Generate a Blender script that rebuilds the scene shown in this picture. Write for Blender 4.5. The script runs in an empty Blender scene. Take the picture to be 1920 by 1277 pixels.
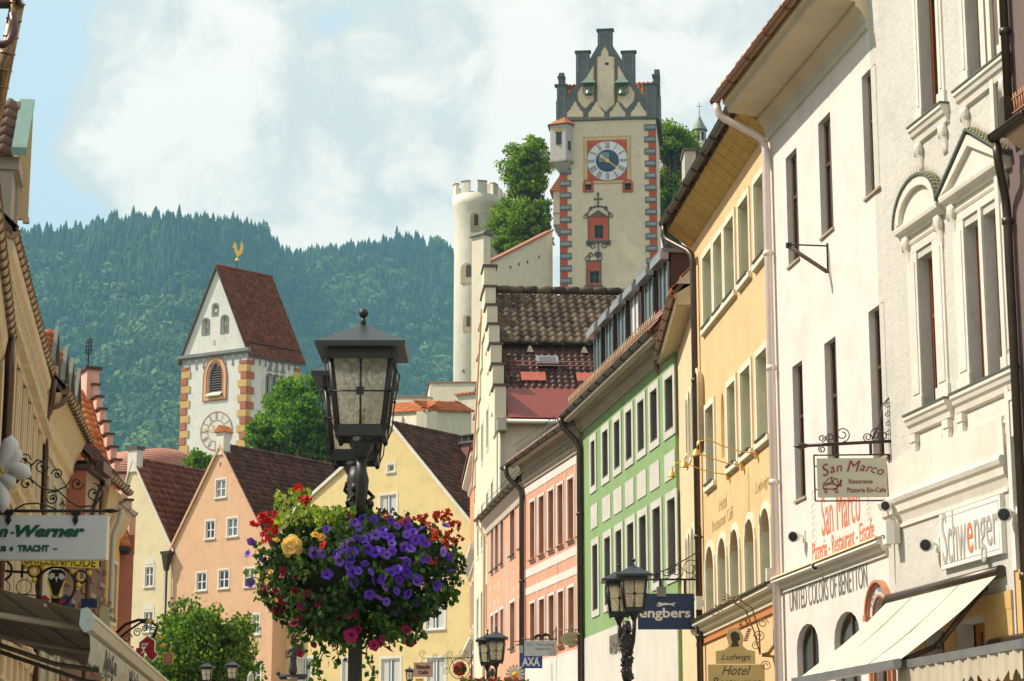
import bpy, bmesh, math, random
import numpy as np
from math import sin, cos, tan, atan2, pi, radians, sqrt, hypot, floor
from mathutils import Vector, Matrix
from mathutils.geometry import delaunay_2d_cdt
random.seed(7); RNG = np.random.default_rng(11)
C = bpy.context.scene.collection
scene = bpy.context.scene

# ---------------- camera, sky, sun, exposure ----------------
FPX = 4100.0; PITCH = math.atan(891.0/4100.0); CZ = 1.65
cam = bpy.data.cameras.new('camera'); camo = bpy.data.objects.new('camera', cam); C.objects.link(camo)
cam.sensor_width = 36.0; cam.lens = FPX*36/1920; cam.clip_start = 0.5; cam.clip_end = 20000
camo.location = (0, 0, CZ); camo.rotation_euler = (pi/2+PITCH, 0, 0)
scene.camera = camo

SUN_EL = radians(47); SUN_AZ = (-0.999, 0.045)      # from the left, a little ahead
world = bpy.data.worlds.new('World'); scene.world = world; world.use_nodes = True
wt = world.node_tree; wt.nodes.clear()
def wn(t, **kw):
    n = wt.nodes.new(t)
    for k, v in kw.items(): setattr(n, k, v)
    return n
def wl(a, b): wt.links.new(a, b)
def wmath(op, a, b=None, c=None, clamp=False):
    n = wn('ShaderNodeMath', operation=op); n.use_clamp = clamp
    for i, v in enumerate((a, b, c)):
        if v is None: continue
        if isinstance(v, (int, float)): n.inputs[i].default_value = v
        else: wl(v, n.inputs[i])
    return n.outputs[0]
out = wn('ShaderNodeOutputWorld'); bg = wn('ShaderNodeBackground'); wl(bg.outputs[0], out.inputs[0])
bg.inputs[1].default_value = 0.110
sky = wn('ShaderNodeTexSky', sky_type='NISHITA'); sky.sun_disc = False
sky.sun_elevation = SUN_EL; sky.sun_rotation = math.atan2(SUN_AZ[0], SUN_AZ[1])
sky.altitude = 800; sky.air_density = 1.0; sky.dust_density = 1.5; sky.ozone_density = 1.0
tc = wn('ShaderNodeTexCoord')
def wnoise(scale, detail, rough, off=(0, 0, 0), dist=0.0):
    m = wn('ShaderNodeMapping'); m.inputs['Location'].default_value = off; m.inputs['Scale'].default_value = (1, 1, 1.15)
    wl(tc.outputs['Generated'], m.inputs[0])
    n = wn('ShaderNodeTexNoise'); wl(m.outputs[0], n.inputs['Vector'])
    n.inputs['Scale'].default_value = scale; n.inputs['Detail'].default_value = detail
    n.inputs['Roughness'].default_value = rough; n.inputs['Distortion'].default_value = dist
    return n.outputs['Fac']
def pixdir(x, y):
    dx, up = x-960, 638.5-y
    v = Vector((dx, FPX*cos(PITCH)-up*sin(PITCH), FPX*sin(PITCH)+up*cos(PITCH))); v.normalize(); return v
def wblob(x, y, rpx, sy=1.0):
    s = wn('ShaderNodeVectorMath', operation='DISTANCE')
    wl(tc.outputs['Generated'], s.inputs[0]); s.inputs[1].default_value = pixdir(x, y)
    m = wn('ShaderNodeMapRange', interpolation_type='SMOOTHSTEP'); wl(s.outputs['Value'], m.inputs[0])
    m.inputs[1].default_value = 0; m.inputs[2].default_value = rpx/FPX; m.inputs[3].default_value = 1; m.inputs[4].default_value = 0
    return m.outputs[0]
def wsum(lst):
    r = None
    for w, o in lst:
        t = wmath('MULTIPLY', o, w)
        r = t if r is None else wmath('ADD', r, t)
    return r
n1 = wnoise(9, 9, 0.55, (0.3, 0.1, 0.0), 0.3)
n2 = wnoise(26, 8, 0.6, (1.3, 0.7, 0.2), 0.4)
n3 = wnoise(5, 5, 0.5, (4.3, 2.7, 1.2))
holes = wsum([(0.50, wblob(20, 60, 300)), (0.42, wblob(60, 400, 140)), (0.20, wblob(690, 80, 330)), (0.15, wblob(880, 190, 130)), (0.22, wblob(180, 400, 60)), (0.25, wblob(40, 230, 130))])
lumps = wsum([(0.3, wblob(230, 180, 260)), (0.25, wblob(450, 130, 180)), (0.3, wblob(1000, 200, 200)), (0.12, wblob(1150, 60, 300)), (0.15, wblob(700, 200, 200))])
dens = wmath('ADD', wmath('ADD', wmath('MULTIPLY', n1, 0.72), wmath('MULTIPLY', n2, 0.36)), wmath('SUBTRACT', lumps, holes))
cov = wn('ShaderNodeMapRange', interpolation_type='SMOOTHSTEP'); wl(dens, cov.inputs[0])
cov.inputs[1].default_value = 0.33; cov.inputs[2].default_value = 0.44; cov.inputs[3].default_value = 0.12; cov.inputs[4].default_value = 0.97
bright = wmath('ADD', wmath('MULTIPLY', dens, 1.0), wmath('ADD', wmath('MULTIPLY', n2, 0.9), wmath('MULTIPLY', n3, 0.4)))
cr = wn('ShaderNodeMapRange', interpolation_type='SMOOTHSTEP'); wl(bright, cr.inputs[0])
cr.inputs[1].default_value = 1.06; cr.inputs[2].default_value = 1.40
cmix = wn('ShaderNodeMix', data_type='RGBA'); wl(cr.outputs[0], cmix.inputs[0])
cmix.inputs[6].default_value = (5.1, 5.2, 5.0, 1); cmix.inputs[7].default_value = (7.3, 6.85, 6.2, 1)
blue = wn('ShaderNodeMix', data_type='RGBA'); blue.inputs[0].default_value = 0.85
wl(sky.outputs[0], blue.inputs[6]); blue.inputs[7].default_value = (4.6, 5.6, 6.2, 1)
smix = wn('ShaderNodeMix', data_type='RGBA'); wl(cov.outputs[0], smix.inputs[0]); wl(blue.outputs[2], smix.inputs[6]); wl(cmix.outputs[2], smix.inputs[7])
wl(smix.outputs[2], bg.inputs[0])

sl = bpy.data.lights.new('sun', 'SUN'); sun = bpy.data.objects.new('sun', sl); C.objects.link(sun)
sl.energy = 4.3; sl.angle = radians(0.6); sl.color = (1.0, 0.905, 0.775)
_d = Vector((SUN_AZ[0]*cos(SUN_EL), SUN_AZ[1]*cos(SUN_EL), sin(SUN_EL)))
sun.rotation_euler = (-_d).to_track_quat('-Z', 'Y').to_euler(); sun.location = (0, 0, 60)
scene.view_settings.view_transform = 'Standard'; scene.view_settings.look = 'None'
scene.view_settings.exposure = 0.60; scene.view_settings.gamma = 1.0
scene.view_settings.use_curve_mapping = False
scene.cycles.volume_bounces = 1; scene.cycles.max_bounces = 6
HAZE = 1.45e-4
# ---------------- geometry helpers ----------------
def ray(x, y):
    dx, up = x-960, 638.5-y
    return Vector((dx, FPX*cos(PITCH)-up*sin(PITCH), FPX*sin(PITCH)+up*cos(PITCH)))
def at(x, y, Y):                                  # the point at depth Y on the sight line of a photo pixel
    r = ray(x, y); t = Y/r.y
    return Vector((r.x*t, Y, CZ+r.z*t))
def tag(o, label=None, cat=None, group=None, kind=None):
    if label: o['label'] = label
    if cat: o['category'] = cat
    if group: o['group'] = group
    if kind: o['kind'] = kind
    return o
def empty(name, label, cat, loc=(0, 0, 0), rz=0.0, group=None):
    o = bpy.data.objects.new(name, None); C.objects.link(o); o.empty_display_size = 0.2
    o.location = loc; o.rotation_euler = (0, 0, rz)
    return tag(o, label, cat, group)
def link(name, me, parent=None, mat=None, label=None):
    o = bpy.data.objects.new(name, me); C.objects.link(o)
    if mat is not None:
        for m in (mat if isinstance(mat, (list, tuple)) else [mat]): me.materials.append(m)
    if parent is not None: o.parent = parent
    if label: o['label'] = label
    return o
def kids(o): return [c for c in list(C.objects) if c.parent == o]
def copy_tree(o, parent=None):
    c = o.copy(); C.objects.link(c)
    if parent is not None: c.parent = parent
    for ch in list(o.children): copy_tree(ch, c)
    return c

class MB:
    def __init__(s, M=None): s.v = []; s.f = []; s.mi = []; s.sm = []; s.M = M; s.cur = 0; s.smooth = False
    def add(s, pts):
        n = len(s.v)
        for p in pts:
            p = Vector(p)
            if s.M is not None: p = s.M @ p
            s.v.append(p)
        return n
    def face(s, idx): s.f.append(tuple(idx)); s.mi.append(s.cur); s.sm.append(s.smooth)
    def poly(s, *pts): n = s.add(pts); s.face(range(n, n+len(pts)))
    def box(s, x0, x1, y0, y1, z0, z1):
        n = s.add([(x0, y0, z0), (x1, y0, z0), (x1, y1, z0), (x0, y1, z0), (x0, y0, z1), (x1, y0, z1), (x1, y1, z1), (x0, y1, z1)])
        for q in ((0, 3, 2, 1), (4, 5, 6, 7), (0, 1, 5, 4), (1, 2, 6, 5), (2, 3, 7, 6), (3, 0, 4, 7)): s.face([n+i for i in q])
    def frustum(s, c0, w0, d0, c1, w1, d1):       # box whose base and top differ
        p = []
        for c, w, d in ((c0, w0, d0), (c1, w1, d1)):
            p += [(c[0]-w/2, c[1]-d/2, c[2]), (c[0]+w/2, c[1]-d/2, c[2]), (c[0]+w/2, c[1]+d/2, c[2]), (c[0]-w/2, c[1]+d/2, c[2])]
        n = s.add(p)
        for q in ((0, 3, 2, 1), (4, 5, 6, 7), (0, 1, 5, 4), (1, 2, 6, 5), (2, 3, 7, 6), (3, 0, 4, 7)): s.face([n+i for i in q])
    def prism(s, pts, a0, a1, ax='y'):            # 2D polygon extruded along an axis
        def P(p, a):
            return {'y': (p[0], a, p[1]), 'x': (a, p[0], p[1]), 'z': (p[0], p[1], a)}[ax]
        k = len(pts); n = s.add([P(p, a0) for p in pts]+[P(p, a1) for p in pts])
        s.face(range(n, n+k)); s.face(range(n+2*k-1, n+k-1, -1))
        for i in range(k): j = (i+1) % k; s.face((n+i, n+k+i, n+k+j, n+j))
    def tube(s, pts, r, n=8, closed=False, rfun=None):
        pts = [Vector(p) for p in pts]; k = len(pts); rings = []
        sm = s.smooth; s.smooth = True
        up = None
        for i, p in enumerate(pts):
            a = pts[i-1] if (i > 0 or closed) else p
            b = pts[(i+1) % k] if (i < k-1 or closed) else p
            t = (b-a)
            if t.length < 1e-9: t = Vector((0, 0, 1))
            t.normalize()
            if up is None: up = Vector((0, 0, 1)) if abs(t.z) < .9 else Vector((1, 0, 0))
            x = up.cross(t)
            if x.length < 1e-4: x = Vector((1, 0, 0)).cross(t)
            x.normalize(); y = t.cross(x); up = y
            rr = rfun(i) if rfun else (r[i] if isinstance(r, (list, tuple)) else r)
            rings.append(s.add([p+x*(rr*cos(2*pi*j/n))+y*(rr*sin(2*pi*j/n)) for j in range(n)]))
        for i in range(k if closed else k-1):
            a, b = rings[i], rings[(i+1) % k]
            for j in range(n): s.face((a+j, a+(j+1) % n, b+(j+1) % n, b+j))
        s.smooth = sm
        if not closed:
            s.face([rings[0]+j for j in reversed(range(n))]); s.face([rings[-1]+j for j in range(n)])
    def lathe(s, prof, c=(0, 0, 0), n=16, a0=0, a1=2*pi, cap=True):
        sm = s.smooth; s.smooth = True; full = abs(a1-a0-2*pi) < 1e-6; m = n if full else n+1; rings = []
        for r, z in prof:
            rings.append(s.add([(c[0]+r*cos(a0+(a1-a0)*j/n), c[1]+r*sin(a0+(a1-a0)*j/n), c[2]+z) for j in range(m)]))
        for a, b in zip(rings, rings[1:]):
            for j in range(n): s.face((a+j, a+(j+1) % m, b+(j+1) % m, b+j))
        s.smooth = sm
        if cap and full:
            if prof[0][0] > 1e-5: s.face([rings[0]+j for j in reversed(range(m))])
            if prof[-1][0] > 1e-5: s.face([rings[-1]+j for j in range(m)])
    def sphere(s, c, r, n=12, sz=1.0):
        s.lathe([(max(1e-4, r*sin(pi*i/(n//2+2))), -r*sz*cos(pi*i/(n//2+2))) for i in range(n//2+3)], c, n)
    def strip(s, path, w, y0, y1):                # flat bar following (x,z) path, thickness y0..y1, width w
        for a, b in zip(path, path[1:]):
            dx, dz = b[0]-a[0], b[1]-a[1]; L = hypot(dx, dz) or 1; nx, nz = -dz/L*w/2, dx/L*w/2
            ex, ez = dx/L*w*.25, dz/L*w*.25
            s.prism([(a[0]-ex+nx, a[1]-ez+nz), (a[0]-ex-nx, a[1]-ez-nz), (b[0]+ex-nx, b[1]+ez-nz), (b[0]+ex+nx, b[1]+ez+nz)], y0, y1)
    def mesh(s, name):
        me = bpy.data.meshes.new(name); me.from_pydata([tuple(v) for v in s.v], [], s.f); me.update()
        if s.f:
            me.polygons.foreach_set('material_index', s.mi); me.polygons.foreach_set('use_smooth', s.sm)
        return me
    def build(s, name, mat, parent=None, label=None):
        bm = bmesh.new(); me = s.mesh(name); bm.from_mesh(me)
        bmesh.ops.recalc_face_normals(bm, faces=bm.faces) if not getattr(s, 'raw', False) else None
        bm.to_mesh(me); bm.free()
        return link(name, me, parent, mat, label)

def each(mb, name, mat, parent):
    """one object per separate piece of the mesh"""
    par = list(range(len(mb.v)))
    def find(i):
        while par[i] != i: par[i] = par[par[i]]; i = par[i]
        return i
    for f in mb.f:
        for j in f[1:]: par[find(j)] = find(f[0])
    groups = {}
    for k, f in enumerate(mb.f): groups.setdefault(find(f[0]), []).append(k)
    for ks in groups.values():
        n = MB(); mp = {}
        for k in ks:
            for i in mb.f[k]:
                if i not in mp: mp[i] = len(n.v); n.v.append(mb.v[i])
            n.f.append(tuple(mp[i] for i in mb.f[k])); n.mi.append(0); n.sm.append(mb.sm[k])
        o = n.build(name, mat, parent)
    return o

def arch(u0, u1, z0, z1, kind=None, n=8, rise=None):
    if kind is None: return [(u0, z0), (u1, z0), (u1, z1), (u0, z1)]
    w = u1-u0; c = (u0+u1)/2
    if kind == 'round':
        rise = rise or w/2; top = [(c+w/2*cos(pi*i/n), z1-rise+rise*sin(pi*i/n)) for i in range(n+1)]
    elif kind == 'point':
        rise = rise or w*.85; top = []
        for i in range(n//2+1): t = i/(n//2); top.append((u1-w/2*(1-cos(t*pi/2))**1.0*1.0 if False else u1-w/2*t**1.6, z1-rise+rise*sin(t*pi/2)**.9))
        top += [(2*c-p[0], p[1]) for p in reversed(top[:-1])]
    return [(u0, z0), (u1, z0)]+top
def inpoly(p, poly):
    r = False; j = len(poly)-1
    for i in range(len(poly)):
        (xi, yi), (xj, yj) = poly[i], poly[j]
        if (yi > p[1]) != (yj > p[1]) and p[0] < (xj-xi)*(p[1]-yi)/(yj-yi)+xi: r = not r
        j = i
    return r
def sheet(mb, outer, holes, y=0.0, r=0.25, P=None):
    """flat wall face (x,z) at depth y with real openings and reveals r deep"""
    P = P or (lambda u, d, z: (u, d, z))
    vs = []; ed = []
    for lp in [outer]+holes:
        n = len(vs); vs += [Vector(p) for p in lp]; ed += [(n+i, n+(i+1) % len(lp)) for i in range(len(lp))]
    V, E, F, _, _, _ = delaunay_2d_cdt(vs, ed, [], 0, 1e-5)
    n = mb.add([P(v.x, y, v.y) for v in V])
    for f in F:
        c = ((V[f[0]].x+V[f[1]].x+V[f[2]].x)/3, (V[f[0]].y+V[f[1]].y+V[f[2]].y)/3)
        if inpoly(c, outer) and not any(inpoly(c, h) for h in holes): mb.face([n+i for i in f])
    for h in holes:
        for i in range(len(h)):
            a, b = h[i], h[(i+1) % len(h)]
            mb.poly(P(a[0], y, a[1]), P(b[0], y, b[1]), P(b[0], y+r, b[1]), P(a[0], y+r, a[1]))
def body(mb, outer, y0, y1, P=None):
    P = P or (lambda u, d, z: (u, d, z))
    for i in range(len(outer)):
        a, b = outer[i], outer[(i+1) % len(outer)]
        mb.poly(P(a[0], y0, a[1]), P(a[0], y1, a[1]), P(b[0], y1, b[1]), P(b[0], y0, b[1]))
    mb.poly(*[P(p[0], y1, p[1]) for p in outer])

def text_mesh(body_, size, ext=0.004, shear=0.0, sx=1.0, bold=0.0, spacing=1.0, align='CENTER'):
    cu = bpy.data.curves.new('txt', 'FONT'); cu.body = body_; cu.size = size; cu.extrude = ext; cu.shear = shear
    cu.offset = bold; cu.space_character = spacing; cu.align_x = align; cu.align_y = 'CENTER'; cu.resolution_u = 3
    ob = bpy.data.objects.new('txt', cu); C.objects.link(ob)
    dg = bpy.context.evaluated_depsgraph_get(); dg.update()
    me = bpy.data.meshes.new_from_object(ob.evaluated_get(dg))
    me.transform(Matrix.Scale(sx, 4, (1, 0, 0)))
    bpy.data.objects.remove(ob); bpy.data.curves.remove(cu)
    return me
def text(body_, size, mat, parent, x, y, z, name='lettering', rx=pi/2, fit=None, **kw):
    """lettering in the x-z plane of the parent, facing -y; fit=(width,height) scales it to size"""
    me = text_mesh(body_, size, **kw)
    if fit:
        co = np.empty(len(me.vertices)*3); me.vertices.foreach_get('co', co); co = co.reshape(-1, 3)
        mn, mx = co.min(0), co.max(0); c = (mn+mx)/2
        sx = fit[0]/(mx[0]-mn[0]); sy = fit[1]/(mx[1]-mn[1]) if fit[1] else sx
        co[:, 0] = (co[:, 0]-c[0])*sx; co[:, 1] = (co[:, 1]-c[1])*sy
        me.vertices.foreach_set('co', co.ravel()); me.update()
    me.transform(Matrix.Translation((x, y, z)) @ Matrix.Rotation(rx, 4, 'X'))
    me.materials.clear()
    return link(name, me, parent, mat)

def np_mesh(name, V, F, mats, parent=None, smooth=False, mi=None, label=None):
    """V (n,3) float, F (m,k) int"""
    V = np.asarray(V, dtype=np.float32); F = np.asarray(F, dtype=np.int32); k = F.shape[1]
    me = bpy.data.meshes.new(name); me.vertices.add(len(V)); me.vertices.foreach_set('co', V.ravel())
    me.loops.add(F.size); me.loops.foreach_set('vertex_index', F.ravel())
    me.polygons.add(len(F)); me.polygons.foreach_set('loop_start', np.arange(0, F.size, k, dtype=np.int32))
    me.polygons.foreach_set('loop_total', np.full(len(F), k, dtype=np.int32))
    if mi is not None: me.polygons.foreach_set('material_index', np.asarray(mi, dtype=np.int32))
    if smooth: me.polygons.foreach_set('use_smooth', np.ones(len(F), dtype=bool))
    me.update(calc_edges=True); me.validate()
    return link(name, me, parent, mats, label)

# ---------------- materials ----------------
def newmat(name):
    m = bpy.data.materials.new(name); m.use_nodes = True; t = m.node_tree
    return m, t, t.nodes['Principled BSDF']
def tn(t, ty, **kw):
    n = t.nodes.new(ty)
    for k, v in kw.items(): setattr(n, k, v)
    return n
def noise(t, scale, detail=5, rough=.55, vec=None, sc=None):
    n = tn(t, 'ShaderNodeTexNoise'); n.inputs['Scale'].default_value = scale; n.inputs['Detail'].default_value = detail; n.inputs['Roughness'].default_value = rough
    if vec is None:
        c = tn(t, 'ShaderNodeTexCoord'); vec = c.outputs['Object']
    if sc:
        m = tn(t, 'ShaderNodeMapping'); m.inputs['Scale'].default_value = sc; t.links.new(vec, m.inputs[0]); vec = m.outputs[0]
    t.links.new(vec, n.inputs['Vector']); return n.outputs['Fac']
def ramp(t, fac, stops):
    r = tn(t, 'ShaderNodeValToRGB'); t.links.new(fac, r.inputs[0]); e = r.color_ramp.elements
    while len(e) < len(stops): e.new(.5)
    for i, (p, c) in enumerate(stops): e[i].position = p; e[i].color = (c[0], c[1], c[2], 1)
    return r.outputs[0]
def mixc(t, fac, a, b, mode='MIX'):
    n = tn(t, 'ShaderNodeMix', data_type='RGBA', blend_type=mode)
    for i, v in ((0, fac), (6, a), (7, b)):
        if hasattr(v, 'links') or hasattr(v, 'is_linked'): t.links.new(v, n.inputs[i])
        elif i == 0: n.inputs[0].default_value = v
        else: n.inputs[i].default_value = (v[0], v[1], v[2], 1)
    return n.outputs[2]
def bump(t, b, h, st, dist=.02):
    n = tn(t, 'ShaderNodeBump'); n.inputs['Strength'].default_value = st; n.inputs['Distance'].default_value = dist
    t.links.new(h, n.inputs['Height']); t.links.new(n.outputs[0], b.inputs['Normal'])
def mul(c, k): return (c[0]*k, c[1]*k, c[2]*k)
_mc = {}
def plaster(name, col, var=.16, rough=.9, grain=40, bst=.25, streak=.25, big=.35):
    if name in _mc: return _mc[name]
    m, t, b = newmat(name); b.inputs['Roughness'].default_value = rough
    f1 = noise(t, big, 6, .6); c = mixc(t, f1, mul(col, 1-var), mul(col, 1+var*.6))
    f2 = noise(t, 3.0, 6, .65, sc=(1, 1, .12)); r2 = ramp(t, f2, [(.45, (0, 0, 0)), (.8, (1, 1, 1))])
    m2 = tn(t, 'ShaderNodeMath', operation='MULTIPLY'); t.links.new(r2, m2.inputs[0]); m2.inputs[1].default_value = streak
    c = mixc(t, m2.outputs[0], c, (col[0]*.66, col[1]*.64, col[2]*.58))
    f3 = noise(t, 7, 8, .7); c = mixc(t, f3, c, mixc(t, .14, c, (.3, .28, .24)))
    p1 = ramp(t, noise(t, 1.1, 8, .72), [(.40, (0, 0, 0)), (.52, (1, 1, 1))]); c = mixc(t, p1, mixc(t, .42, c, mul(col, .72)), c)   # patched render
    p2 = ramp(t, noise(t, 2.2, 9, .75, sc=(1, 1, .35)), [(.60, (0, 0, 0)), (.72, (1, 1, 1))]); c = mixc(t, p2, c, mixc(t, .40, c, (col[0]*.45, col[1]*.43, col[2]*.38)))   # soot and damp
    t.links.new(c, b.inputs['Base Color'])
    g = noise(t, grain, 6, .7); bump(t, b, g, bst, .02)
    _mc[name] = m; return m
def paint(name, col, rough=.45, var=.1, metal=0.0, scale=8, bst=.08):
    if name in _mc: return _mc[name]
    m, t, b = newmat(name); b.inputs['Metallic'].default_value = metal
    f = noise(t, scale, 6, .65); t.links.new(mixc(t, f, mul(col, 1-var*1.6), mul(col, 1+var)), b.inputs['Base Color'])
    rr = tn(t, 'ShaderNodeMapRange'); t.links.new(f, rr.inputs[0]); rr.inputs[3].default_value = max(.05, rough-.12); rr.inputs[4].default_value = min(1, rough+.12)
    t.links.new(rr.outputs[0], b.inputs['Roughness']); bump(t, b, noise(t, scale*6, 4), bst, .01)
    _mc[name] = m; return m
def glassmat(name, col=(.015, .02, .024), rough=.06):
    if name in _mc: return _mc[name]
    m, t, b = newmat(name); f = noise(t, .8, 3)
    oi = tn(t, 'ShaderNodeObjectInfo'); cc = ramp(t, oi.outputs['Random'], [(0, mul(col, .6)), (.45, mul(col, 1.3)), (.7, (col[0]+.05, col[1]+.06, col[2]+.06)), (1, (col[0]+.16, col[1]+.17, col[2]+.15))]); t.links.new(mixc(t, f, mixc(t, .5, cc, (0, 0, 0)), cc), b.inputs['Base Color']); b.inputs['Roughness'].default_value = rough  # paler panes carry a reflected sky painted into their base colour
    b.inputs['Specular IOR Level'].default_value = .8; bump(t, b, noise(t, 2.2, 2), .03, .05)
    _mc[name] = m; return m
def tilemat(name, cols, rough=.7, moss=.0, mosscol=(.12, .12, .06)):
    """colour differs tile by tile (each tile is its own island)"""
    if name in _mc: return _mc[name]
    m, t, b = newmat(name); b.inputs['Roughness'].default_value = rough; b.inputs['Specular IOR Level'].default_value = .18
    g = tn(t, 'ShaderNodeNewGeometry'); k = len(cols)
    c = ramp(t, g.outputs['Random Per Island'], [(i/(k-1), cc) for i, cc in enumerate(cols)])
    f = noise(t, .6, 6, .6); c = mixc(t, f, mixc(t, .35, c, mul(cols[0], .5)), c)
    if moss:
        f2 = ramp(t, noise(t, 1.6, 8, .7), [(.5, (0, 0, 0)), (.68, (1, 1, 1))]); mm = tn(t, 'ShaderNodeMath', operation='MULTIPLY')
        t.links.new(f2, mm.inputs[0]); mm.inputs[1].default_value = moss; c = mixc(t, mm.outputs[0], c, mosscol)
    t.links.new(c, b.inputs['Base Color']); bump(t, b, noise(t, 25, 5), .3, .01)
    _mc[name] = m; return m
def leafmat(name, c0, c1, c2, trans=.35, rough=.6):
    if name in _mc: return _mc[name]
    m, t, b = newmat(name); g = tn(t, 'ShaderNodeNewGeometry')
    c = ramp(t, g.outputs['Random Per Island'], [(0, c0), (.55, c1), (1, c2)])
    c = mixc(t, noise(t, .5, 3), mixc(t, .5, c, c0), c)
    t.links.new(c, b.inputs['Base Color']); b.inputs['Roughness'].default_value = rough; b.inputs['Specular IOR Level'].default_value = .3
    tr = tn(t, 'ShaderNodeBsdfTranslucent'); t.links.new(mixc(t, 1, c, (1.5, 1.7, .5), 'MULTIPLY'), tr.inputs[0])
    ms = tn(t, 'ShaderNodeMixShader'); ms.inputs[0].default_value = trans
    o = t.nodes['Material Output']; t.links.new(b.outputs[0], ms.inputs[1]); t.links.new(tr.outputs[0], ms.inputs[2]); t.links.new(ms.outputs[0], o.inputs[0])
    _mc[name] = m; return m
def flat(name, col, rough=.6): return paint(name, col, rough, .04)

WHITE = paint('white_paint', (.74, .73, .69), .5, .06)
IRON = paint('wrought_iron', (.022, .02, .018), .45, .3, .4)
LAMPM = paint('lamp_metal', (.017, .0155, .0135), .45, .3, .1)
PIPEDK = paint('brown_zinc', (.075, .055, .038), .38, .3, .5, 5)
COPPER = paint('aged_copper', (.27, .125, .065), .36, .3, .6, 4)
ZINC = paint('zinc', (.33, .34, .34), .4, .2, .6, 4)
GLASS = glassmat('window_glass')
GLASSB = glassmat('window_glass_sky', (.10, .14, .18), .08)
WOODBR = paint('brown_window_wood', (.13, .065, .03), .4, .3)
CURTAIN = paint('curtain', (.55, .54, .5), .9, .15)
GOLD = paint('gilding', (.75, .5, .12), .35, .15, .8)
# ---------------- house toolkit (local frame: x along the front, y inwards, z up) ----------------
def tiles(name, O, U, V, tw, th, mat, parent, keep=None, lift=.035, wave=.03, kind='S', seed=1):
    O, U, V = np.array(O, float), np.array(U, float), np.array(V, float)
    LU, LV = np.linalg.norm(U), np.linalg.norm(V); u, v = U/LU, V/LV; n = np.cross(u, v)
    if n[2] < 0: n = -n
    nu, nv = max(1, int(round(LU/tw))), max(1, int(round(LV/th))); tw, th = LU/nu, LV/nv
    if kind == 'S': cs = [(0, .15), (.18, .9), (.38, .9), (.55, .15), (.75, -.25), (1.0, .15)]
    else: cs = [(0.03, .1), (.97, .1)]
    rr = np.random.default_rng(seed); Vt = []; Fc = []; k = len(cs); base = 0
    I, J = np.meshgrid(np.arange(nu), np.arange(nv)); I = I.ravel(); J = J.ravel()
    if keep is not None:
        m = np.array([keep((i+.5)/nu, (j+.5)/nv) for i, j in zip(I, J)]); I, J = I[m], J[m]
    N = len(I); jit = rr.normal(0, .004, N)
    V_ = np.zeros((N, 3*k, 3))
    for a, (cu, ch) in enumerate(cs):
        pu = (I+cu)*tw; h = ch*wave
        for b, (dv, dh) in enumerate(((-.02, -.01), (-.02, lift), (th*1.04, .004))):
            V_[:, b*k+a, :] = O + np.outer(pu, u) + np.outer(J*th+dv, v) + np.outer(h*(1 if b else 0.4)+dh+jit, n)
    F_ = []
    for b in range(2):
        for a in range(k-1): F_.append((b*k+a, b*k+a+1, (b+1)*k+a+1, (b+1)*k+a))
    F_ = np.array(F_); F = (F_[None]+(np.arange(N)*3*k)[:, None, None]).reshape(-1, 4)
    return np_mesh(name, V_.reshape(-1, 3), F, [mat], parent)

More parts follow.
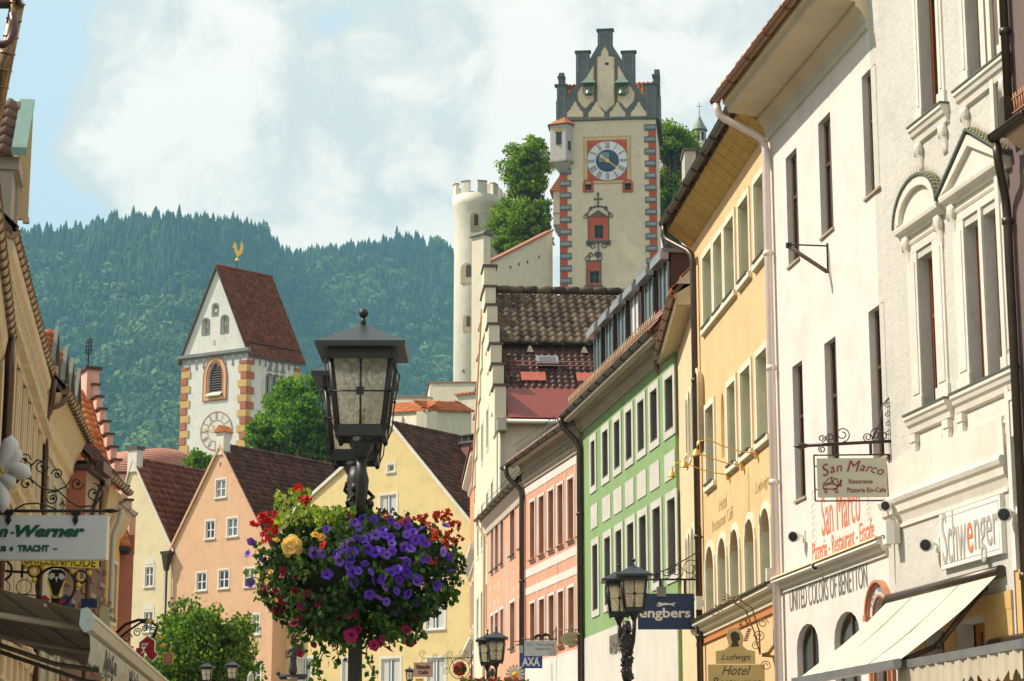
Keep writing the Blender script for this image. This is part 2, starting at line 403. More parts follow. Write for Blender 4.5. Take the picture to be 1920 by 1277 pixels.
class House:
    def __init__(s, name, label, cat, A, B, group=None):
        s.A = Vector((A[0], A[1], 0)); d = Vector((B[0]-A[0], B[1]-A[1], 0)); s.L = d.length; s.u = d.normalized()
        s.n = Vector((-s.u.y, s.u.x, 0)); s.root = empty(name, label, cat, s.A, atan2(s.u.y, s.u.x), group)
        s.M = Matrix.Translation(s.A) @ Matrix.Rotation(atan2(s.u.y, s.u.x), 4, 'Z'); s.holes = []
    def uv(s, x, y, d=0.0):
        r = ray(x, y); P0 = Vector((0, 0, CZ)); t = (s.A+s.n*d-P0).dot(s.n)/r.dot(s.n); p = P0+r*t
        return ((p-s.A).dot(s.u), p.z)
    def rect(s, xl, xr, yt, yb, ref=None):
        ym = (yt+yb)/2; u0 = s.uv(xl, ym)[0]; u1 = s.uv(xr, ym)[0]
        return [u0, u1, s.uv(xl, yb)[1], s.uv(xl, yt)[1]]
    def wall(s, outer, mat, depth=9, r=.24, name='wall', y=0.0):
        mb = MB(); sheet(mb, outer, [h for h in s.holes], y, r); body(mb, outer, y, depth)
        # dark floors behind the openings keep the light out
        return mb.build(name, mat, s.root)
    def window(s, q, r=.24, fm=None, gm=None, nv=1, nh=1, fw=.05, sill=None, sur=None, kind=None, rise=None, bw=.04, cut=True, label=None, sillp=(.05, .05, .06), surp=.02, curtain=None, name='window', liner=None):
        u0, u1, z0, z1 = q; fm = fm or WHITE; gm = gm or GLASS; o = arch(u0, u1, z0, z1, kind, rise=rise)
        if cut: s.holes.append(o)
        yf = r-.07 if cut else -.012
        cu, cz = (u0+u1)/2, (z0+z1)/2; W, H = u1-u0, z1-z0
        mb = MB(); inn = [(cu+(p[0]-cu)*(1-2*fw/W), cz+(p[1]-cz)*(1-2*fw/H)) for p in o]
        k = len(o)
        for i in range(k):
            a, b, c, d = o[i], o[(i+1) % k], inn[(i+1) % k], inn[i]
            mb.poly((a[0], yf, a[1]), (b[0], yf, b[1]), (c[0], yf, c[1]), (d[0], yf, d[1]))
            mb.poly((d[0], yf, d[1]), (c[0], yf, c[1]), (c[0], yf+.05, c[1]), (d[0], yf+.05, d[1]))
            mb.poly((a[0], yf, a[1]), (a[0], yf+.06, a[1]), (b[0], yf+.06, b[1]), (b[0], yf, b[1]))
        for i in range(nv):
            x = u0+W*(i+1)/(nv+1); mb.box(x-bw*.6, x+bw*.6, yf-.01, yf+.04, z0+fw, z1-fw*.7)
        for i in range(nh):
            z = z0+H*(i+1)/(nh+1)+(H*.12 if nh == 1 and H/W > 1.8 else 0); mb.box(u0+fw*.7, u1-fw*.7, yf-.005, yf+.045, z-bw*.4, z+bw*.4)
        w = mb.build(name, fm, s.root, label)
        g = MB(); yg = yf+.03; g.poly(*[(p[0], yg, p[1]) for p in o]); g.build('pane', gm, w)
        if curtain:
            c = MB(); zz = z0+.04
            for sx0, sx1 in ((u0+fw, u0+W*.36), (u1-W*.36, u1-fw)):
                n = 7
                for i in range(n):
                    a = sx0+(sx1-sx0)*i/n; b = sx0+(sx1-sx0)*(i+1)/n; ya = yf+.022+(.006 if i % 2 else 0); yb = yf+.022+(.0 if i % 2 else .006)
                    c.poly((a, ya, zz), (b, yb, zz), (b, yb, z1-fw), (a, ya, z1-fw))
            c.build('curtain', curtain, w)
        if liner:
            m4 = MB(); e = .004; m4.box(u0+e, u0+3*e, 0, yf, z0+.01, z1-(rise or 0)*.9-(0 if kind is None else W*.4)); m4.box(u1-3*e, u1-e, 0, yf, z0+.01, z1-(0 if kind is None else W*.45))
            if kind is None: m4.box(u0+3*e+.001, u1-3*e-.001, 0, yf, z1-3*e, z1-e)
            each(m4, 'reveal_lining', liner, w)
        if sill:
            a, b, c_ = sillp; m2 = MB(); m2.box(u0-a, u1+a, -b, (r-.02 if cut else 0.0), z0-c_, z0+.004); m2.build('sill', sill, w)
        if sur:
            sm, sw = sur[0], sur[1]; kk = (1+2*sw/W, 1+2*sw/H); m3 = MB(); out_ = arch(u0-sw, u1+sw, z0-sw, z1+sw, kind, rise=(rise+sw if rise else None))
            for i in range(k):
                a, b, c, d = out_[i], out_[(i+1) % k], o[(i+1) % k], o[i]
                m3.poly((a[0], -surp, a[1]), (b[0], -surp, b[1]), (c[0], -surp, c[1]), (d[0], -surp, d[1]))
                m3.poly((a[0], 0, a[1]), (b[0], 0, b[1]), (b[0], -surp, b[1]), (a[0], -surp, a[1]))
                m3.poly((d[0], -surp, d[1]), (c[0], -surp, c[1]), (c[0], .0, c[1]), (d[0], .0, d[1]))
            m3.build('surround', sm, w)
        return w
    def gutter(s, u0, u1, y, z, mat, r=.075, slopez=0.0, step=.9, label=None, name='gutter'):
        mb = MB(); mb.smooth = True; n = 9
        P = lambda u, a: (u, y+r*cos(a), z+slopez*(u-u0)/(u1-u0)-r*sin(a)*1.0)
        for a in range(n): mb.poly(P(u0, pi*a/n), P(u1, pi*a/n), P(u1, pi*(a+1)/n), P(u0, pi*(a+1)/n))
        mb.smooth = False
        for u in (u0, u1): mb.poly(*[P(u, pi*a/n) for a in range(n+1)])
        k = max(1, int(abs(u1-u0)/step))
        for i in range(k+1):
            u = u0+(u1-u0)*i/k; zz = z+slopez*i/k
            mb.tube([(u, y+(r+.008)*cos(pi*a/8), zz-(r+.008)*sin(pi*a/8)) for a in range(9)], .011, 5)
        mb.tube([(u0, y-r, z), (u1, y-r, z+slopez)], .012, 6)
        return mb.build(name, mat, s.root, label)
    def pipe(s, pts, mat, r=.05, name='downpipe', label=None, collars=()):
        """pts: local points; bends are rounded a little"""
        P = [Vector(p) for p in pts]; path = [P[0]]
        for a, b, c in zip(P, P[1:], P[2:]):
            ra = min(.16, (b-a).length*.45, (c-b).length*.45); p = b+(a-b).normalized()*ra; q = b+(c-b).normalized()*ra
            path += [p, (p+q)/4+b/2, q]
        path.append(P[-1]); mb = MB(); mb.tube(path, r, 10)
        for c in collars:
            c = Vector(c); mb.lathe([(r+.001, -.04), (r+.014, -.035), (r+.014, .035), (r+.001, .04)], c, 10)
            mb.box(c.x-.012, c.x+.012, c.y, c.y+r+.1, c.z-.012, c.z+.012)
        return mb.build(name, mat, s.root, label)
    def mould(s, prof, u0, u1, mat, name='cornice', label=None, zs=0.0):
        mb = MB(); mb.prism(prof, u0, u1, 'x'); return mb.build(name, mat, s.root, label)
    def roof(s, ze, ov, depth, rise, mat, u0=None, u1=None, tw=.3, th=.35, keepfront=True, yr=None, seed=1, wave=.03, kind='S', back=True, ridge=True, name='roof', thick=.12, under=None):
        u0 = -.1 if u0 is None else u0; u1 = s.L+.1 if u1 is None else u1; yr = depth/2 if yr is None else yr
        mb = MB(); mb.prism([(-ov, ze), (yr, ze+rise), (depth+ov, ze if back else ze), (depth+ov, ze-thick), (yr, ze+rise-thick*1.2), (-ov, ze-thick)], u0, u1, 'x')
        ro = mb.build(name, under or mat, s.root)
        tiles('roof_tiles', (u0, -ov-.03, ze+.01), (u1-u0, 0, 0), (0, yr+ov, rise), tw, th, mat, ro, seed=seed, wave=wave, kind=kind)
        if ridge:
            r = MB(); n = int((u1-u0)/.4)
            for i in range(n):
                a = u0+(u1-u0)*i/n; b = u0+(u1-u0)*(i+1)/n
                r.tube([(a, yr, ze+rise+.0), (b+.03, yr, ze+rise+.012)], [.11, .125], 8)
            r.build('ridge_tiles', mat, ro)
        return ro

def gable_house(H, W_left, apex_u, zl, za, zr, depth, wallmat, roofmat, tw=.3, th=.35, ov=.25, vergemat=None, left=True, right=True, seed=3, sides=(0, None), wave=.03, kind='S'):
    """front gable: eaves at zl (left) and zr (right), ridge running back over apex_u"""
    L = H.L; outer = [(0, 0), (L, 0), (L, zr), (apex_u, za), (0, zl)]
    w = H.wall(outer, wallmat, depth)
    for side in (['l'] if left else [])+(['r'] if right else []):
        if side == 'r':
            run = L-apex_u; sl = (za-zr)/run; e = (L+ov, zr-sl*ov); O = (e[0], -.06, e[1]+.05); U = (0, depth+.1, 0); V = (apex_u-e[0], 0, za-e[1])
        else:
            run = apex_u; sl = (za-zl)/run; e = (-ov, zl-sl*ov); O = (e[0], depth+.04, e[1]+.05); U = (0, -depth-.1, 0); V = (apex_u-e[0], 0, za-e[1])
        mb = MB(); mb.prism([e, (apex_u, za), (apex_u, za+.06), (e[0], e[1]+.06)], -.05, depth+.02)
        ro = mb.build('roof', roofmat, H.root)
        tiles('roof_tiles', O, U, V, tw, th, roofmat, ro, seed=seed, wave=wave, kind=kind)
        if vergemat:
            v = MB(); v.prism([(e[0], e[1]-.10), (apex_u, za-.10), (apex_u, za+.10), (e[0], e[1]+.10)], -.13, -.045); v.build('verge', vergemat, ro)
    r = MB(); n = int(depth/.4)
    for i in range(n): r.tube([(apex_u, depth*i/n, za+.06), (apex_u, depth*(i+1)/n+.02, za+.075)], [.11, .13], 8)
    r.build('ridge', roofmat, H.root)
    return w
# ======================= right side of the street, from near to far =======================
M_white = plaster('pale_pinkish_plaster', (.77, .715, .66), .06, streak=.22)
M_rough = plaster('rough_white_plaster', (.62, .59, .535), .09, grain=9, bst=1.0, streak=.3)
M_trim = plaster('white_trim', (.72, .675, .59), .05, grain=60, bst=.05, streak=.25)
M_yel = plaster('apricot_plaster', (.80, .53, .26), .1, streak=.25)
M_yelcream = plaster('cream_window_trim', (.76, .73, .56), .05, streak=.1)
M_sof = plaster('soffit_plaster', (.62, .53, .36), .12, streak=.3)
M_green = plaster('green_plaster', (.235, .39, .155), .18, streak=.5)
M_greytrim = plaster('grey_white_trim', (.60, .58, .52), .1, streak=.3)
M_pink = plaster('salmon_plaster', (.78, .33, .20), .08, streak=.15)
M_pink2 = plaster('pink_plaster', (.80, .36, .22), .1, streak=.2)
M_pinktrim = plaster('pinkish_white_trim', (.74, .66, .60), .08, streak=.2)
M_cream = plaster('cream_plaster', (.74, .62, .38), .1, streak=.3)
M_cove = plaster('grey_cove', (.42, .37, .29), .14, streak=.3)
M_brown = tilemat('brown_tiles', [(.075, .045, .032), (.13, .085, .06), (.17, .12, .085)], moss=.25)
M_dkbrown = tilemat('dark_brown_tiles', [(.058, .024, .017), (.098, .042, .028), (.15, .068, .042)], .72)
M_redbr = tilemat('red_brown_tiles', [(.13, .04, .022), (.20, .062, .033), (.27, .10, .055)], .6)
M_orange = tilemat('orange_tiles', [(.38, .10, .035), (.50, .16, .05), (.60, .22, .08)], .75, moss=.2)
M_pinktile = tilemat('faded_pink_tiles', [(.28, .15, .11), (.36, .2, .15), (.42, .26, .2)])

# ---- ornate white house with pedimented windows ----
O = House('ornate_white_house', 'rough white plastered house with pedimented stucco windows at the right edge', 'house', (4.82, 27.96), (5.575, 24.29))
oq = [O.rect(1724, 1757, -150, 238), O.rect(1727, 1757, 482, 775),
      O.rect(1811, 1838, -200, 195), O.rect(1846, 1871, -220, 165), O.rect(1815, 1845, 405, 725), O.rect(1850, 1877, 390, 697)]
# shared row heights
for q in (oq[2], oq[3]): q[2], q[3] = oq[0][2], oq[0][3]
for q in (oq[4], oq[5]): q[2], q[3] = oq[1][2], oq[1][3]+.02
M_redwood = paint('red_brown_window_wood', (.22, .06, .02), .35, .3)
for i, q in enumerate(oq): O.window(q, r=.21, fm=M_redwood, nv=0, nh=1, fw=.07, bw=.07)
# shop openings behind the awning
zs = O.uv(1700, 1130)[1]-.15
shop = [(1.15, 1.75), (2.1, 2.95)]
for a, b in shop: O.window([a, b, .9, zs-.25], r=.3, fm=paint('shop_orange_wood', (.45, .16, .03), .35, .2), nv=2, nh=0, fw=.09, bw=.06, name='shop_window')
O.wall([(0, 0), (O.L, 0), (O.L, 15.2), (0, 15.2)], M_rough, 9, .21)
sp = MB(); sp.box(.75, 3.6, -.03, .0, .05, zs); sp2 = None
# shop front band in warm ochre: strips between the openings
sp = MB(); cur = .8
for a, b in shop+[(3.7, 3.7)]:
    sp.box(cur, a-.004, -.025, -.002, .05, zs) if a > cur else None; cur = b+.004
sp.box(.8, 3.7, -.03, -.003, zs-.2, zs)
sp.build('shop_front', plaster('ochre_shop_plaster', (.62, .40, .14), .1), O.root)
SY = Matrix.Scale(.45, 4, (0, 1, 0))
def console(mb, u, z, h=.34, w=.13, d=.2):
    """scroll bracket hanging below z"""
    mb.smooth = True
    mb.prism([(0, z), (-d, z), (-d*1.02, z-h*.18), (-d*.8, z-h*.36), (-d*.45, z-h*.5), (-d*.5, z-h*.62), (-d*.3, z-h*.8), (-d*.12, z-h), (0, z-h)], u-w/2, u+w/2, 'x')
    mb.smooth = False
    for sx in (-1, 1):
        c = (u+sx*w*.5, -d*.62, z-h*.25)
        mb.tube([(c[0]-.004*sx, c[1], c[2]), (c[0]+.02*sx, c[1], c[2])], h*.17, 10); mb.tube([(c[0], c[1], c[2]), (c[0]+.034*sx, c[1], c[2])], h*.09, 8)
def stepped_sill(mb, u0, u1, z, d=.26):
    mb.prism([(0, z), (-d, z), (-d, z-.05), (-d*.82, z-.07), (-d*.7, z-.12), (-d*.45, z-.15), (-d*.35, z-.22), (0, z-.24)], u0, u1, 'x')
def ornate(qs, kind, idx):
    u0, u1 = qs[0][0], qs[-1][1]; z0, z1 = qs[0][2], qs[0][3]; a, b = (u0-.32, u1+.32) if kind else (u0-.17, u1+.17)
    mb = MB(SY)
    # pilasters, frames
    for x0, x1 in ((a, u0-.0), (u1+.0, b)):
        mb.box(x0, x1, -.05, -.001, z0, z1+.1); mb.box(x0+.05, x1-.06, -.075, -.05, z0+.25, z1-.02)
        mb.box(x0-.03, x1+.03, -.09, -.002, z0, z0+.2)
    if len(qs) == 2: mb.box(qs[0][1], qs[1][0], -.07, -.001, z0, z1+.1)
    mb.box(a, b, -.055, -.0015, z1+.1, z1+.2)
    if kind:
        mb.box(a+.02, b-.02, -.03, -.001, z1+.2, z1+.34)
        mb.prism([(0, z1+.21), (-.06, z1+.21), (-.09, z1+.24), (-.09, z1+.26), (0, z1+.26)], a, b, 'x')
        zc = z1+.34
        mb.prism([(0, zc), (-.12, zc), (-.16, zc+.04), (-.28, zc+.07), (-.30, zc+.11), (-.30, zc+.14), (0, zc+.14)], a-.12, b+.12, 'x')
        for u in (a+.05, b-.05): console(mb, u, zc, .42, .13, .17)
        p = mb.build('window_frame_stucco', M_trim, O.root)
        m2 = MB(SY); zt = zc+.14; W = b-a+.24; cx = (a+b)/2
        if kind == 'tri':
            H_ = .52; pts = [(cx-W/2, zt), (cx+W/2, zt), (cx, zt+H_)]; inn = [(cx-W/2+.2, zt+.05), (cx+W/2-.2, zt+.05), (cx, zt+H_-.13)]
            cap = [((cx-W/2-.04, zt+.02), (cx, zt+H_+.05)), ((cx, zt+H_+.05), (cx+W/2+.04, zt+.02))]
        else:
            H_ = .50; n = 12; pts = [(cx-W/2*cos(pi*i/n), zt+H_*sin(pi*i/n)) for i in range(n+1)]; inn = [(cx-(W/2-.14)*cos(pi*i/n), zt+.04+(H_-.16)*sin(pi*i/n)) for i in range(n+1)]
            cap = [(pts[i], pts[i+1]) for i in range(n)]
        m2.prism(pts, -.16, -.001)
        k = len(pts)
        if kind == 'tri': ring = [(pts[1], pts[2], inn[2], inn[1]), (pts[2], pts[0], inn[0], inn[2])]
        else: ring = [(pts[i], pts[i+1], inn[i+1], inn[i]) for i in range(k-1)]
        for q in ring: m2.prism(list(q), -.29, -.155)
        m2.build('pediment_stucco', M_trim, p)
        m3 = MB(SY)
        for (p0, p1) in cap:
            dx, dz = p1[0]-p0[0], p1[1]-p0[1]; L_ = hypot(dx, dz); nx, nz = -dz/L_*.035, dx/L_*.035
            if nz < 0: nx, nz = -nx, -nz
            m3.prism([(p0[0], p0[1]+.003), (p1[0], p1[1]+.003), (p1[0]+nx, p1[1]+nz), (p0[0]+nx, p0[1]+nz)], -.34, -.0)
        m3.build('zinc_cap', paint('green_grey_sheet', (.10, .11, .085), .5, .25, .3), p)
        # bird spikes in two rows along the cap
        m4 = MB(SY)
        for row in (-.28, -.2, -.1):
            for (p0, p1) in cap:
                k2 = max(2, int(hypot(p1[0]-p0[0], p1[1]-p0[1])/.09))
                for i in range(k2):
                    t = (i+.5)/k2; x, z = p0[0]+(p1[0]-p0[0])*t, p0[1]+(p1[1]-p0[1])*t+.03
                    m4.box(x-.035, x+.035, row-.03, row+.03, z-.0, z+.018); m4.tube([(x, row, z), (x+.03, row-.05, z+.12)], .0022, 3); m4.tube([(x, row, z), (x-.03, row+.04, z+.12)], .0022, 3)
        m4.build('bird_spikes', paint('spike_plastic', (.45, .42, .25), .5), p)
    else:
        p = mb.build('window_frame_stucco', M_trim, O.root)
    m5 = MB(SY); stepped_sill(m5, a-.08, b+.08, z0-.0); sl = m5.build('sill', M_trim, p)
    m6 = MB(); m6.box(a-.1, b+.1, -.13, .0, z0+.0, z0+.022)
    for q in qs: m6.box(q[0]+.01, q[1]-.01, .0, .17, z0+.002, z0+.03)
    m6.build('sill_sheet', paint('green_grey_sheet', (.1, .11, .085)), sl)
    m7 = MB(SY)
    if idx == 0:
        for u in (a+.06, b-.06): m7 = MB(SY); console(m7, u, z0-.24, .36, .12, .17); m7.build('sill_bracket', M_trim, sl)
        return
    else:
        for u in (a+.05, b-.05): m7.box(u-.07, u+.07, -.12, -.001, z0-.75, z0-.24); m7.box(u-.09, u+.09, -.15, -.002, z0-.34, z0-.24)
        m7.box(a+.2, b-.2, -.03, -.001, z0-.78, z0-.28); m7.box(a+.26, b-.26, -.05, -.03, z0-.68, z0-.36)
        m7.prism([(0, z0-.5), (-.09, z0-.52), (-.09, z0-.56), (0, z0-.6)], a+.26, b-.26, 'x')
    m7.build('sill_brackets', M_trim, sl)
ornate([oq[0]], None, 0); ornate([oq[2], oq[3]], None, 0)
ornate([oq[1]], 'seg', 1); ornate([oq[4], oq[5]], 'tri', 1)
# string course over the shop
zc = O.uv(1690, 955)[1]
O.mould([(0, zc+.18), (-.1, zc+.18), (-.12, zc+.13), (-.1, zc+.08), (-.07, zc+.05), (-.06, zc-.04), (-.03, zc-.07), (0, zc-.16)], -.02, O.L, M_trim, 'string_course')
O.mould([(0, zc+.18), (-.05, zc+.18), (-.06, zc+.62), (0, zc+.64)], -.01, O.L, M_trim, 'plinth_band')
O.mould([(0, zc-.19), (-.025, zc-.19), (-.025, zc-.23), (0, zc-.23)], .0, O.L, M_trim, 'bead')
pr = O.uv(1893, 500)[0]; 
pz1, pz2 = O.uv(1893, 290)[1], O.uv(1893, 245)[1]
pr = O.uv(1886, 100, -.08)[0]; pq = O.uv(1903, 700, -.08)[0]; gz0 = 9.05
O.pipe([(pr, -.08, 15), (pr, -.08, gz0+.55)], PIPEDK, .05, collars=[(pr, -.08, O.uv(1889, 55, -.08)[1])])
O.pipe([(pr+.02, -.26, gz0), (pr+.03, -.25, gz0-.25), (pq, -.08, gz0-.6), (pq, -.08, 0)], PIPEDK, .05, collars=[(pq, -.08, O.uv(1905, 405, -.08)[1]), (pq, -.08, 4.2)])
m = MB(); m.frustum((pr, -.1, gz0+.1), .14, .14, (pr, -.1, gz0+.55), .13, .13); m.build('rain_head', PIPEDK, O.root)
# lettered fascia panel
a = O.uv(1771, 1000)[0]; b = O.uv(1887, 1000)[0]; z0, z1 = O.uv(1776, 1068)[1], O.uv(1769, 966)[1]
sb = MB(); sb.box(a, b, -.06, -.002, z0, z1); sg = sb.build('shop_sign_panel', paint('sign_panel_white', (.74, .72, .67), .6), O.root)
m = MB(); 
for q in ((a+.05, b-.05, z0+.05, z0+.062), (a+.05, b-.05, z1-.062, z1-.05), (a+.05, a+.058, z0+.05, z1-.05), (b-.058, b-.05, z0+.05, z1-.05)): m.box(q[0], q[1], -.063, -.059, q[2], q[3])
m.build('sign_border', paint('grey_line', (.5, .48, .45)), sg)
w_ = b-a-.14; cx = (a+b)/2; greyl = paint('grey_letters', (.40, .37, .34)); redl = paint('red_orange_letters', (.72, .2, .09))
text('Schw', .5, greyl, sg, a+.07+w_*.225, -.065, (z0+z1)/2+.03, fit=(w_*.43, .62))
text('e', .5, redl, sg, a+.07+w_*.51, -.065, (z0+z1)/2-.05, fit=(w_*.10, .36))
text('nger', .5, greyl, sg, a+.07+w_*.79, -.065, (z0+z1)/2-.12, fit=(w_*.40, .52))
def spotlight(H, name, label, u, z, arm=.45, d=(0, -.4, -1), mat=None, sc=1.0, group=None):
    r = empty(name, label, 'spotlight', H.M @ Vector((u, 0, z)), H.root.rotation_euler.z, group); mat = mat or WHITE; arm *= .42; d = (.75, -.6, -.12)
    m = MB(); m.tube([(0, -.0, 0), (0, -arm*.5, .03), (0, -arm, 0)], .018*sc, 6); m.box(-.04, .04, -.03, 0, -.09, .09); m.build('bracket', mat, r)
    h = MB(); D = Vector(d).normalized(); c = Vector((0, -arm, 0))
    h.tube([c-D*.09*sc, c-D*.06*sc, c+D*.02*sc, c+D*.04*sc], [.045*sc, .075*sc, .085*sc, .085*sc], 16); hh = h.build('lamp_head', mat, r)
    g = MB(); g.tube([c+D*.041*sc, c+D*.047*sc], .068*sc, 16); g.tube([c+D*.045*sc, c+D*.06*sc], .03*sc, 10); g.build('lens', paint('lens_dark', (.03, .03, .03), .2), hh)
    return r
u, z = O.uv(1737, 1025, -.17); spotlight(O, 'spotlight', 'round white wall spotlight left of the grey lettered shop panel', u, z+.02, .4, (-.75, -.75, -.1))
u, z = O.uv(1884, 968, -.17); spotlight(O, 'spotlight', 'round white wall spotlight over the right end of the grey lettered panel', u, z+.02, .4, (.1, -.9, -.5))

# awnings
def awning(H, name, label, ua, ub, za, ya, ub_off, yb, zb, mat, val=.0, scal=False, casing=True, arms=(), valmat=None, armmat=PIPEDK, barmat=None, group=None):
    """canvas from the wall (ua..ub, depth -ya, za) out to a front bar (depth -yb, zb)"""
    r = empty(name, label, 'awning', H.M @ Vector((0, 0, 0)), H.root.rotation_euler.z, group)
    m = MB(); n = 12; k = 6
    pts = [[(ua+(ub-ua)*i/n, -ya-(yb-ya)*j/k, za+(zb-za)*j/k-.05*sin(pi*j/k)-.012*sin(i*2.1+j)*sin(pi*j/k)) for i in range(n+1)] for j in range(k+1)]
    idx = [m.add(p) for p in pts]; m.smooth = True
    for j in range(k):
        for i in range(n): m.face((idx[j]+i, idx[j]+i+1, idx[j+1]+i+1, idx[j+1]+i))
    m.smooth = False
    idx2 = [m.add([(p[0], p[1], p[2]-.006) for p in q]) for q in pts]
    for j in range(k):
        for i in range(n): m.face((idx2[j]+i, idx2[j+1]+i, idx2[j+1]+i+1, idx2[j]+i+1))
    m.raw = True
    m.build('canvas', mat, r)
    m = MB(); u = ua+.9
    while u < ub: m.box(u, u+.012, 0, 0, 0, 0) if False else m.tube([(u, -ya-(yb-ya)*j/k, za+(zb-za)*j/k-.05*sin(pi*j/k)+.004) for j in range(k+1)], .007, 4); u += 1.45
    each(m, 'seam', plaster('seam_grey', (.52, .475, .38), .05), r)
    if casing: c = MB(); c.tube([(ua-.04, -ya+.03, za+.03), (ub+.04, -ya+.03, za+.03)], .07, 10); c.build('roller_casing', armmat, r)
    b = MB(); b.prism([(-yb-.05, zb+.03), (-yb+.03, zb+.045), (-yb+.05, zb-.02), (-yb+.02, zb-.07), (-yb-.05, zb-.06)], ua-.03, ub+.03, 'x'); b.build('front_bar', barmat or ZINC, r)
    if val:
        v = MB(); q = 14; per = .22; 
        N = int((ub-ua)/per*q); zt = zb-.05
        f = lambda u: (val+.02*sin(u*7)) if not scal else val*(.62+.38*abs(sin(pi*(u-ua)/per))**.8)
        pr_ = None
        for i in range(N+1):
            u = ua+(ub-ua)*i/N; y = -yb-.03+.012*sin(u*23)+.008*sin(u*51); p = ((u, y, zt), (u, y-.006, zt-f(u)))
            if pr_: v.poly(pr_[0], p[0], p[1], pr_[1])
            pr_ = p
        vv = v.build('valance', valmat or mat, r)
        pass
    for u in arms:
        a = MB(); e = ((u, -ya-.02, za-.12), (u+.05, -(ya+yb)/2, (za+zb)/2-.28), (u, -yb+.03, zb-.03))
        a.tube([e[0], e[1]], .035, 8); a.tube([e[1], e[2]], .03, 8); a.sphere(e[1], .05, 8); a.sphere(e[0], .055, 8); a.build('folding_arm', armmat, r)
    return r
M_canvas = plaster('ivory_canvas', (.60, .55, .44), .05, .85, 90, .1, .12)
az = O.uv(1680, 1128)[1]
awning(O, 'shop_awning', 'large plain ivory awning on a long brown folding arm over the lettered shop', .1, 3.5, az, .08, 0, 1.32, az-1.0, M_canvas, arms=(3.15, .3), group=None)
# ---- next house, only its edge in the frame ----
N = House('brown_wall_house', 'dark brown walled house edge with projecting gutter at the far right', 'house', (5.59, 24.2), (6.25, 21.0))
N.holes = []
for a, b in ((.2, .75), (1.1, 1.9)): N.window([a, b, .9, az-.35], r=.2, fm=paint('shop_orange_wood', (.45, .16, .03)), nv=1, nh=0, fw=.09, name='shop_window')
N.wall([(0, 0), (N.L, 0), (N.L, 14.5), (0, 14.5)], plaster('brown_violet_plaster', (.16, .11, .10), .2), 9)
N.mould([(0, 0.1), (-.03, .1), (-.03, az), (0, az)], .02, .18, plaster('ochre_shop_plaster', (.62, .40, .14)), 'shop_pilaster')
N.mould([(-.004, az), (-.05, az), (-.05, 14.4), (-.004, 14.4)], .0, .1, M_trim, 'corner_strip')
gz = N.uv(1890, 236, -.28)[1]; gu = N.uv(1863, 256, -.28)[0]
N.gutter(gu, N.L, -.28, gz, PIPEDK, .07)
N.mould([(0, gz+.02), (-.24, gz+.0), (-.22, gz-.08), (-.15, gz-.14), (-.05, gz-.2), (0, gz-.3)], gu+.2, N.L, plaster('pinkish_soffit', (.58, .42, .30), .08), 'eaves_soffit')
N.mould([(-.25, gz+.03), (-.1, gz+.2), (0, gz+.3), (0, gz+.03)], gu+.1, N.L, paint('dark_sheet', (.05, .045, .04)), 'lean_to_roof')
m = MB(); rr = random.Random(4)
for i in range(26):
    u = gu+.35+i*.07; m.tube([(u, -.16, gz+.1), (u+rr.uniform(-.04, .04), -.17, gz+.4)], .012, 5)
m.tube([(gu+.3, -.17, gz+.18), (2.9, -.17, gz+.18)], .014, 5); m.tube([(gu+.3, -.17, gz+.34), (2.9, -.17, gz+.34)], .014, 5)
m.build('wicker_railing', paint('orange_wicker', (.42, .17, .07), .6, .3), N.root)
awning(N, 'shop_awning', 'ivory awning with a hanging scalloped valance at the right edge', -.62, 2.6, az-.80, .08, 0, 1.15, az-1.0, M_canvas, val=.3, scal=True, arms=(), valmat=plaster('valance_cloth', (.52, .45, .33), .16, .9, 60, .2, .4))

# ---- tall white house with restaurant and clothes shop lettering ----
W = House('tall_white_house', 'tall plain white house with narrow dark windows and copper gutter', 'house', (4.05, 33), (4.82, 27.96))
r1 = W.uv(1537, 229)[1], W.uv(1537, 450)[1]; r2 = W.uv(1547, 644)[1], W.uv(1492, 940)[1]
M_greybeige = plaster('grey_beige_sill', (.42, .36, .26), .15)
M_dwood = paint('dark_brown_window_wood', (.10, .052, .028), .4, .3)
for xl, xr, yy in ((1476, 1497, 405), (1537, 1560.5, 340), (1619, 1645.5, 250)):
    u0, u1 = W.uv(xl, yy)[0], W.uv(xr, yy)[0]
    W.window([u0, u1, r1[1], r1[0]], r=.16, fm=M_dwood, nv=1, nh=1, fw=.07, bw=.06, sill=M_greybeige, sillp=(.03, .03, .03))
for xl, xr, yy in ((1489, 1508, 820), (1549, 1571, 770), (1632, 1661, 700)):
    u0, u1 = W.uv(xl, yy)[0], W.uv(xr, yy)[0]
    W.window([u0, u1, r2[1], r2[0]], r=.16, fm=M_dwood, nv=1, nh=1, fw=.07, bw=.06, sill=M_greybeige, sillp=(.03, .03, .03))
for xl, xr, yt, yb in ((1494, 1535, 1169, 1262), (1564, 1612.7, 1148, 1245)):
    q = W.rect(xl, xr, yt, yb); q[3] = W.uv((xl+xr)/2, (yt if xl < 1500 else yt-2))[1]; q[2] -= .9
    W.window(q, r=.155, fm=M_dwood, gm=glassmat('shop_glass', (.04, .06, .06)), nv=1, nh=0, kind='round', rise=(q[1]-q[0])*.3, name='shop_window')
q = [4.46, 5.0, .2, 4.42]
W.window(q, r=.155, fm=M_dwood, gm=paint('door_dark', (.12, .10, .08), .5), nv=0, nh=0, kind='round', rise=(q[1]-q[0])*.45, name='entrance_door')
W.wall([(-.02, 0), (W.L, 0), (W.L, 12.7), (-.02, 12.7)], M_white, 9, .16)
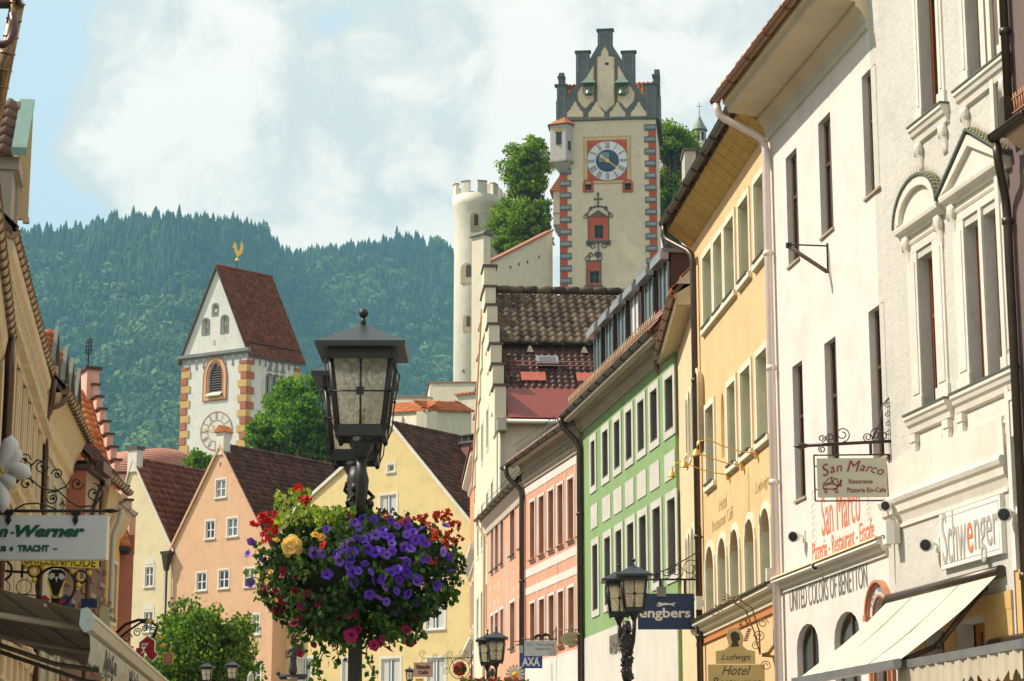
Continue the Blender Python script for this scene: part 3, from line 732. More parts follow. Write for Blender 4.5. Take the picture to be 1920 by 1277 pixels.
# brick coloured entrance arch
dq = q; cx = (q[0]+q[1])/2; hw = (q[1]-q[0])/2; zsp = q[3]-(q[1]-q[0])*.45
def archring(mb, cx, hw, zs, ri, ro, rise, y0, y1, n=12):
    P = lambda r_, i: (cx+(hw+r_)*cos(pi*i/n), zs+(rise+r_)*sin(pi*i/n))
    for i in range(n): mb.prism([P(ri, i), P(ro, i), P(ro, i+1), P(ri, i+1)], y0, y1)
M_brick = plaster('brick_orange', (.55, .22, .10), .15, grain=20)
m = MB(); archring(m, cx, hw, zsp, .0, .03, hw*.9, -.03, -.001); archring(m, cx, hw, zsp, .15, .18, hw*.9, -.05, -.0015); archring(m, cx, hw, zsp, .18, .215, hw*.9, -.08, -.002)
for sx in (-1, 1):
    for a, b in ((.0, .03), (.15, .21)):
        x0, x1 = sorted((cx+sx*(hw+a), cx+sx*(hw+b))); m.box(x0, x1, -.04, -.0012, .1, zsp)
        if b > .2: m.box(x0-.02, x1+.02, -.09, -.003, zsp-.04, zsp+.04)
ar = m.build('entrance_arch', M_brick, W.root)
m = MB(); archring(m, cx, hw, zsp, .03, .15, hw*.9, -.02, -.0025); m.build('arch_field', paint('pale_blue_field', (.60, .62, .62), .7), ar)
for i, ch in enumerate('SAN MARCO'):
    if ch == ' ': continue
    a = radians(152-i*15.5); me = text_mesh(ch, .11, .002)
    me.transform(Matrix.Translation((cx+(hw+.09)*cos(a), -.024, zsp+(hw*.9+.09)*sin(a))) @ Matrix.Rotation(pi/2, 4, 'X') @ Matrix.Rotation(a-pi/2, 4, 'Z'))
    link('letter', me, ar, paint('blue_grey_letters', (.24, .25, .28)))
# cornices
zc = W.uv(1472, 1096)[1]
W.mould([(0, zc+.1), (-.14, zc+.09), (-.16, zc+.04), (-.1, zc+.02), (-.08, zc-.04), (-.03, zc-.06), (-.03, zc-.12), (0, zc-.12)], .0, W.L-.01, M_trim, 'string_course')
W.mould([(-.13, zc+.102), (-.17, zc+.09), (-.165, zc+.12), (0, zc+.135), (0, zc+.102)], .0, W.L-.01, M_cream, 'string_course_cap')
zt = W.uv(1445, 262)[1]; zso = 12.36
W.mould([(0, zt+.30), (-.10, zt+.30), (-.10, zt+.25), (-.07, zt+.22), (-.07, zt+.15), (-.04, zt+.12), (-.04, zt+.02), (0, zt)], -.02, W.L-.01, plaster('greenish_trim', (.60, .58, .46), .08), 'upper_cornice')
W.mould([(0, zso-.2), (-.06, zso-.16), (-.10, zso-.08), (-.18, zso+.0), (-.18, zso+.06), (-.66, zso+.12), (-.66, zso+.2), (-.74, zso+.26), (-.74, zso+.34), (0, zso+.5)], .0, W.L+.0, plaster('cream_soffit', (.66, .56, .38), .08, streak=.2), 'eaves_soffit')
W.roof(zso+.46, .74, 9, 6.5, M_orange, u0=-.1, u1=W.L+.02, under=M_dwood)
W.gutter(-.16, W.L+.05, -.82, zso+.36, COPPER, .075, label='copper coloured gutter')
u_p = W.uv(1458, 700)[0]; zz = zso+.2
W.pipe([(-.08, -.82, zz+.08), (-.08, -.78, zz-.12), (u_p, -.1, zz-.55), (u_p, -.1, 0)], paint('pink_white_pipe', (.72, .62, .57), .4), .062, collars=[(u_p, -.1, W.uv(1458, 470)[1]), (u_p, -.1, W.uv(1458, 690)[1]), (u_p, -.1, W.uv(1462, 905)[1])])
# lettering painted on the wall
M_or = paint('orange_red_letters', (.70, .20, .09), .7)
def plate(H, xl, xr, yt_l, yb_l): 
    ym = (yt_l+yb_l)/2; return H.uv(xl, ym)[0], H.uv(xr, ym)[0], H.uv(xl, yb_l)[1], H.uv(xl, yt_l)[1]
# each word is set by its first letter's top and foot in the wall plane
def wordfit(H, s_, mat, xl, yl, xr, yr, hgt, y=-.004, **kw):
    """(xl,yl),(xr,yr): foot of the word at its left and right ends"""
    a = H.uv(xl, yl); b = H.uv(xr, yr); z = (a[1]+b[1])/2
    return text(s_, .5, mat, H.root, (a[0]+b[0])/2, y, z+hgt/2, fit=(b[0]-a[0], hgt), ext=.002, **kw)
ppm = W.uv(1545, 900)[1]-W.uv(1545, 1000)[1]       # metres per 100 px here
wordfit(W, 'San Marco', M_or, 1542, 1008, 1614, 975, ppm*.80)
wordfit(W, 'Pizzeria - Restaurant - Eiscafe', M_or, 1524, 1053, 1640, 1008, ppm*.36)
m = MB(); a = W.uv(1523, 985); 
for k in range(9):
    zz = a[1]-.28+.09*k; m.strip([(a[0]+.02*sin(k*2), zz), (a[0]+.09+.03*cos(k*3), zz+.05), (a[0]+.2, zz-.02*sin(k))], .018, -.004, -.001)
m.build('faded_emblem', paint('faded_orange', (.74, .54, .46), .8), W.root)
m = MB(); a = W.uv(1626, 945)
for k in range(8):
    zz = a[1]-.22+.07*k; m.strip([(a[0]+.02*sin(k*2), zz), (a[0]+.09+.03*cos(k*3), zz+.04), (a[0]+.19, zz-.02*sin(k))], .014, -.004, -.001)
m.build('faded_emblem', paint('faded_orange', (.74, .54, .46)), W.root)
t = wordfit(W, 'UNITED COLORS OF BENETTON', paint('dark_grey_letters', (.16, .15, .13), .4), 1482, 1150, 1627, 1098, ppm*.43, y=-.005, spacing=1.0)
# wall things on the white house
spotlight(W, 'spotlight', 'round ribbed white spotlight at the left of the red restaurant lettering', W.uv(1490, 1006, -.16)[0], W.uv(1490, 1006, -.16)[1], .4, (-.6, -.7, -.2))
r_ = spotlight(W, 'spotlight', 'small white spotlight just above the cornice under the red restaurant lettering', W.uv(1520, 1062, -.2)[0], W.uv(1520, 1062, -.2)[1], .3, (-.7, -.5, .2), sc=.7)
spotlight(W, 'spotlight', 'small white spotlight hanging under the framed restaurant sign', W.uv(1640, 948, -.3)[0], W.uv(1640, 948, -.3)[1], .35, (-.8, -.4, -.4), sc=.85)
ub, zb = W.uv(1670, 1000, -.1)
b = empty('wall_box_light', 'white box shaped floodlight at the right edge of the white restaurant wall', 'floodlight', W.M @ Vector((ub, 0, zb)), W.root.rotation_euler.z)
m = MB(); m.box(-.08, .08, -.08, 0, -.13, .13); m.tube([(0, -.05, .13), (0, -.05, .4)], .018, 6); m.build('mount', paint('box_beige', (.6, .56, .48), .5), b)
m = MB(); m.box(-.07, .10, -.19, -.081, -.14, .15); m.tube([(-.0, -.13, -.18), (-.0, -.13, -.14)], .03, 8); m.build('lamp_box', WHITE, b)
m = MB(); m.frustum((-.0, -.22, -.03), .09, .02, (-.0, -.191, -.03), .03, .03); m.build('sensor', ZINC, b)
# empty iron bracket
ub, zb = W.uv(1555, 510)
b = empty('iron_sign_bracket', 'empty triangular iron bracket high on the plain white wall', 'bracket', W.M @ Vector((ub, 0, zb)), W.root.rotation_euler.z)
m = MB(); m.tube([(0, -.02, -.02), (0, -.02, .42)], .014, 6); m.tube([(0, -.02, .38), (-.0, -.55, .38)], .012, 6); m.box(-.03, .03, -.62, -.55, .33, .40); m.build('upright_and_stay', IRON, b)
m = MB(); m.tube([(0, -.03, .0), (0, -.6, .36)], .03, 6); m.build('strut', paint('grey_brown_iron', (.12, .09, .07), .5), b)

# ---- apricot hotel ----
Y = House('apricot_hotel', 'apricot yellow hotel with cream framed windows and an arched row below', 'hotel', (3.41, 40.4), (4.05, 33.0))
za, zb2 = Y.uv(1361, 426)[1], Y.uv(1361, 570)[1]
M_blind = plaster('cream_reveal', (.84, .77, .50), .06, streak=.1)
M_shut = paint('pale_grey_green_window', (.58, .58, .44), .35, .1)
def ywin(xl, xr, ya, z0, z1, kind=None, nm='window', sl=True):
    ym = ya; u0, u1 = Y.uv(xl, ym)[0], Y.uv(xr, ym)[0]
    w = Y.window([u0, u1, z0, z1], r=.25, liner=M_blind, fm=M_shut, gm=GLASSB, nv=1, nh=1, sur=(M_yelcream, .11), surp=.03, kind=kind, sill=(M_yelcream if sl else None), sillp=(.12, .07, .09), name=nm)
    m = MB(); m.box(u0+.02, u1-.02, -.09, .13, z0+.006, z0+.035); 
    if sl: m.build('sill_sheet', PIPEDK, w)
    return w
for xl, xr, ym in ((1320.5, 1337, 554), (1341, 1357, 527), (1361, 1379, 498), (1388, 1406.5, 459), (1417, 1438, 415)): ywin(xl, xr, ym, zb2, za)
zc_, zd_ = Y.uv(1392, 700)[1], Y.uv(1392, 859)[1]
for xl, xr, ym in ((1326, 1341, 850), (1367, 1382, 808), (1392, 1410.5, 780), (1421.5, 1442, 750)): ywin(xl, xr, ym, zd_, zc_)
ze_, zf_ = Y.uv(1407, 975)[1]+.02, Y.uv(1399, 1140)[1]+.05
for xl, xr, ym in ((1326, 1341, 1110), (1349, 1364, 1095), (1372, 1388, 1078), (1399.5, 1417, 1060), (1428.5, 1447, 1040)): ywin(xl, xr, ym, zf_, ze_, 'round', 'arched_window', False)
# niche
u0, u1 = Y.uv(1352, 800)[0], Y.uv(1358.5, 800)[0]; zn0, zn1 = Y.uv(1352, 862)[1], Y.uv(1352, 738)[1]
Y.window([u0, u1, zn0, zn1], r=.12, fm=M_yelcream, gm=M_blind, nv=0, nh=0, kind='round', rise=.5, name='niche', fw=.02)
Y.wall([(-.02, 0), (Y.L, 0), (Y.L, 12.7), (-.02, 12.7)], M_yel, 9, .25)
zc = Y.uv(1316.7, 1180)[1]
Y.mould([(0, zc+.13), (-.2, zc+.11), (-.2, zc+.05), (-.13, zc+.03), (-.11, zc-.05), (-.05, zc-.08), (-.04, zc-.15), (0, zc-.15)], -.02, Y.L-.02, M_yelcream, 'string_course')
Y.mould([(0, zc-.20), (-.035, zc-.20), (-.035, zc-.28), (0, zc-.28)], .0, Y.L-.02, plaster('orange_band', (.55, .20, .05), .12), 'orange_band')
Y.mould([(-.02, zc+.132), (-.24, zc+.115), (-.24, zc+.145), (-.02, zc+.165)], -.03, Y.L-.02, PIPEDK, 'string_course_sheet')
zg = 12.72
Y.mould([(0, zg-.48), (-.04, zg-.46), (-.42, zg-.14), (-.42, zg+.0), (0, zg+.2)], -.02, Y.L-.02, plaster('yellow_soffit', (.62, .42, .12), .1), 'eaves_soffit')
m = MB(); n = 17
for i in range(n):
    u = .02+(Y.L-.06)*i/(n-1); m.prism([(-.03, zg-.49), (-.44, zg-.15), (-.44, zg-.12), (-.03, zg-.45)], u-.035, u+.035, 'x')
each(m, 'rafter_tail', plaster('yellow_soffit', (.62, .42, .12)), Y.root)
m = MB()
for i in range(34):
    for k in range(2):
        u = .1+(Y.L-.2)*i/33; y = -.14-.14*k; m.sphere((u, y, zg-.46+(-y-.04)*.84-.03), .018, 6)
each(m, 'soffit_stud', plaster('yellow_soffit', (.62, .42, .12)), Y.root)
m = MB(); prev = None
for i in range(60):
    u = .0+Y.L*i/59; p = (u, -.44-.03*(i % 2), zg-.08-.10*(i % 2))
    if prev: m.tube([prev, p], .008, 4)
    prev = p
m.build('lightning_wire', IRON, Y.root)
Y.roof(zg+.10, .45, 9, 6.0, M_dkbrown, u0=-.02, u1=Y.L-.02, under=M_dwood)
Y.gutter(.0, Y.L-.02, -.52, zg+.0, PIPEDK, .08)
up = Y.uv(1313, 700)[0]
Y.pipe([(.06, -.52, zg-.05), (.06, -.52, zg-.32), (up, -.1, zg-.8), (up, -.1, 0)], PIPEDK, .058, collars=[(up, -.1, 9.5), (up, -.1, 6.6), (up, -.1, 4.8)])
# painted lettering, faded
M_fade = paint('faded_brown_letters', (.50, .36, .16), .85)
pp = (Y.uv(1360, 900)[1]-Y.uv(1360, 1000)[1])
wordfit(Y, 'Hotel', M_fade, 1349, 960, 1363, 950, pp*.28); wordfit(Y, 'Restaurant Café', M_fade, 1336, 995, 1375, 975, pp*.24)
wordfit(Y, 'Ludwigs', M_fade, 1417, 932, 1443, 916, pp*.26, shear=.3)
m = MB(); a = Y.uv(1404, 930); m.prism([(a[0]-.1, a[1]-.3), (a[0]+.1, a[1]-.3), (a[0]+.05, a[1]+.1), (a[0]+.09, a[1]+.3), (a[0], a[1]+.5), (a[0]-.09, a[1]+.3), (a[0]-.05, a[1]+.1)], -.003, -.001); m.build('painted_figure', M_fade, Y.root)
for (px_, py_) in ((1416, 850), (1390, 872), (1363, 890)):
    u, z = Y.uv(px_, py_, -.05); m = MB(); m.box(-.05, .05, -.06, 0, -.09, .09)
    b = empty('swan_neck_lamp', {1416: 'gilt swan neck wall lamp, nearest of three under the windows of the apricot hotel', 1390: 'gilt swan neck wall lamp, middle one of three on the apricot hotel', 1363: 'gilt swan neck wall lamp, farthest of three on the apricot hotel'}[px_], 'wall lamp', Y.M @ Vector((u, 0, z)), Y.root.rotation_euler.z, 'swan neck lamps on the apricot hotel')
    m.build('wall_plate', GOLD, b); m = MB(); m.tube([(0, -.05, .0), (0, -.3, .03), (0, -.6, .12), (0, -.8, .22), (0, -.95, .18), (0, -1.0, .05)], .01, 5); m.build('swan_neck', GOLD, b)
    m = MB(); m.lathe([(.02, .08), (.06, .03), (.075, -.03)], (0, -1.0, -.02), 10, cap=False); m.build('shade', GOLD, b)

# ---- narrow cream house with boarded soffit ----
K = House('narrow_cream_house', 'narrow cream house with boarded soffit between the green house and apricot hotel', 'house', (3.45, 45.5), (3.41, 40.42))
for i, (xl, xr, yt, yb) in enumerate(((1287, 1289.5, 750, 800), (1292, 1295, 735, 790), (1298, 1301.5, 720, 778), (1305, 1309, 700, 765), (1287, 1289.5, 1010, 1070), (1292, 1295, 1000, 1065), (1298, 1301.5, 990, 1055), (1305, 1309, 980, 1045))):
    u0, u1 = K.uv(xl, (yt+yb)/2)[0], K.uv(xr, (yt+yb)/2)[0]; z1 = K.uv(1298, 720 if i < 4 else 990)[1]
    K.window([u0, u1, z1-1.3, z1], r=.15, fm=M_yelcream, nv=1, nh=0, kind='round', sur=(M_yelcream, .08))
K.wall([(0, 0), (K.L, 0), (K.L, 11.5), (0, 11.5)], plaster('pale_apricot', (.76, .60, .36), .1), 8, .15)
zk = 11.2
m = MB(); m.prism([(0, zk-.1), (-.32, zk-.1), (-.32, zk+.1), (0, zk+.3)], -.3, K.L+.15, 'x'); m.build('eaves', plaster('cream_soffit2', (.60, .54, .38), .1), K.root)
m = MB()
for i in range(8): m.box(-.3, K.L+.1, -.31+.038*i, -.31+.038*i+.033, zk-.125, zk-.101)
m.build('soffit_boards', paint('soffit_boards', (.58, .46, .24), .6, .2), K.root)
K.roof(zk+.2, .33, 8, 5.0, M_orange, u0=-.3, u1=K.L+.15, under=M_dwood, tw=.22, th=.3)
K.gutter(-.5, K.L+.2, -.38, zk+.08, COPPER, .07)
K.pipe([(-.4, -.38, zk), (-.4, -.36, zk-.2), (-.28, -.1, zk-.55), (-.28, -.1, 0)], COPPER, .055, collars=[(-.28, -.08, 8), (-.28, -.08, 5.2)])
m = MB(); m.prism([(-.3, zk+.3), (2.6, zk+3.2), (2.6, zk+.3)], K.L+.151, K.L+.19, 'x'); m.build('gable_board', M_greytrim, K.root)

# ---- green house ----
G = House('green_house', 'apple green house with grey framed windows, square panels and brown dormers', 'house', (1.783, 54.2), (3.37, 44.5))
zt_, zb_ = G.uv(1174.6, 775)[1], G.uv(1108.8, 922)[1]+.1
lt_, lb_ = G.uv(1112.4, 1024)[1], G.uv(1112.4, 1146)[1]
pt_, pb_ = G.uv(1109, 950)[1], G.uv(1109, 994)[1]
cols = ((1109.5, 1117, 1112.5, 1122), (1131.4, 1141.7, 1135, 1146), (1152.7, 1163, 1156.5, 1167.5), (1174.6, 1185.6, 1178, 1190.5), (1197, 1209, 1201, 1214), (1221, 1234, 1226.5, 1241), (1249, 1264, 1254.5, 1269.5))
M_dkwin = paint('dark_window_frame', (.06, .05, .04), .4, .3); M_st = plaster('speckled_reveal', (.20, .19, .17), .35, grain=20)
def greywin(q, nm='window'):
    w = G.window(q, r=.2, fm=M_dkwin, nv=1, nh=1, fw=.05, sur=(M_greytrim, .16), surp=.025, sill=None, bw=.035)
    m = MB(); m.box(q[0]+.004, q[1]-.004, -.03, .13, q[2]+.003, q[2]+.03); m.build('sill_sheet', M_dkwin, w)
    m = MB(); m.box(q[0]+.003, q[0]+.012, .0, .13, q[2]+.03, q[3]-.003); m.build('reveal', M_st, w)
for a, b, c, d in cols:
    ym = 0
    uu = [G.uv(a, 900 if a < 1150 else 800)[0], G.uv(b, 900 if a < 1150 else 800)[0]]; greywin([uu[0], uu[1], zb_, zt_])
    uu = [G.uv(c, 1080)[0], G.uv(d, 1080)[0]]; greywin([uu[0], uu[1], lb_, lt_])
G.wall([(0, 0), (G.L, 0), (G.L, 11.4), (0, 11.4)], M_green, 9, .2)
m = MB()
for a, b, c, d in cols:
    u0, u1 = G.uv(a-1, 950)[0], G.uv(b+4, 950)[0]; p = MB(); p.box(u0, u1, -.018, -.001, pb_, pt_); p.build('white_panel', M_greytrim, G.root)
zw = G.uv(1104.5, 1194)[1]
G.mould([(0, .1), (-.02, .1), (-.02, zw), (0, zw)], .0, G.L, plaster('shopfront_plaster', (.66, .63, .56), .1, streak=.3), 'ground_floor_band')
zcv = G.uv(1098, 805)[1]; zge = 11.5
G.mould([(0, zcv), (-.05, zcv), (-.06, zcv+.08), (-.12, zcv+.1), (-.16, zcv+.25), (-.30, zcv+.42), (-.34, zge-.18), (-.46, zge-.14), (-.46, zge), (0, zge)], -.15, G.L-.02, M_cove, 'eaves_cove')
G.roof(zge+.03, .45, 9, 6.2, M_pinktile, u0=-.15, u1=G.L, under=M_dwood, tw=.24, th=.3)
G.gutter(-.2, G.L, -.48, zge+.02, PIPEDK, .08)
G.pipe([(-.2, -.53, zge-.05), (-.2, -.5, zge-.25), (.02, -.1, zge-.75), (.02, -.1, 0)], PIPEDK, .075, collars=[(.02, -.1, 9), (.02, -.1, 6), (.02, -.1, 3.4)])
def fence(H, name, u0, u1, y, z, h, mat, step=.12, kind='zig', lean=0.0, label=None):
    m = MB(); n = int((u1-u0)/step)
    m.tube([(u0, y, z+h), (u1, y, z+h)], .011, 4); m.tube([(u0, y, z+.04), (u1, y, z+.04)], .011, 4)
    for i in range(n):
        a = u0+(u1-u0)*i/n; b = u0+(u1-u0)*(i+1)/n
        if kind == 'zig': m.tube([(a, y, z+.04), ((a+b)/2, y, z+h), (b, y, z+.04)], .008, 3)
        else: m.tube([(a, y-.12, z), (a, y+.16, z+.14), (a, y+.10, z+h)], .014, 4)
    return m.build(name, mat, H.root, label)
fence(G, 'snow_guard', -.1, G.L-.1, -.36, zge+.12, .34, paint('ochre_iron', (.36, .23, .10), .5, .3), .16)
# dormers
M_cheek = paint('dark_brown_cheek', (.055, .026, .018), .55, .3); M_dglass = glassmat('dormer_glass', (.05, .10, .10), .1)
nd = 6
for i in range(nd):
    u = 1.75+i*1.42; d = empty('d', 'x', 'x') if False else None
    z0, z1 = zge+.25, zge+1.85; y0 = .05
    m = MB(); m.box(u-.42, u+.42, y0+.05, y0+2.6, z0, z1); do = m.build('dormer', M_cheek, G.root)
    m = MB(); m.box(u-.5, u+.5, y0-.16, y0+2.8, z1+.002, z1+.09); m.build('dormer_roof', paint('dormer_sheet', (.16, .18, .15), .5, .3), do)
    m = MB(); m.box(u-.5, u+.5, y0-.2, y0-.02, z1-.16, z1-.002); m.build('shutter_box', ZINC, do)
    m = MB(); m.box(u-.36, u+.36, y0-.0, y0+.048, z0+.08, z1-.17); m.build('dormer_window', (paint('white_blind', (.6, .62, .6), .6) if i == 3 else M_dglass), do)
    m = MB()
    for a in (-.40, -.015, .36): m.box(u+a, u+a+.035, y0-.03, y0-.002, z0+.05, z1-.17)
    m.build('dormer_frame', ZINC, do)

# ---- salmon house with painted white bands ----
P = House('salmon_banded_house', 'salmon house with painted white bands and a frieze under the eaves', 'house', (.362, 60.7), (1.76, 54.4))
ta, tb = P.uv(1066, 900)[1], P.uv(1066, 1016)[1]; tc_, td_ = P.uv(997, 1132)[1], P.uv(1067, 1206)[1]
M_jamb = plaster('orange_brown_jamb', (.50, .20, .08), .12)
pc = ((994.7, 1003.8), (1011.5, 1021.5), (1029.5, 1039.5), (1047, 1057), (1066, 1077), (1084, 1092))
pcl = ((996, 1005), (1013, 1023), (1031, 1041), (1049.5, 1060), (1069, 1080), (1087, 1094))
cen = []
for (a, b), (c, d) in zip(pc, pcl):
    u0, u1 = P.uv(a, 980)[0], P.uv(b, 980)[0]; cen.append((u0, u1))
    for q in ([u0, u1, tb, ta], [u0, u1, td_, tc_]):
        w = P.window(q, r=.24, fm=WHITE, gm=GLASSB, nv=1, nh=1, fw=.05, sur=(M_pinktrim, .07), surp=.03)
        m = MB(); m.box(q[0]+.003, q[0]+.015, .0, .17, q[2]+.01, q[3]-.01); m.box(q[0]-.04, q[1]+.04, -.1, .15, q[2]-.02, q[2]+.008); m.build('jamb_lining', M_jamb, w)
P.wall([(0, 0), (P.L, 0), (P.L, 11.28), (0, 11.28)], M_pink, 9, .24)
m = MB(); zu = P.uv(990, 1068)[1]
for z, h in ((tb-.42, .22), (tc_+.28, .2), (ta+.3, .22), (td_-.5, .3)): m.box(0, P.L, -.014, -.001, z, z+h)
prevu = 0
for (u0, u1) in cen: 
    pass
edges = [0.0]+[ (cen[i][1]+cen[i+1][0])/2 for i in range(len(cen)-1)]+[P.L]
for e in edges[1:-1]:
    m.box(e-.10, e-.055, -.0135, -.0008, td_-.2, ta+.35); m.box(e+.055, e+.10, -.0135, -.0008, td_-.2, ta+.35)
m.box(.0, .12, -.013, -.0006, td_-.2, ta+.5); m.box(P.L-.12, P.L, -.013, -.0006, td_-.2, ta+.5)
m.build('painted_bands', M_pinktrim, P.root)
P.mould([(0, .1), (-.03, .1), (-.03, td_-.3), (0, td_-.3)], 0, P.L, plaster('white_shopfront', (.74, .72, .66), .06, streak=.15), 'shopfront')
zfr = P.uv(985, 913)[1]; zpe = 11.3
P.mould([(0, zfr), (-.05, zfr), (-.05, zfr+.38), (-.09, zfr+.42), (-.12, zfr+.55), (-.26, zfr+.72), (-.3, zpe-.12), (-.44, zpe-.1), (-.44, zpe), (0, zpe)], -.1, P.L, M_cove, 'eaves_cornice')
m = MB(); n = 34
for i in range(n):
    u = .05+(P.L-.1)*i/(n-1); m.smooth = True
    m.tube([(u-.03, -.06, zfr+.05), (u+.03, -.08, zfr+.16), (u-.03, -.08, zfr+.27), (u+.03, -.06, zfr+.37)], .03, 5)
fr = m.build('frieze_scrolls', plaster('frieze', (.50, .46, .36), .12), P.root)
P.roof(zpe+.02, .44, 9, 3.4, M_pinktile, u0=-.15, u1=P.L, under=M_dwood, tw=.24, th=.3)
P.gutter(-.8, P.L, -.46, zpe+.0, PIPEDK, .07)
fence(P, 'snow_guard', -.2, P.L*.75, -.30, zpe+.05, .45, paint('dark_green_iron', (.03, .045, .035), .5, .3), .2, 'hook')
P.pipe([(-.2, -.51, zpe-.05), (-.2, -.48, zpe-.35), (.03, -.1, zpe-.75), (.03, -.1, 0)], PIPEDK, .07, collars=[(.03, -.1, 8), (.03, -.1, 5)])

# ---- lower pink house with painted figure ----
Q = House('low_pink_house', 'lower pink house with narrow grey windows and a pale painted figure', 'house', (-.785, 68.6), (.362, 60.7))
qa, qb = Q.uv(957, 955)[1], Q.uv(957, 1046)[1]; qc, qd = Q.uv(959, 1131)[1], Q.uv(959, 1218)[1]
for a, b in ((921, 926), (929, 935), (939, 944.6), (957, 966), (974, 980)):
    u0, u1 = Q.uv(a, 1010)[0], Q.uv(b, 1010)[0]
    for q in ([u0, u1, qb, qa], [u0, u1, qd, qc]):
        w = Q.window(q, r=.2, fm=paint('pale_grey_frame', (.42, .45, .44), .4), gm=GLASSB, nv=1, nh=0, fw=.05, sur=(M_pinktrim, .08), surp=.02); 
        m = MB(); m.box(q[0], q[1], -.1, .12, q[2]-.01, q[2]+.02); m.build('sill_sheet', PIPEDK, w)
Q.wall([(0, 0), (Q.L, 0), (Q.L, 10.75), (0, 10.75)], M_pink2, 9, .2)
m = MB(); u, z = Q.uv(950, 1100)
m.prism([(u-.16, z-1.3), (u+.2, z-1.3), (u+.3, z-.2), (u+.2, z+.6), (u+.28, z+1.0), (u+.12, z+1.2), (u, z+1.5), (u-.08, z+1.1), (u-.22, z+.9), (u-.15, z+.1)], -.004, -.001)
m.build('painted_figure', plaster('faded_grey_paint', (.55, .45, .40), .3), Q.root)
m = MB()
for i in range(5):
    for zz in (qb-.55, qc+.3, qd-.7): 
        u = .9+i*.9+(2.2 if i > 2 else 0)
        m.prism([(u-.14, zz+.1), (u+.14, zz+.1), (u+.05, zz-.02), (u, zz-.16), (u-.05, zz-.02)], -.004, -.001)
m.build('painted_garlands', plaster('faded_garland', (.74, .60, .54), .1), Q.root)
zqe = 10.8
Q.mould([(0, zqe-.5), (-.05, zqe-.5), (-.08, zqe-.3), (-.2, zqe-.12), (-.24, zqe), (0, zqe)], -.1, Q.L-.1, plaster('pinkish_cove', (.60, .50, .42), .1), 'eaves_cove')
Q.roof(zqe+.02, .22, 9, 5.5, M_brown, u0=-.2, u1=Q.L-.1, under=M_dwood)
Q.gutter(-.4, Q.L-.05, -.3, zqe, PIPEDK, .07)
fence(Q, 'snow_guard', -.2, Q.L*.9, -.1, zqe+.05, .42, paint('dark_green_iron', (.03, .045, .035)), .2, 'hook')
Q.pipe([(-.3, -.3, zqe-.05), (-.3, -.28, zqe-.2), (-.1, -.08, zqe-.5), (-.1, -.08, 0)], M_cream, .05)
# ======================= end of the street, church and castle =======================
M_lgrey = plaster('pale_grey_green_plaster', (.50, .50, .42), .12, streak=.3)
M_ivory = plaster('ivory_plaster', (.72, .66, .50), .1, streak=.3)
S = House('stepped_gable_house', 'tall cream house with stepped gable and two-part brown tile roof', 'house', (-1.38, 79.5), (-.483, 67.5))
au, zA, zE = 6.0, 19.15, 13.85; SD = 15
for i, (z0, z1) in enumerate(((4.5, 6.0), (7.6, 9.1), (10.6, 12.1), (13.6, 14.9))):
    for u in (2.0, 4.4, 7.2, 9.6):
        if i == 3 and u in (2.0, 9.6): continue
        S.window([u, u+.8, z0, z1], r=.18, fm=WHITE, gm=GLASSB, sur=(M_trim, .1))
S.wall([(0, 0), (S.L, 0), (S.L, zE), (au, zA), (0, zE)], M_ivory, SD, .18)
mb = MB(); mb.prism([(S.L+.2, zE-.1), (au, zA-.05), (-.2, zE-.1), (-.2, zE-.2), (au, zA-.2), (S.L+.2, zE-.2)], .3, SD); ro = mb.build('roof', M_brown, S.root)
E = np.array((S.L+.2, 0, zE-.05)); R = np.array((au, 0, zA)); D = R-E
t0, t1 = .23, .545
M_wetbrown = tilemat('dark_wet_tiles', [(.05, .022, .018), (.085, .04, .03), (.12, .06, .045)], .35)
M_bigbrown = tilemat('weathered_brown_tiles', [(.055, .036, .025), (.11, .072, .046), (.19, .135, .085)], .6, moss=.35, mosscol=(.07, .065, .04))
tiles('lower_roof_tiles', tuple(E+D*t0+np.array((0, .35, 0))), (0, SD-.5, 0), tuple(D*(t1-t0)), .22, .30, M_wetbrown, ro, wave=.05, lift=.03, seed=5)
up = np.array((.1, 0, .28))
tiles('upper_roof_tiles', tuple(E+D*(t1-.01)+up+np.array((0, .3, 0))), (0, SD-.5, 0), tuple(D*(1-t1+.01)-up*.6), .29, .36, M_bigbrown, ro, wave=.07, lift=.03, seed=6)
tiles('far_roof_tiles', (-.2, SD, zE-.05), (0, -SD+.3, 0), (au+.2, 0, zA-zE), .4, .42, M_bigbrown, ro, wave=.07)
m = MB(); n = 30
for i in range(n): m.tube([(au, .3+(SD-.5)*i/n, zA+.28), (au, .3+(SD-.5)*(i+1)/n+.03, zA+.30)], [.13, .15], 8)
m.build('ridge_tiles', M_bigbrown, ro)
m = MB(); p0, p1 = E+np.array((0, 0, .03)), E+D*t0+np.array((0, 0, .05))
m.poly((p0[0], .35, p0[2]), (p1[0], .35, p1[2]), (p1[0], SD, p1[2]), (p0[0], SD, p0[2])); m.build('red_sheet_strip', paint('red_sheet', (.22, .04, .03), .45, .15), ro)
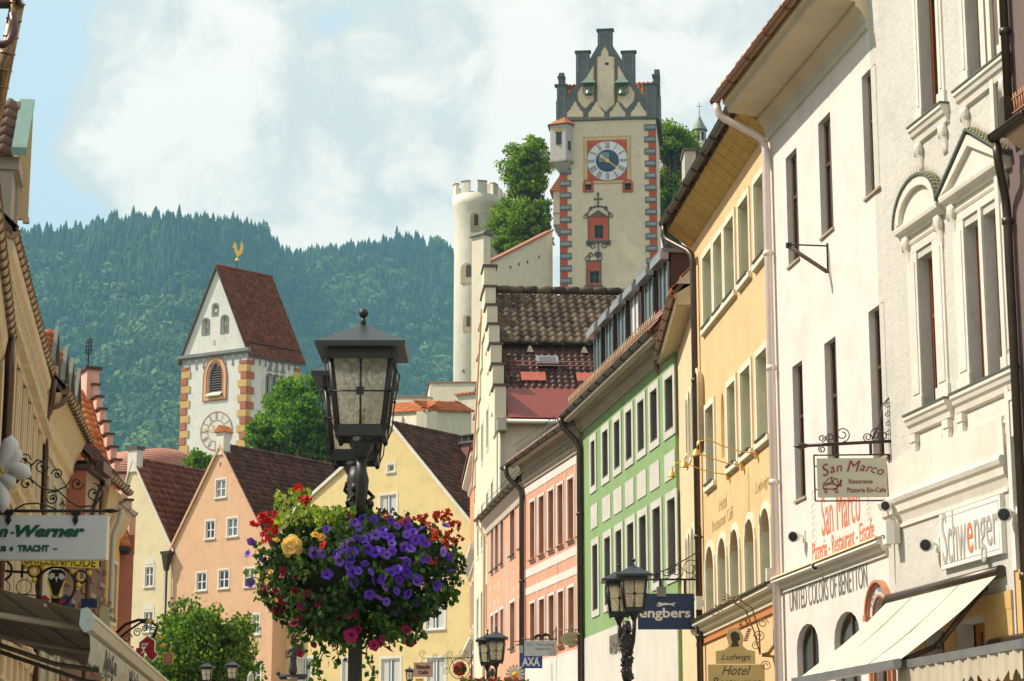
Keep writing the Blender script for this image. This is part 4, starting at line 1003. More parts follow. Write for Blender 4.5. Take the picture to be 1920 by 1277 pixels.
# odd bright tiles and snow guard
m = MB()
for y0 in (.9, 2.7, 4.0, 5.4, 6.5): 
    a = E+D*(t0+.035); b = E+D*(t0+.10); m.prism([(a[0], a[2]+.11), (b[0], b[2]+.11), (b[0], b[2]+.14), (a[0], a[2]+.14)], y0, y0+.8)
each(m, 'red_tile_patch', paint('new_red_tile', (.40, .09, .05), .5, .3), ro)
m = MB(); a = E+D*(t0+.125)
for dz in (.25, .38): m.tube([(a[0], .5, a[2]+dz), (a[0], SD-1, a[2]+dz)], .02, 5)
for i in range(14): m.tube([(a[0], .6+i, a[2]+.05), (a[0], .6+i, a[2]+.4)], .015, 4)
m.build('snow_guard', paint('rust_red_iron', (.2, .07, .04), .6), ro)
def skylight(y, t, w=.8, h=.55):
    c = E+D*t; d = D/np.linalg.norm(D); n_ = np.array((-d[2], 0, d[0])); n_ = n_ if n_[2] > 0 else -n_
    m = MB(); a, b = c+n_*.12, c+d*h+n_*.12
    m.prism([(a[0], a[2]), (b[0], b[2]), (b[0]+n_[0]*.12, b[2]+n_[2]*.12), (a[0]+n_[0]*.12, a[2]+n_[2]*.12)], y, y+w); f = m.build('skylight', ZINC, ro)
    m = MB(); a2, b2 = a+n_*.123+d*.07, b+n_*.123-d*.07; m.poly((a2[0], y+.08, a2[2]), (b2[0], y+.08, b2[2]), (b2[0], y+w-.08, b2[2]), (a2[0], y+w-.08, a2[2])); m.build('pane', GLASSB, f)
skylight(1.45, .385, .72, .5); skylight(4.5, .57, .5, .3)
m = MB()
for y in (1.3, 3.1):
    c = E+D*.51; m.frustum((c[0], y, c[2]+.05), .2, .25, (c[0], y, c[2]+.28), .02, .06)
each(m, 'vent_tile', paint('vent_tile', (.3, .25, .18), .7), ro)
S.gutter(S.L-.0, S.L+.0+.01, 0, 0, ZINC) if False else None
m = MB(); m.tube([(S.L+.26, .2, zE-.16), (S.L+.26, SD, zE-.16)], .075, 8); m.tube([(S.L+.12, .1, zE-.25), (S.L+.1, .1, 0)], .06, 8); m.box(S.L+.05, S.L+.35, .0, .28, zE-.45, zE-.1); m.build('rain_gutter', paint('pale_gutter', (.52, .50, .42), .5, .15), S.root)
# stepped parapet on both slopes
m = MB(); N = 6
for side in (1, -1):
    for i in range(N):
        a0 = i/N; a1 = (i+1)/N; uA = au+side*(S.L-au)*(1-a0) if side == 1 else au-au*(1-a0)-.0; uB = au+side*(S.L-au)*(1-a1) if side == 1 else au-au*(1-a1)
        z = zE+(zA-zE)*a1+.12; x0, x1 = sorted((uA, uB)); m.box(x0, x1, -.06, .30, zE+(zA-zE)*a0-.5, z)
m.box(au-.55, au+.55, -.07, .34, zA-.6, zA+.95)
pa = m.build('stepped_parapet', M_ivory, S.root)
m = MB()
for side in (1, -1):
    for i in range(N):
        a0 = i/N; a1 = (i+1)/N; uA = au+side*((S.L-au) if side == 1 else au)*(1-a0); uB = au+side*((S.L-au) if side == 1 else au)*(1-a1)
        z = zE+(zA-zE)*a1+.121; x0, x1 = sorted((uA, uB)); m.box(x0-.08, x1+.04, -.12, .36, z, z+.08)
m.box(au-.62, au+.62, -.12, .40, zA+.951, zA+1.03)
each(m, 'parapet_cap', paint('parapet_cap', (.10, .07, .055), .6, .2), pa)
m = MB(); m.prism([(0, zE-1), (-.03, zE-1), (-.03, zE+.1), (0, zE+.1)], 0, .5, 'x'); m.prism([(-.08, zE-.6), (au-.7, zA-.55), (au-.7, zA-.25), (-.08, zE-.3)], -.11, -.06); m.build('terracotta_edge', M_pink2, pa)

T = House('orange_house', 'narrow orange house edge with white cornices beyond the stepped gable house', 'house', (-1.70, 88.0), (-1.22, 79.6))
for z0 in (2.6, 5.6, 8.8):
    for u in (1.2, 3.2, 5.2, 7.0): T.window([u, u+.9, z0, z0+1.7], r=.2, fm=WHITE, gm=GLASSB, sur=(M_trim, .12))
T.wall([(0, 0), (T.L, 0), (T.L, 14.8), (0, 14.8)], plaster('strong_orange_plaster', (.76, .28, .12), .1), 8, .2)
for z in (14.6, 11.2, 7.9):
    T.mould([(0, z-.35), (-.08, z-.3), (-.12, z-.1), (-.32, z), (-.32, z+.12), (0, z+.3)], -.1, T.L+.1, M_trim, 'cornice')
T.roof(14.9, .3, 8, 1.5, M_redbr, under=M_dwood)

# ---- yellow gable house closing the street ----
def at_dir(P0, s, px, y=1030):
    """walk from P0 along (s,1) until the photo column px is met"""
    k = (px-960)/(4006.6+(y-638.5)*.2124); t = (P0[0]-k*P0[1])/(k-s); return (P0[0]+s*t, P0[1]+t)
sdir = -1.3
A0 = at(735, 795, 112); A0 = (A0.x, A0.y)
LB, RB = at_dir(A0, sdir, 505), at_dir(A0, sdir, 893)
M_yellow = plaster('warm_yellow_plaster', (.74, .57, .26), .07, streak=.15, grain=12, bst=.5)
V = House('yellow_gable_house', 'warm yellow gable house with white windows closing the street', 'house', LB, RB)
au_, za_ = V.uv(735, 795); zr_ = V.uv(893, 990)[1]; zl_ = V.uv(505, 1000)[1]
def vwin(H, xl, xr, yt, yb, sw=.13, nv=1, nh=0, cur=True, **kw):
    q = H.rect(xl, xr, yt, yb); return H.window(q, r=.12, fm=WHITE, gm=kw.pop('gm', GLASSB), nv=nv, nh=nh, sur=(M_trim, sw), sill=M_trim, sillp=(.1, .08, .06), curtain=(CURTAIN if cur else None), fw=.07, bw=.06, **kw)
vwin(V, 727, 739, 872, 886, nv=0, cur=False, gm=GLASS); vwin(V, 713, 743, 930, 972)
for a, b in ((549, 580), (636, 668), (799, 833)): vwin(V, a, b, 1138, 1181)
for a, b in ((559, 584), (642, 668), (715, 750), (801, 834)): vwin(V, a, b, 1236, 1290)
for a, b in ((632, 664), (720, 752), (800, 834)): vwin(V, a, b, 1042, 1086)
gable_house(V, None, au_, zl_, za_, zr_, 13, M_yellow, M_dkbrown, ov=.55, vergemat=M_trim, tw=.28, th=.33, wave=.04)
m = MB(); q = V.rect(528, 541, 1220, 1234); m.box(q[0], q[1], -.03, -.001, q[2], q[3]); m.build('wall_plaque', paint('brown_plaque', (.28, .17, .08), .6), V.root)
u, z = V.uv(513, 1180); V.pipe([(u, -.08, 0), (u, -.08, zl_-1.5)], PIPEDK, .07)
# brick chimney on its roof
c = V.M @ Vector((au_+1.9, 6.5, 0)); c.z = za_-1.6
ch = MB(V.root.matrix_world.inverted() if False else None); ch.box(au_+.9, au_+1.9, 4.6, 5.6, za_-2.4, za_-.55); co = ch.build('chimney', plaster('red_brick', (.26, .10, .07), .3, grain=14, bst=.6), V.root)
ch = MB(); ch.box(au_+.8, au_+2.0, 4.5, 5.7, za_-.55, za_-.42); 
for dx in (.95, 1.4, 1.78): 
    for dy in (4.65, 5.45): ch.box(au_+dx-.04, au_+dx+.04, dy-.04, dy+.08, za_-.42, za_-.12)
ch.box(au_+.85, au_+1.95, 4.55, 5.65, za_-.12, za_-.05); ch.build('chimney_cap', paint('cap_dark', (.10, .09, .08), .6), co)
m = MB(); m.box(V.L-3.2, V.L-3.1, 0, 0, 0, 0) if False else None

# ---- peach gable house ----
A1 = at(417, 833, 118); A1 = (A1.x, A1.y)
LP, RP = at_dir(A1, sdir, 324), at_dir(A1, sdir, 514)
M_peach = plaster('peach_plaster', (.70, .42, .25), .07, streak=.15, grain=12, bst=.4)
U = House('peach_gable_house', 'peach coloured gable house with small white windows and dark tiled roof', 'house', LP, RP)
au_, za_ = U.uv(414, 836); zl_ = U.uv(324, 1022)[1]; zr_ = U.uv(514, 1040)[1]
uq = ((405, 423, 901, 934), (386, 402, 978, 1011), (426.5, 445, 973, 1007), (369, 386.5, 1075, 1108), (410.5, 428.5, 1070, 1104), (459, 476, 1067, 1101), (473, 486, 1153, 1190), (470, 488, 1248, 1285), (370, 386, 1160, 1195))
for q in uq: vwin(U, *q, nh=1, nv=1, cur=False, gm=(GLASSB if q[0] in (405, 426.5, 459) else GLASS), sw=.1)
q = U.rect(411.5, 415.5, 867, 876); U.window(q, r=.1, fm=M_peach, nv=0, nh=0, name='vent_opening')
gable_house(U, None, au_, zl_, za_, zr_, 15, M_peach, M_dkbrown, ov=.3, vergemat=M_peach, tw=.28, th=.33, seed=8, wave=.04)
m = MB(); m.box(au_-.28, au_+.28, -.08, .45, za_-.5, za_+.75); pi_ = m.build('ridge_pier', M_trim, U.root)
m = MB(); m.prism([(au_-.4, za_+.75), (au_+.4, za_+.75), (au_, za_+1.15)], -.2, .6); m.build('pier_cap', M_orange, pi_)
# ---- cream gable house left of it ----
A2 = at(247, 860, 122); A2 = (A2.x, A2.y)
LC, RC = at_dir(A2, sdir, 190), at_dir(A2, sdir, 324)
RC = (LP[0]-.05, LP[1]+.06)
X = House('cream_gable_house', 'cream gable house with red-brown roof between pink stepped gable and peach house', 'house', LC, RC)
au_, za_ = X.uv(250, 862); zr_ = X.uv(322, 1025)[1]; zl_ = zr_-1.0
M_crm = plaster('creamy_yellow_plaster', (.72, .61, .38), .07, streak=.15, grain=12, bst=.4)
for q in ((272, 287, 1064, 1101), (270, 286, 1148, 1185)): 
    vwin(X, *q, nh=1, nv=1, cur=False, gm=GLASS, sw=.12)
    r_ = X.rect(*q); m = MB(); n = 8; cx = (r_[0]+r_[1])/2; w = (r_[1]-r_[0])/2+.1
    m.prism([(cx-w*cos(pi*i/n), r_[3]+.14+.42*sin(pi*i/n)) for i in range(n+1)], -.03, -.001); m.build('window_crown', M_trim, X.root)
gable_house(X, None, au_, zl_, za_, zr_, 14, M_crm, M_redbr, ov=.2, vergemat=M_trim, tw=.28, th=.45, seed=9, wave=.06)
m = MB(); m.box(au_-.35, au_+.35, -.1, .4, za_-.7, za_+.55); pi_ = m.build('ridge_pier', M_trim, X.root)
m = MB(); m.box(au_-.42, au_+.42, -.17, .47, za_+.551, za_+.75); m.build('pier_cap', paint('cap_brown', (.10, .06, .05), .6), pi_)
u, z = X.uv(318, 1030); m = MB(); m.frustum((X.L-.1, -.3, z-1.2), .2, .2, (X.L-.1, -.3, z-.3), .45, .4); m.box(X.L-.42, X.L+.22, -.5, .0, z-.3, z-.15); m.build('rain_hopper', PIPEDK, X.root)
X.pipe([(X.L-.1, -.3, 0), (X.L-.1, -.3, z-1.15)], PIPEDK, .09)

# ---- parish church: red vaulted roof ----
cp = at(322, 870, 163); ch_r = empty('church_nave_roof', 'curved red tiled church roof left of the white tower', 'church', (cp.x, cp.y, 0), atan2(-.55, .83))
m = MB(); n = 12; R_ = 3.2; hz = at(322, 832, 163).z
prof = [(-R_*1.6*cos(pi*i/n), R_*1.0*sin(pi*i/n)) for i in range(n+1)]
m.smooth = True; mr = [];
for k in range(10):
    t = k/9.0; x = -9.0+9.6*t; s_ = 1.0 if t < .75 else sqrt(max(0.02, 1-((t-.75)/.25)**2))
    mr.append(m.add([(x, p[0]*s_*1.3+2, hz-R_+p[1]*s_) for p in prof]))
for a, b in zip(mr, mr[1:]):
    for i in range(n): m.face((a+i, a+i+1, b+i+1, b+i))
def bandtile(name, col):
    if name in _mc: return _mc[name]
    m_, t, b = newmat(name); w = tn(t, 'ShaderNodeTexWave', bands_direction='Z'); w.inputs['Scale'].default_value = 1.6; w.inputs['Distortion'].default_value = 1.0; w.inputs['Detail'].default_value = 4
    cc = tn(t, 'ShaderNodeTexCoord'); t.links.new(cc.outputs['Object'], w.inputs['Vector'])
    c_ = mixc(t, w.outputs['Fac'], mul(col, .6), mul(col, 1.15)); c_ = mixc(t, noise(t, 2.5, 6, .7), mul(col, .6), c_); t.links.new(c_, b.inputs['Base Color']); b.inputs['Roughness'].default_value = .75
    bump(t, b, w.outputs['Fac'], .6, .1); _mc[name] = m_; return m_
m.build('vaulted_roof', bandtile('vault_tiles', (.50, .20, .13)), ch_r)
m = MB(); m.box(-9, .5, -3.0, 7, 0, hz-R_+.2); m.build('wall', M_ivory, ch_r)

# ---- church tower ----
ck = at(465, 655, 185); corner = Vector((ck.x, ck.y, 0)); zE_ = ck.z
lp = at_dir((ck.x, ck.y), -1.74, 341, 720); rp = at_dir((ck.x, ck.y), 1.05, 562, 720)
L_ = Vector((lp[0], lp[1], 0)); R_v = Vector((rp[0], rp[1], 0)); e1 = (corner-L_); len1 = e1.length; e1.normalize(); e2 = (R_v-corner); len2 = e2.length; e2.normalize()
CT = empty('church_tower', 'white church tower with steep red-brown saddle roof and painted clock', 'church tower', corner)
def PL(u, d, z): p = L_+e1*u+e2*d-corner; return (p.x, p.y, z)          # left (clock) face, u from its left end
def PR(u, d, z): p = e2*u-e1*d; return (p.x, p.y, z)                    # right face, u from the shared corner
nL = Vector((e1.y, -e1.x, 0)); nL = nL if nL.dot(Vector((0, -1, 0))) > 0 else -nL
def uvL(x, y):
    r = ray(x, y); P0 = Vector((0, 0, CZ)); t = (L_-P0).dot(nL)/r.dot(nL); p = P0+r*t; return ((p-L_).dot(e1), p.z)
nR = Vector((e2.y, -e2.x, 0))
def uvR(x, y):
    r = ray(x, y); P0 = Vector((0, 0, CZ)); t = (corner-P0).dot(nR)/r.dot(nR); p = P0+r*t; return ((p-corner).dot(e2), p.z)
M_tw = plaster('tower_white_plaster', (.70, .71, .66), .06, streak=.22)
M_greyd = plaster('grey_stone_trim', (.22, .23, .22), .15, grain=20)
ua, zap = uvL(402, 503); ua = len1/2
def rL(xl, xr, yt, yb): a = uvL(xl, (yt+yb)/2)[0]; b = uvL(xr, (yt+yb)/2)[0]; return a, b, uvL(xl, yb)[1], uvL(xl, yt)[1]
hs = []; holesL = []
q = rL(391.5, 417, 682, 741); louv = arch(q[0], q[1], q[2], q[3], 'point'); holesL.append(louv); hs.append((louv, q, 'louver'))
for xl, xr, yt, yb in ((381, 391, 599, 626), (416, 426.5, 593, 623), (400, 407.5, 571, 590)):
    q2 = rL(xl, xr, yt, yb); o = arch(*q2, 'round'); holesL.append(o); hs.append((o, q2, 'gable'))
mb = MB(); sheet(mb, [(0, 0), (len1, 0), (len1, zE_), (ua, zap), (0, zE_)], holesL, 0, .4, PL)
q3 = [uvR(498, 720)[0], uvR(535, 720)[0], uvR(498, 740)[1], uvR(498, 700)[1]]; w3 = (q3[1]-q3[0]); trip = []
for k in range(3): trip.append(arch(q3[0]+w3*(k/3)+.08, q3[0]+w3*(k+1)/3-.08, q3[2], q3[3], 'round'))
sheet(mb, [(0, 0), (len2, 0), (len2, zE_), (0, zE_)], trip, 0, .4, PR)
mb.poly(PL(0, 0, 0), PL(0, len2, 0), PL(0, len2, zE_), PL(0, 0, zE_)); mb.poly(PL(0, len2, 0), PL(len1, len2, 0), PL(len1, len2, zE_), PL(ua, len2, zap), PL(0, len2, zE_))
mb.build('wall', M_tw, CT)
def ringpoly(mb, o, P, w, y0=-.06, y1=-.001, c=None):
    xs = [p[0] for p in o]; zs_ = [p[1] for p in o]; cx, cz = (min(xs)+max(xs))/2, (min(zs_)+max(zs_))/2; kx, kz = 1+2*w/(max(xs)-min(xs)), 1+2*w/(max(zs_)-min(zs_))
    O_ = [(cx+(p[0]-cx)*kx, cz+(p[1]-cz)*kz) for p in o]; k = len(o)
    for i in range(k):
        a, b, c_, d = O_[i], O_[(i+1) % k], o[(i+1) % k], o[i]
        mb.poly(P(a[0], y0, a[1]), P(b[0], y0, b[1]), P(c_[0], y0, c_[1]), P(d[0], y0, d[1]))
        mb.poly(P(a[0], y1, a[1]), P(b[0], y1, b[1]), P(b[0], y0, b[1]), P(a[0], y0, a[1]))
        mb.poly(P(d[0], y1, d[1]), P(c_[0], y1, c_[1]), P(c_[0], y0, c_[1]), P(d[0], y0, d[1]))
    return O_
M_qy = plaster('ochre_quoin', (.62, .40, .14), .15); M_qr = plaster('red_quoin', (.42, .13, .07), .15)
for o, q, kd in hs:
    m = MB()
    if kd == 'louver':
        n = 13
        for i in range(n):
            z = q[2]+(q[3]-q[2])*(i+.3)/n; hw = (q[1]-q[0])/2*(1 if i < n*.62 else max(.1, 1-((i/n-.62)/.38)**1.6)); c_ = (q[0]+q[1])/2
            m.poly(PL(c_-hw, .05, z-.02), PL(c_+hw, .05, z-.02), PL(c_+hw, .22, z+.17), PL(c_-hw, .22, z+.17))
        w = m.build('louvred_window', paint('dark_louvre', (.07, .055, .05), .6, .2), CT)
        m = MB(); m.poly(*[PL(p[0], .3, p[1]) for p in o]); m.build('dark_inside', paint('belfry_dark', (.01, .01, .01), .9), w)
        m = MB(); O1 = ringpoly(m, o, PL, .22, -.05); m.build('inner_surround', plaster('pinkish_red_band', (.48, .17, .10), .15), w)
        m = MB(); O2 = ringpoly(m, O1, PL, .26, -.09); m.build('outer_surround', plaster('ochre_band', (.66, .43, .2), .15), w)
        m = MB(); O3 = ringpoly(m, O2, PL, .07, -.11); m.build('outer_line', M_qr, w)
        m = MB(); a, b = q[0]-.1, q[1]+.1; n0 = m.add([PL(a, -.3, q[2]-.05), PL(b, -.3, q[2]-.05), PL(b, .1, q[2]+.25), PL(a, .1, q[2]+.25), PL(a, -.3, q[2]-.18), PL(b, -.3, q[2]-.18)]); m.face([n0, n0+1, n0+2, n0+3]); m.face([n0+4, n0+5, n0+1, n0]); m.build('sill', M_greytrim, w)
    else:
        m.poly(*[PL(p[0], .32, p[1]) for p in o]); w = m.build('gable_window', paint('belfry_dark2', (.035, .04, .045), .6), CT)
        m = MB(); ringpoly(m, o, PL, .13, -.05); m.build('surround', M_greyd, w)
        c_ = (q[0]+q[1])/2; m = MB(); p = PL(c_, .15, q[2]+.1)
        if q[1]-q[0] < .5: m.lathe([(.16, 0), (.13, .1), (.09, .35), (.05, .42), (.01, .44)], p, 10); m.build('small_bell', paint('bell_bronze', (.42, .42, .36), .4, .1, .6), w)
        else: m.tube([p, PL(c_, .15, q[3]-.05)], .05, 6); m.tube([PL(q[0], .15, (q[2]+q[3])/2), PL(q[1], .15, (q[2]+q[3])/2)], .04, 4); m.build('mullion', M_greytrim, w)
m = MB(); a, z = uvL(402, 648); m.poly(PL(a-.15, -.01, z), PL(a+.15, -.01, z), PL(a+.15, -.01, z+.4), PL(a, -.01, z+.6), PL(a-.15, -.01, z+.4)); m.build('small_niche', plaster('ochre_niche', (.5, .42, .25), .1), CT)
m = MB(); ti = []
for t_ in trip: m.poly(*[PR(p[0], .35, p[1]) for p in t_])
w = m.build('triple_window', paint('belfry_dark2', (.035, .04, .045)), CT)
m = MB()
for t_ in trip: ringpoly(m, t_, PR, .09, -.08)
for k in range(3):
    cx = q3[0]+w3*(k+.5)/3; m.poly(PR(cx-.3, -.08, q3[3]+.25), PR(cx+.3, -.08, q3[3]+.25), PR(cx, -.08, q3[3]+1.0)); p = PR(cx, -.1, q3[3]+1.15); m.sphere(p, .14, 6)
n0 = m.add([PR(q3[0]-.2, -.3, q3[2]-.15), PR(q3[1]+.2, -.3, q3[2]-.15), PR(q3[1]+.2, 0, q3[2]+.05), PR(q3[0]-.2, 0, q3[2]+.05)]); m.face([n0, n0+1, n0+2, n0+3])
m.build('gothic_surround', M_greyd, w)
big = arch(q3[0]-.3, q3[1]+.5, q3[2]-.1, q3[3]+1.7, 'round'); m = MB(); ringpoly(m, big, PR, .13, -.04); m.build('relieving_arch', plaster('pale_ochre_line', (.66, .62, .45), .1), w)
# quoins
def quoins(H_root, Pf, u_edge, sgn, z0, z1, h, wl, ws, y=-.08, mats=(M_qy, M_qr), names=('ochre_quoin', 'red_quoin')):
    m = [MB(), MB()]; z = z0; i = 0
    while z < z1:
        w = wl if i % 2 == 0 else ws; a, b = sorted((u_edge, u_edge+sgn*w)); k = i % 2; zz = min(z+h, z1)
        for q_, yy in (((a, b, z+.02, zz-.02), y-(.03 if k else 0)),):
            n0 = m[k].add([Pf(q_[0], yy, q_[2]), Pf(q_[1], yy, q_[2]), Pf(q_[1], yy, q_[3]), Pf(q_[0], yy, q_[3]), Pf(q_[0], -.001, q_[2]), Pf(q_[1], -.001, q_[2]), Pf(q_[1], -.001, q_[3]), Pf(q_[0], -.001, q_[3])])
            for f in ((0, 1, 2, 3), (4, 5, 1, 0), (5, 6, 2, 1), (6, 7, 3, 2), (7, 4, 0, 3)): m[k].face([n0+j for j in f])
        z = zz; i += 1
    for k in range(2): each(m[k], names[k], mats[k], H_root)
zb = 18.0; hq = (zE_-.6-zb)/34
quoins(CT, PL, len1, -1, zb, zE_-.9, hq, .95, .62); quoins(CT, PL, 0, 1, zb, zE_-.9, hq, .95, .62)
quoins(CT, PR, 0, 1, zb, zE_-.9, hq, .35, .65); quoins(CT, PR, len2, -1, zb, zE_-.9, hq, .7, .5)
# roof
zr = zap+.05; ovr = .35
def W2(p): return p
mb = MB(); slope = (zap-zE_)/ua
def PO(u, d, z): return PL(u, d, z)
a_, b_ = -.3, len1+.3; zA_ = zE_-.3*slope
for d0, d1 in ((-.25, len2+.3),):
    pts = [(a_, zA_), (ua, zap+.02), (b_, zA_), (b_, zA_+.16), (ua, zap+.2), (a_, zA_+.16)]
    n0 = mb.add([PL(p[0], d0, p[1]) for p in pts]+[PL(p[0], d1, p[1]) for p in pts]); mb.face(range(n0, n0+6)); mb.face(range(n0+11, n0+5, -1))
    for i in range(6): j = (i+1) % 6; mb.face((n0+i, n0+6+i, n0+6+j, n0+j))
ro = mb.build('roof', plaster('dark_verge', (.12, .10, .09), .2), CT)
Oo = Vector(PL(b_+.03, -.22, zA_+.17)); Ue = Vector(PL(b_+.03, len2+.3, zA_+.17))-Oo; Vv = Vector(PL(ua, -.22, zap+.22))-Oo
tiles('roof_tiles', Oo, Ue, Vv, .24, .30, M_redbr, ro, wave=.04, seed=12)
Oo = Vector(PL(a_-.03, len2+.3, zA_+.17)); Ue = Vector(PL(a_-.03, -.22, zA_+.17))-Oo; Vv = Vector(PL(ua, len2+.3, zap+.22))-Oo
tiles('roof_tiles', Oo, Ue, Vv, .4, .5, M_redbr, ro, wave=.04, seed=13)
m = MB(); t_ = .10; g0 = Vector(PL(b_+(ua-b_)*t_, .0, zA_+(zap-zA_)*t_+.5)); g1 = Vector(PL(b_+(ua-b_)*t_, len2, zA_+(zap-zA_)*t_+.5)); m.tube([g0, g1], .05, 4)
for i in range(12):
    p = g0.lerp(g1, i/11); m.tube([p, p-Vector((0, 0, .3))], .04, 4)
m.build('snow_guard', IRON, ro)
m = MB(); m.tube([PL(ua, -.2, zap+.22), PL(ua, len2+.3, zap+.22)], .13, 6); m.build('ridge', M_redbr, ro)
# gable base line, frieze of hanging tracery
m = MB(); n0 = m.add([PL(-.3, -.3, zE_-.15), PL(len1+.3, -.3, zE_-.15), PL(len1+.3, -.3, zE_+.12), PL(-.3, -.3, zE_+.12), PL(-.3, 0, zE_-.3), PL(len1+.3, 0, zE_-.3), PL(len1+.3, 0, zE_+.2), PL(-.3, 0, zE_+.2)])
for f in ((0, 1, 2, 3), (4, 5, 1, 0), (3, 2, 6, 7), (1, 5, 6, 2), (0, 3, 7, 4)): m.face([n0+j for j in f])
m.build('gable_string', M_greyd, CT)
def tracery(Pf, L, n):
    m = MB(); w = L/n
    def arc(pts, wd):
        for (a, b) in zip(pts, pts[1:]):
            dx, dz = b[0]-a[0], b[1]-a[1]; l = hypot(dx, dz); nx, nz = -dz/l*wd/2, dx/l*wd/2
            m.poly(Pf(a[0]+nx, -.05, a[1]+nz), Pf(a[0]-nx, -.05, a[1]-nz), Pf(b[0]-nx, -.05, b[1]-nz), Pf(b[0]+nx, -.05, b[1]+nz))
    zt = zE_-.38; m.poly(Pf(0, -.04, zt), Pf(L, -.04, zt), Pf(L, -.04, zt+.12), Pf(0, -.04, zt+.12))
    for i in range(n):
        c = w*(i+.5); arc([(c-w*.5+w*.5*(1-cos(pi*j/6)), zt-.05-.42*sin(pi*j/6)*0-.5*(1-sin(pi*j/6))) for j in range(7)], .09)
        arc([(c-w*.5, zt-.5), (c-w*.5, zt-.85)], .16); m.poly(Pf(c-w*.5-.13, -.05, zt-.62), Pf(c-w*.5+.13, -.05, zt-.62), Pf(c-w*.5, -.05, zt-.95))
        arc([(c-.1, zt-.25), (c+.1, zt-.25)], .1)
    return m
mm = tracery(PL, len1, 9); mm.raw = True; f1 = mm.build('tracery_frieze', plaster('grey_tracery', (.30, .31, .30), .15), CT)
mm = tracery(PR, len2, 9); mm.raw = True; mm.build('tracery_frieze', plaster('grey_tracery', (.3, .31, .3)), CT)
# clock
def roman(i): return ['XII', 'I', 'II', 'III', 'IIII', 'V', 'VI', 'VII', 'VIII', 'IX', 'X', 'XI'][i]
def disc(mb, P, cx, cz, r0, r1, y, n=40):
    a = [P(cx+r1*cos(2*pi*i/n), y, cz+r1*sin(2*pi*i/n)) for i in range(n)]
    if r0 <= 0: mb.poly(*a); return
    b = [P(cx+r0*cos(2*pi*i/n), y, cz+r0*sin(2*pi*i/n)) for i in range(n)]
    for i in range(n): j = (i+1) % n; mb.poly(a[i], a[j], b[j], b[i])
def numerals(P, cx, cz, r0, r1, y, mat, parent, wscale=1.0):
    for i in range(12):
        k = MB(); k.raw = True
        ang = pi/2-2*pi*i/12; s_ = roman(i); wid = {'I': .36, 'V': .75, 'X': .8}; tot = sum(wid[c] for c in s_); H_ = r1-r0; x = -tot/2; sc = H_*.42*wscale
        def Q(a, b): # a sideways (clockwise), b along radius 0..1
            rr_ = r0+b*H_; return P(cx+rr_*cos(ang)+a*sc*sin(ang), y, cz+rr_*sin(ang)-a*sc*cos(ang))
        def bar(a0, b0, a1, b1, w): k.poly(Q(a0-w/2, b0), Q(a0+w/2, b0), Q(a1+w/2, b1), Q(a1-w/2, b1))
        for c in s_:
            w = wid[c]; m_ = x+w/2
            if c == 'I': bar(m_, 0, m_, 1, .17)
            if c == 'V': bar(m_-.28, 1, m_, 0, .19); bar(m_+.28, 1, m_, 0, .09)
            if c == 'X': bar(m_-.3, 1, m_+.3, 0, .19); bar(m_+.3, 1, m_-.3, 0, .09)
            k.poly(Q(m_-w*.42, 0), Q(m_+w*.42, 0), Q(m_+w*.42, .07), Q(m_-w*.42, .07)); k.poly(Q(m_-w*.42, .93), Q(m_+w*.42, .93), Q(m_+w*.42, 1), Q(m_-w*.42, 1))
            x += w
        k.build('numeral', mat, parent)
cu, cz_ = uvL(406, 808); Rr = (uvL(436, 808)[0]-uvL(376.5, 808)[0])/2
M_line = plaster('red_brown_line', (.42, .20, .15), .15)
m = MB(); m.raw = True; disc(m, PL, cu, cz_, 0, Rr*.97, -.03); cl = m.build('clock', plaster('dial_white', (.68, .68, .62), .06), CT)
m = MB(); m.raw = True; disc(m, PL, cu, cz_, Rr*.94, Rr, -.05); disc(m, PL, cu, cz_, Rr*.52, Rr*.57, -.05); m.build('dial_rings', M_line, cl)
numerals(PL, cu, cz_, Rr*.62, Rr*.9, -.055, paint('dial_dark', (.07, .08, .09), .6), cl, .9)
def hand(P, cx, cz, ang, ln, w, y, mat, parent, name='hand'):
    m = MB(); m.raw = True; c, s_ = cos(ang), sin(ang)
    Q = lambda a, b: P(cx+a*c-b*s_, y, cz+a*s_+b*c)
    m.poly(Q(-ln*.25, -w*.6), Q(-ln*.25, w*.6), Q(ln*.7, w*.35), Q(ln*.7, -w*.35)); m.poly(Q(ln*.68, -w*1.3), Q(ln, 0), Q(ln*.68, w*1.3)); 
    k = 10; m.poly(*[Q(w*1.3*cos(2*pi*i/k), w*1.3*sin(2*pi*i/k)) for i in range(k)])
    return m.build(name, mat, parent)
hand(PL, cu, cz_, radians(170), Rr*.8, .09, -.12, GOLD, cl, 'minute_hand'); hand(PL, cu, cz_, radians(130), Rr*.5, .11, -.1, GOLD, cl, 'hour_hand')
# gilded weathercock
vz = uvL(433, 497)[1]; vp = at(433, 500, 186.5)
vc = MB(); b = Vector(PL(ua, 2.1, zap+.2)); b0 = b
vc.tube([b, b+Vector((0, 0, 1.0))], .05, 6); vc.build('vane_rod', IRON, CT)
wc = MB(Matrix.Translation(b+Vector((0, 0, .85))))
wc.prism([(-.38, 1.35), (-.28, 1.7), (-.12, 1.5), (-.05, 1.0), (.15, .85), (.25, 1.2), (.3, 1.75), (.48, 1.5), (.5, 1.0), (.35, .55), (.05, .35), (.08, 0), (-.06, 0), (-.05, .4), (-.25, .8), (-.3, 1.15), (-.5, 1.2)], -.05, .05); wc.sphere((0, 0, 0), .18, 8)
wc.build('gilded_weathercock', paint('gilding_bright', (.8, .5, .1), .35, .15, .6), CT)

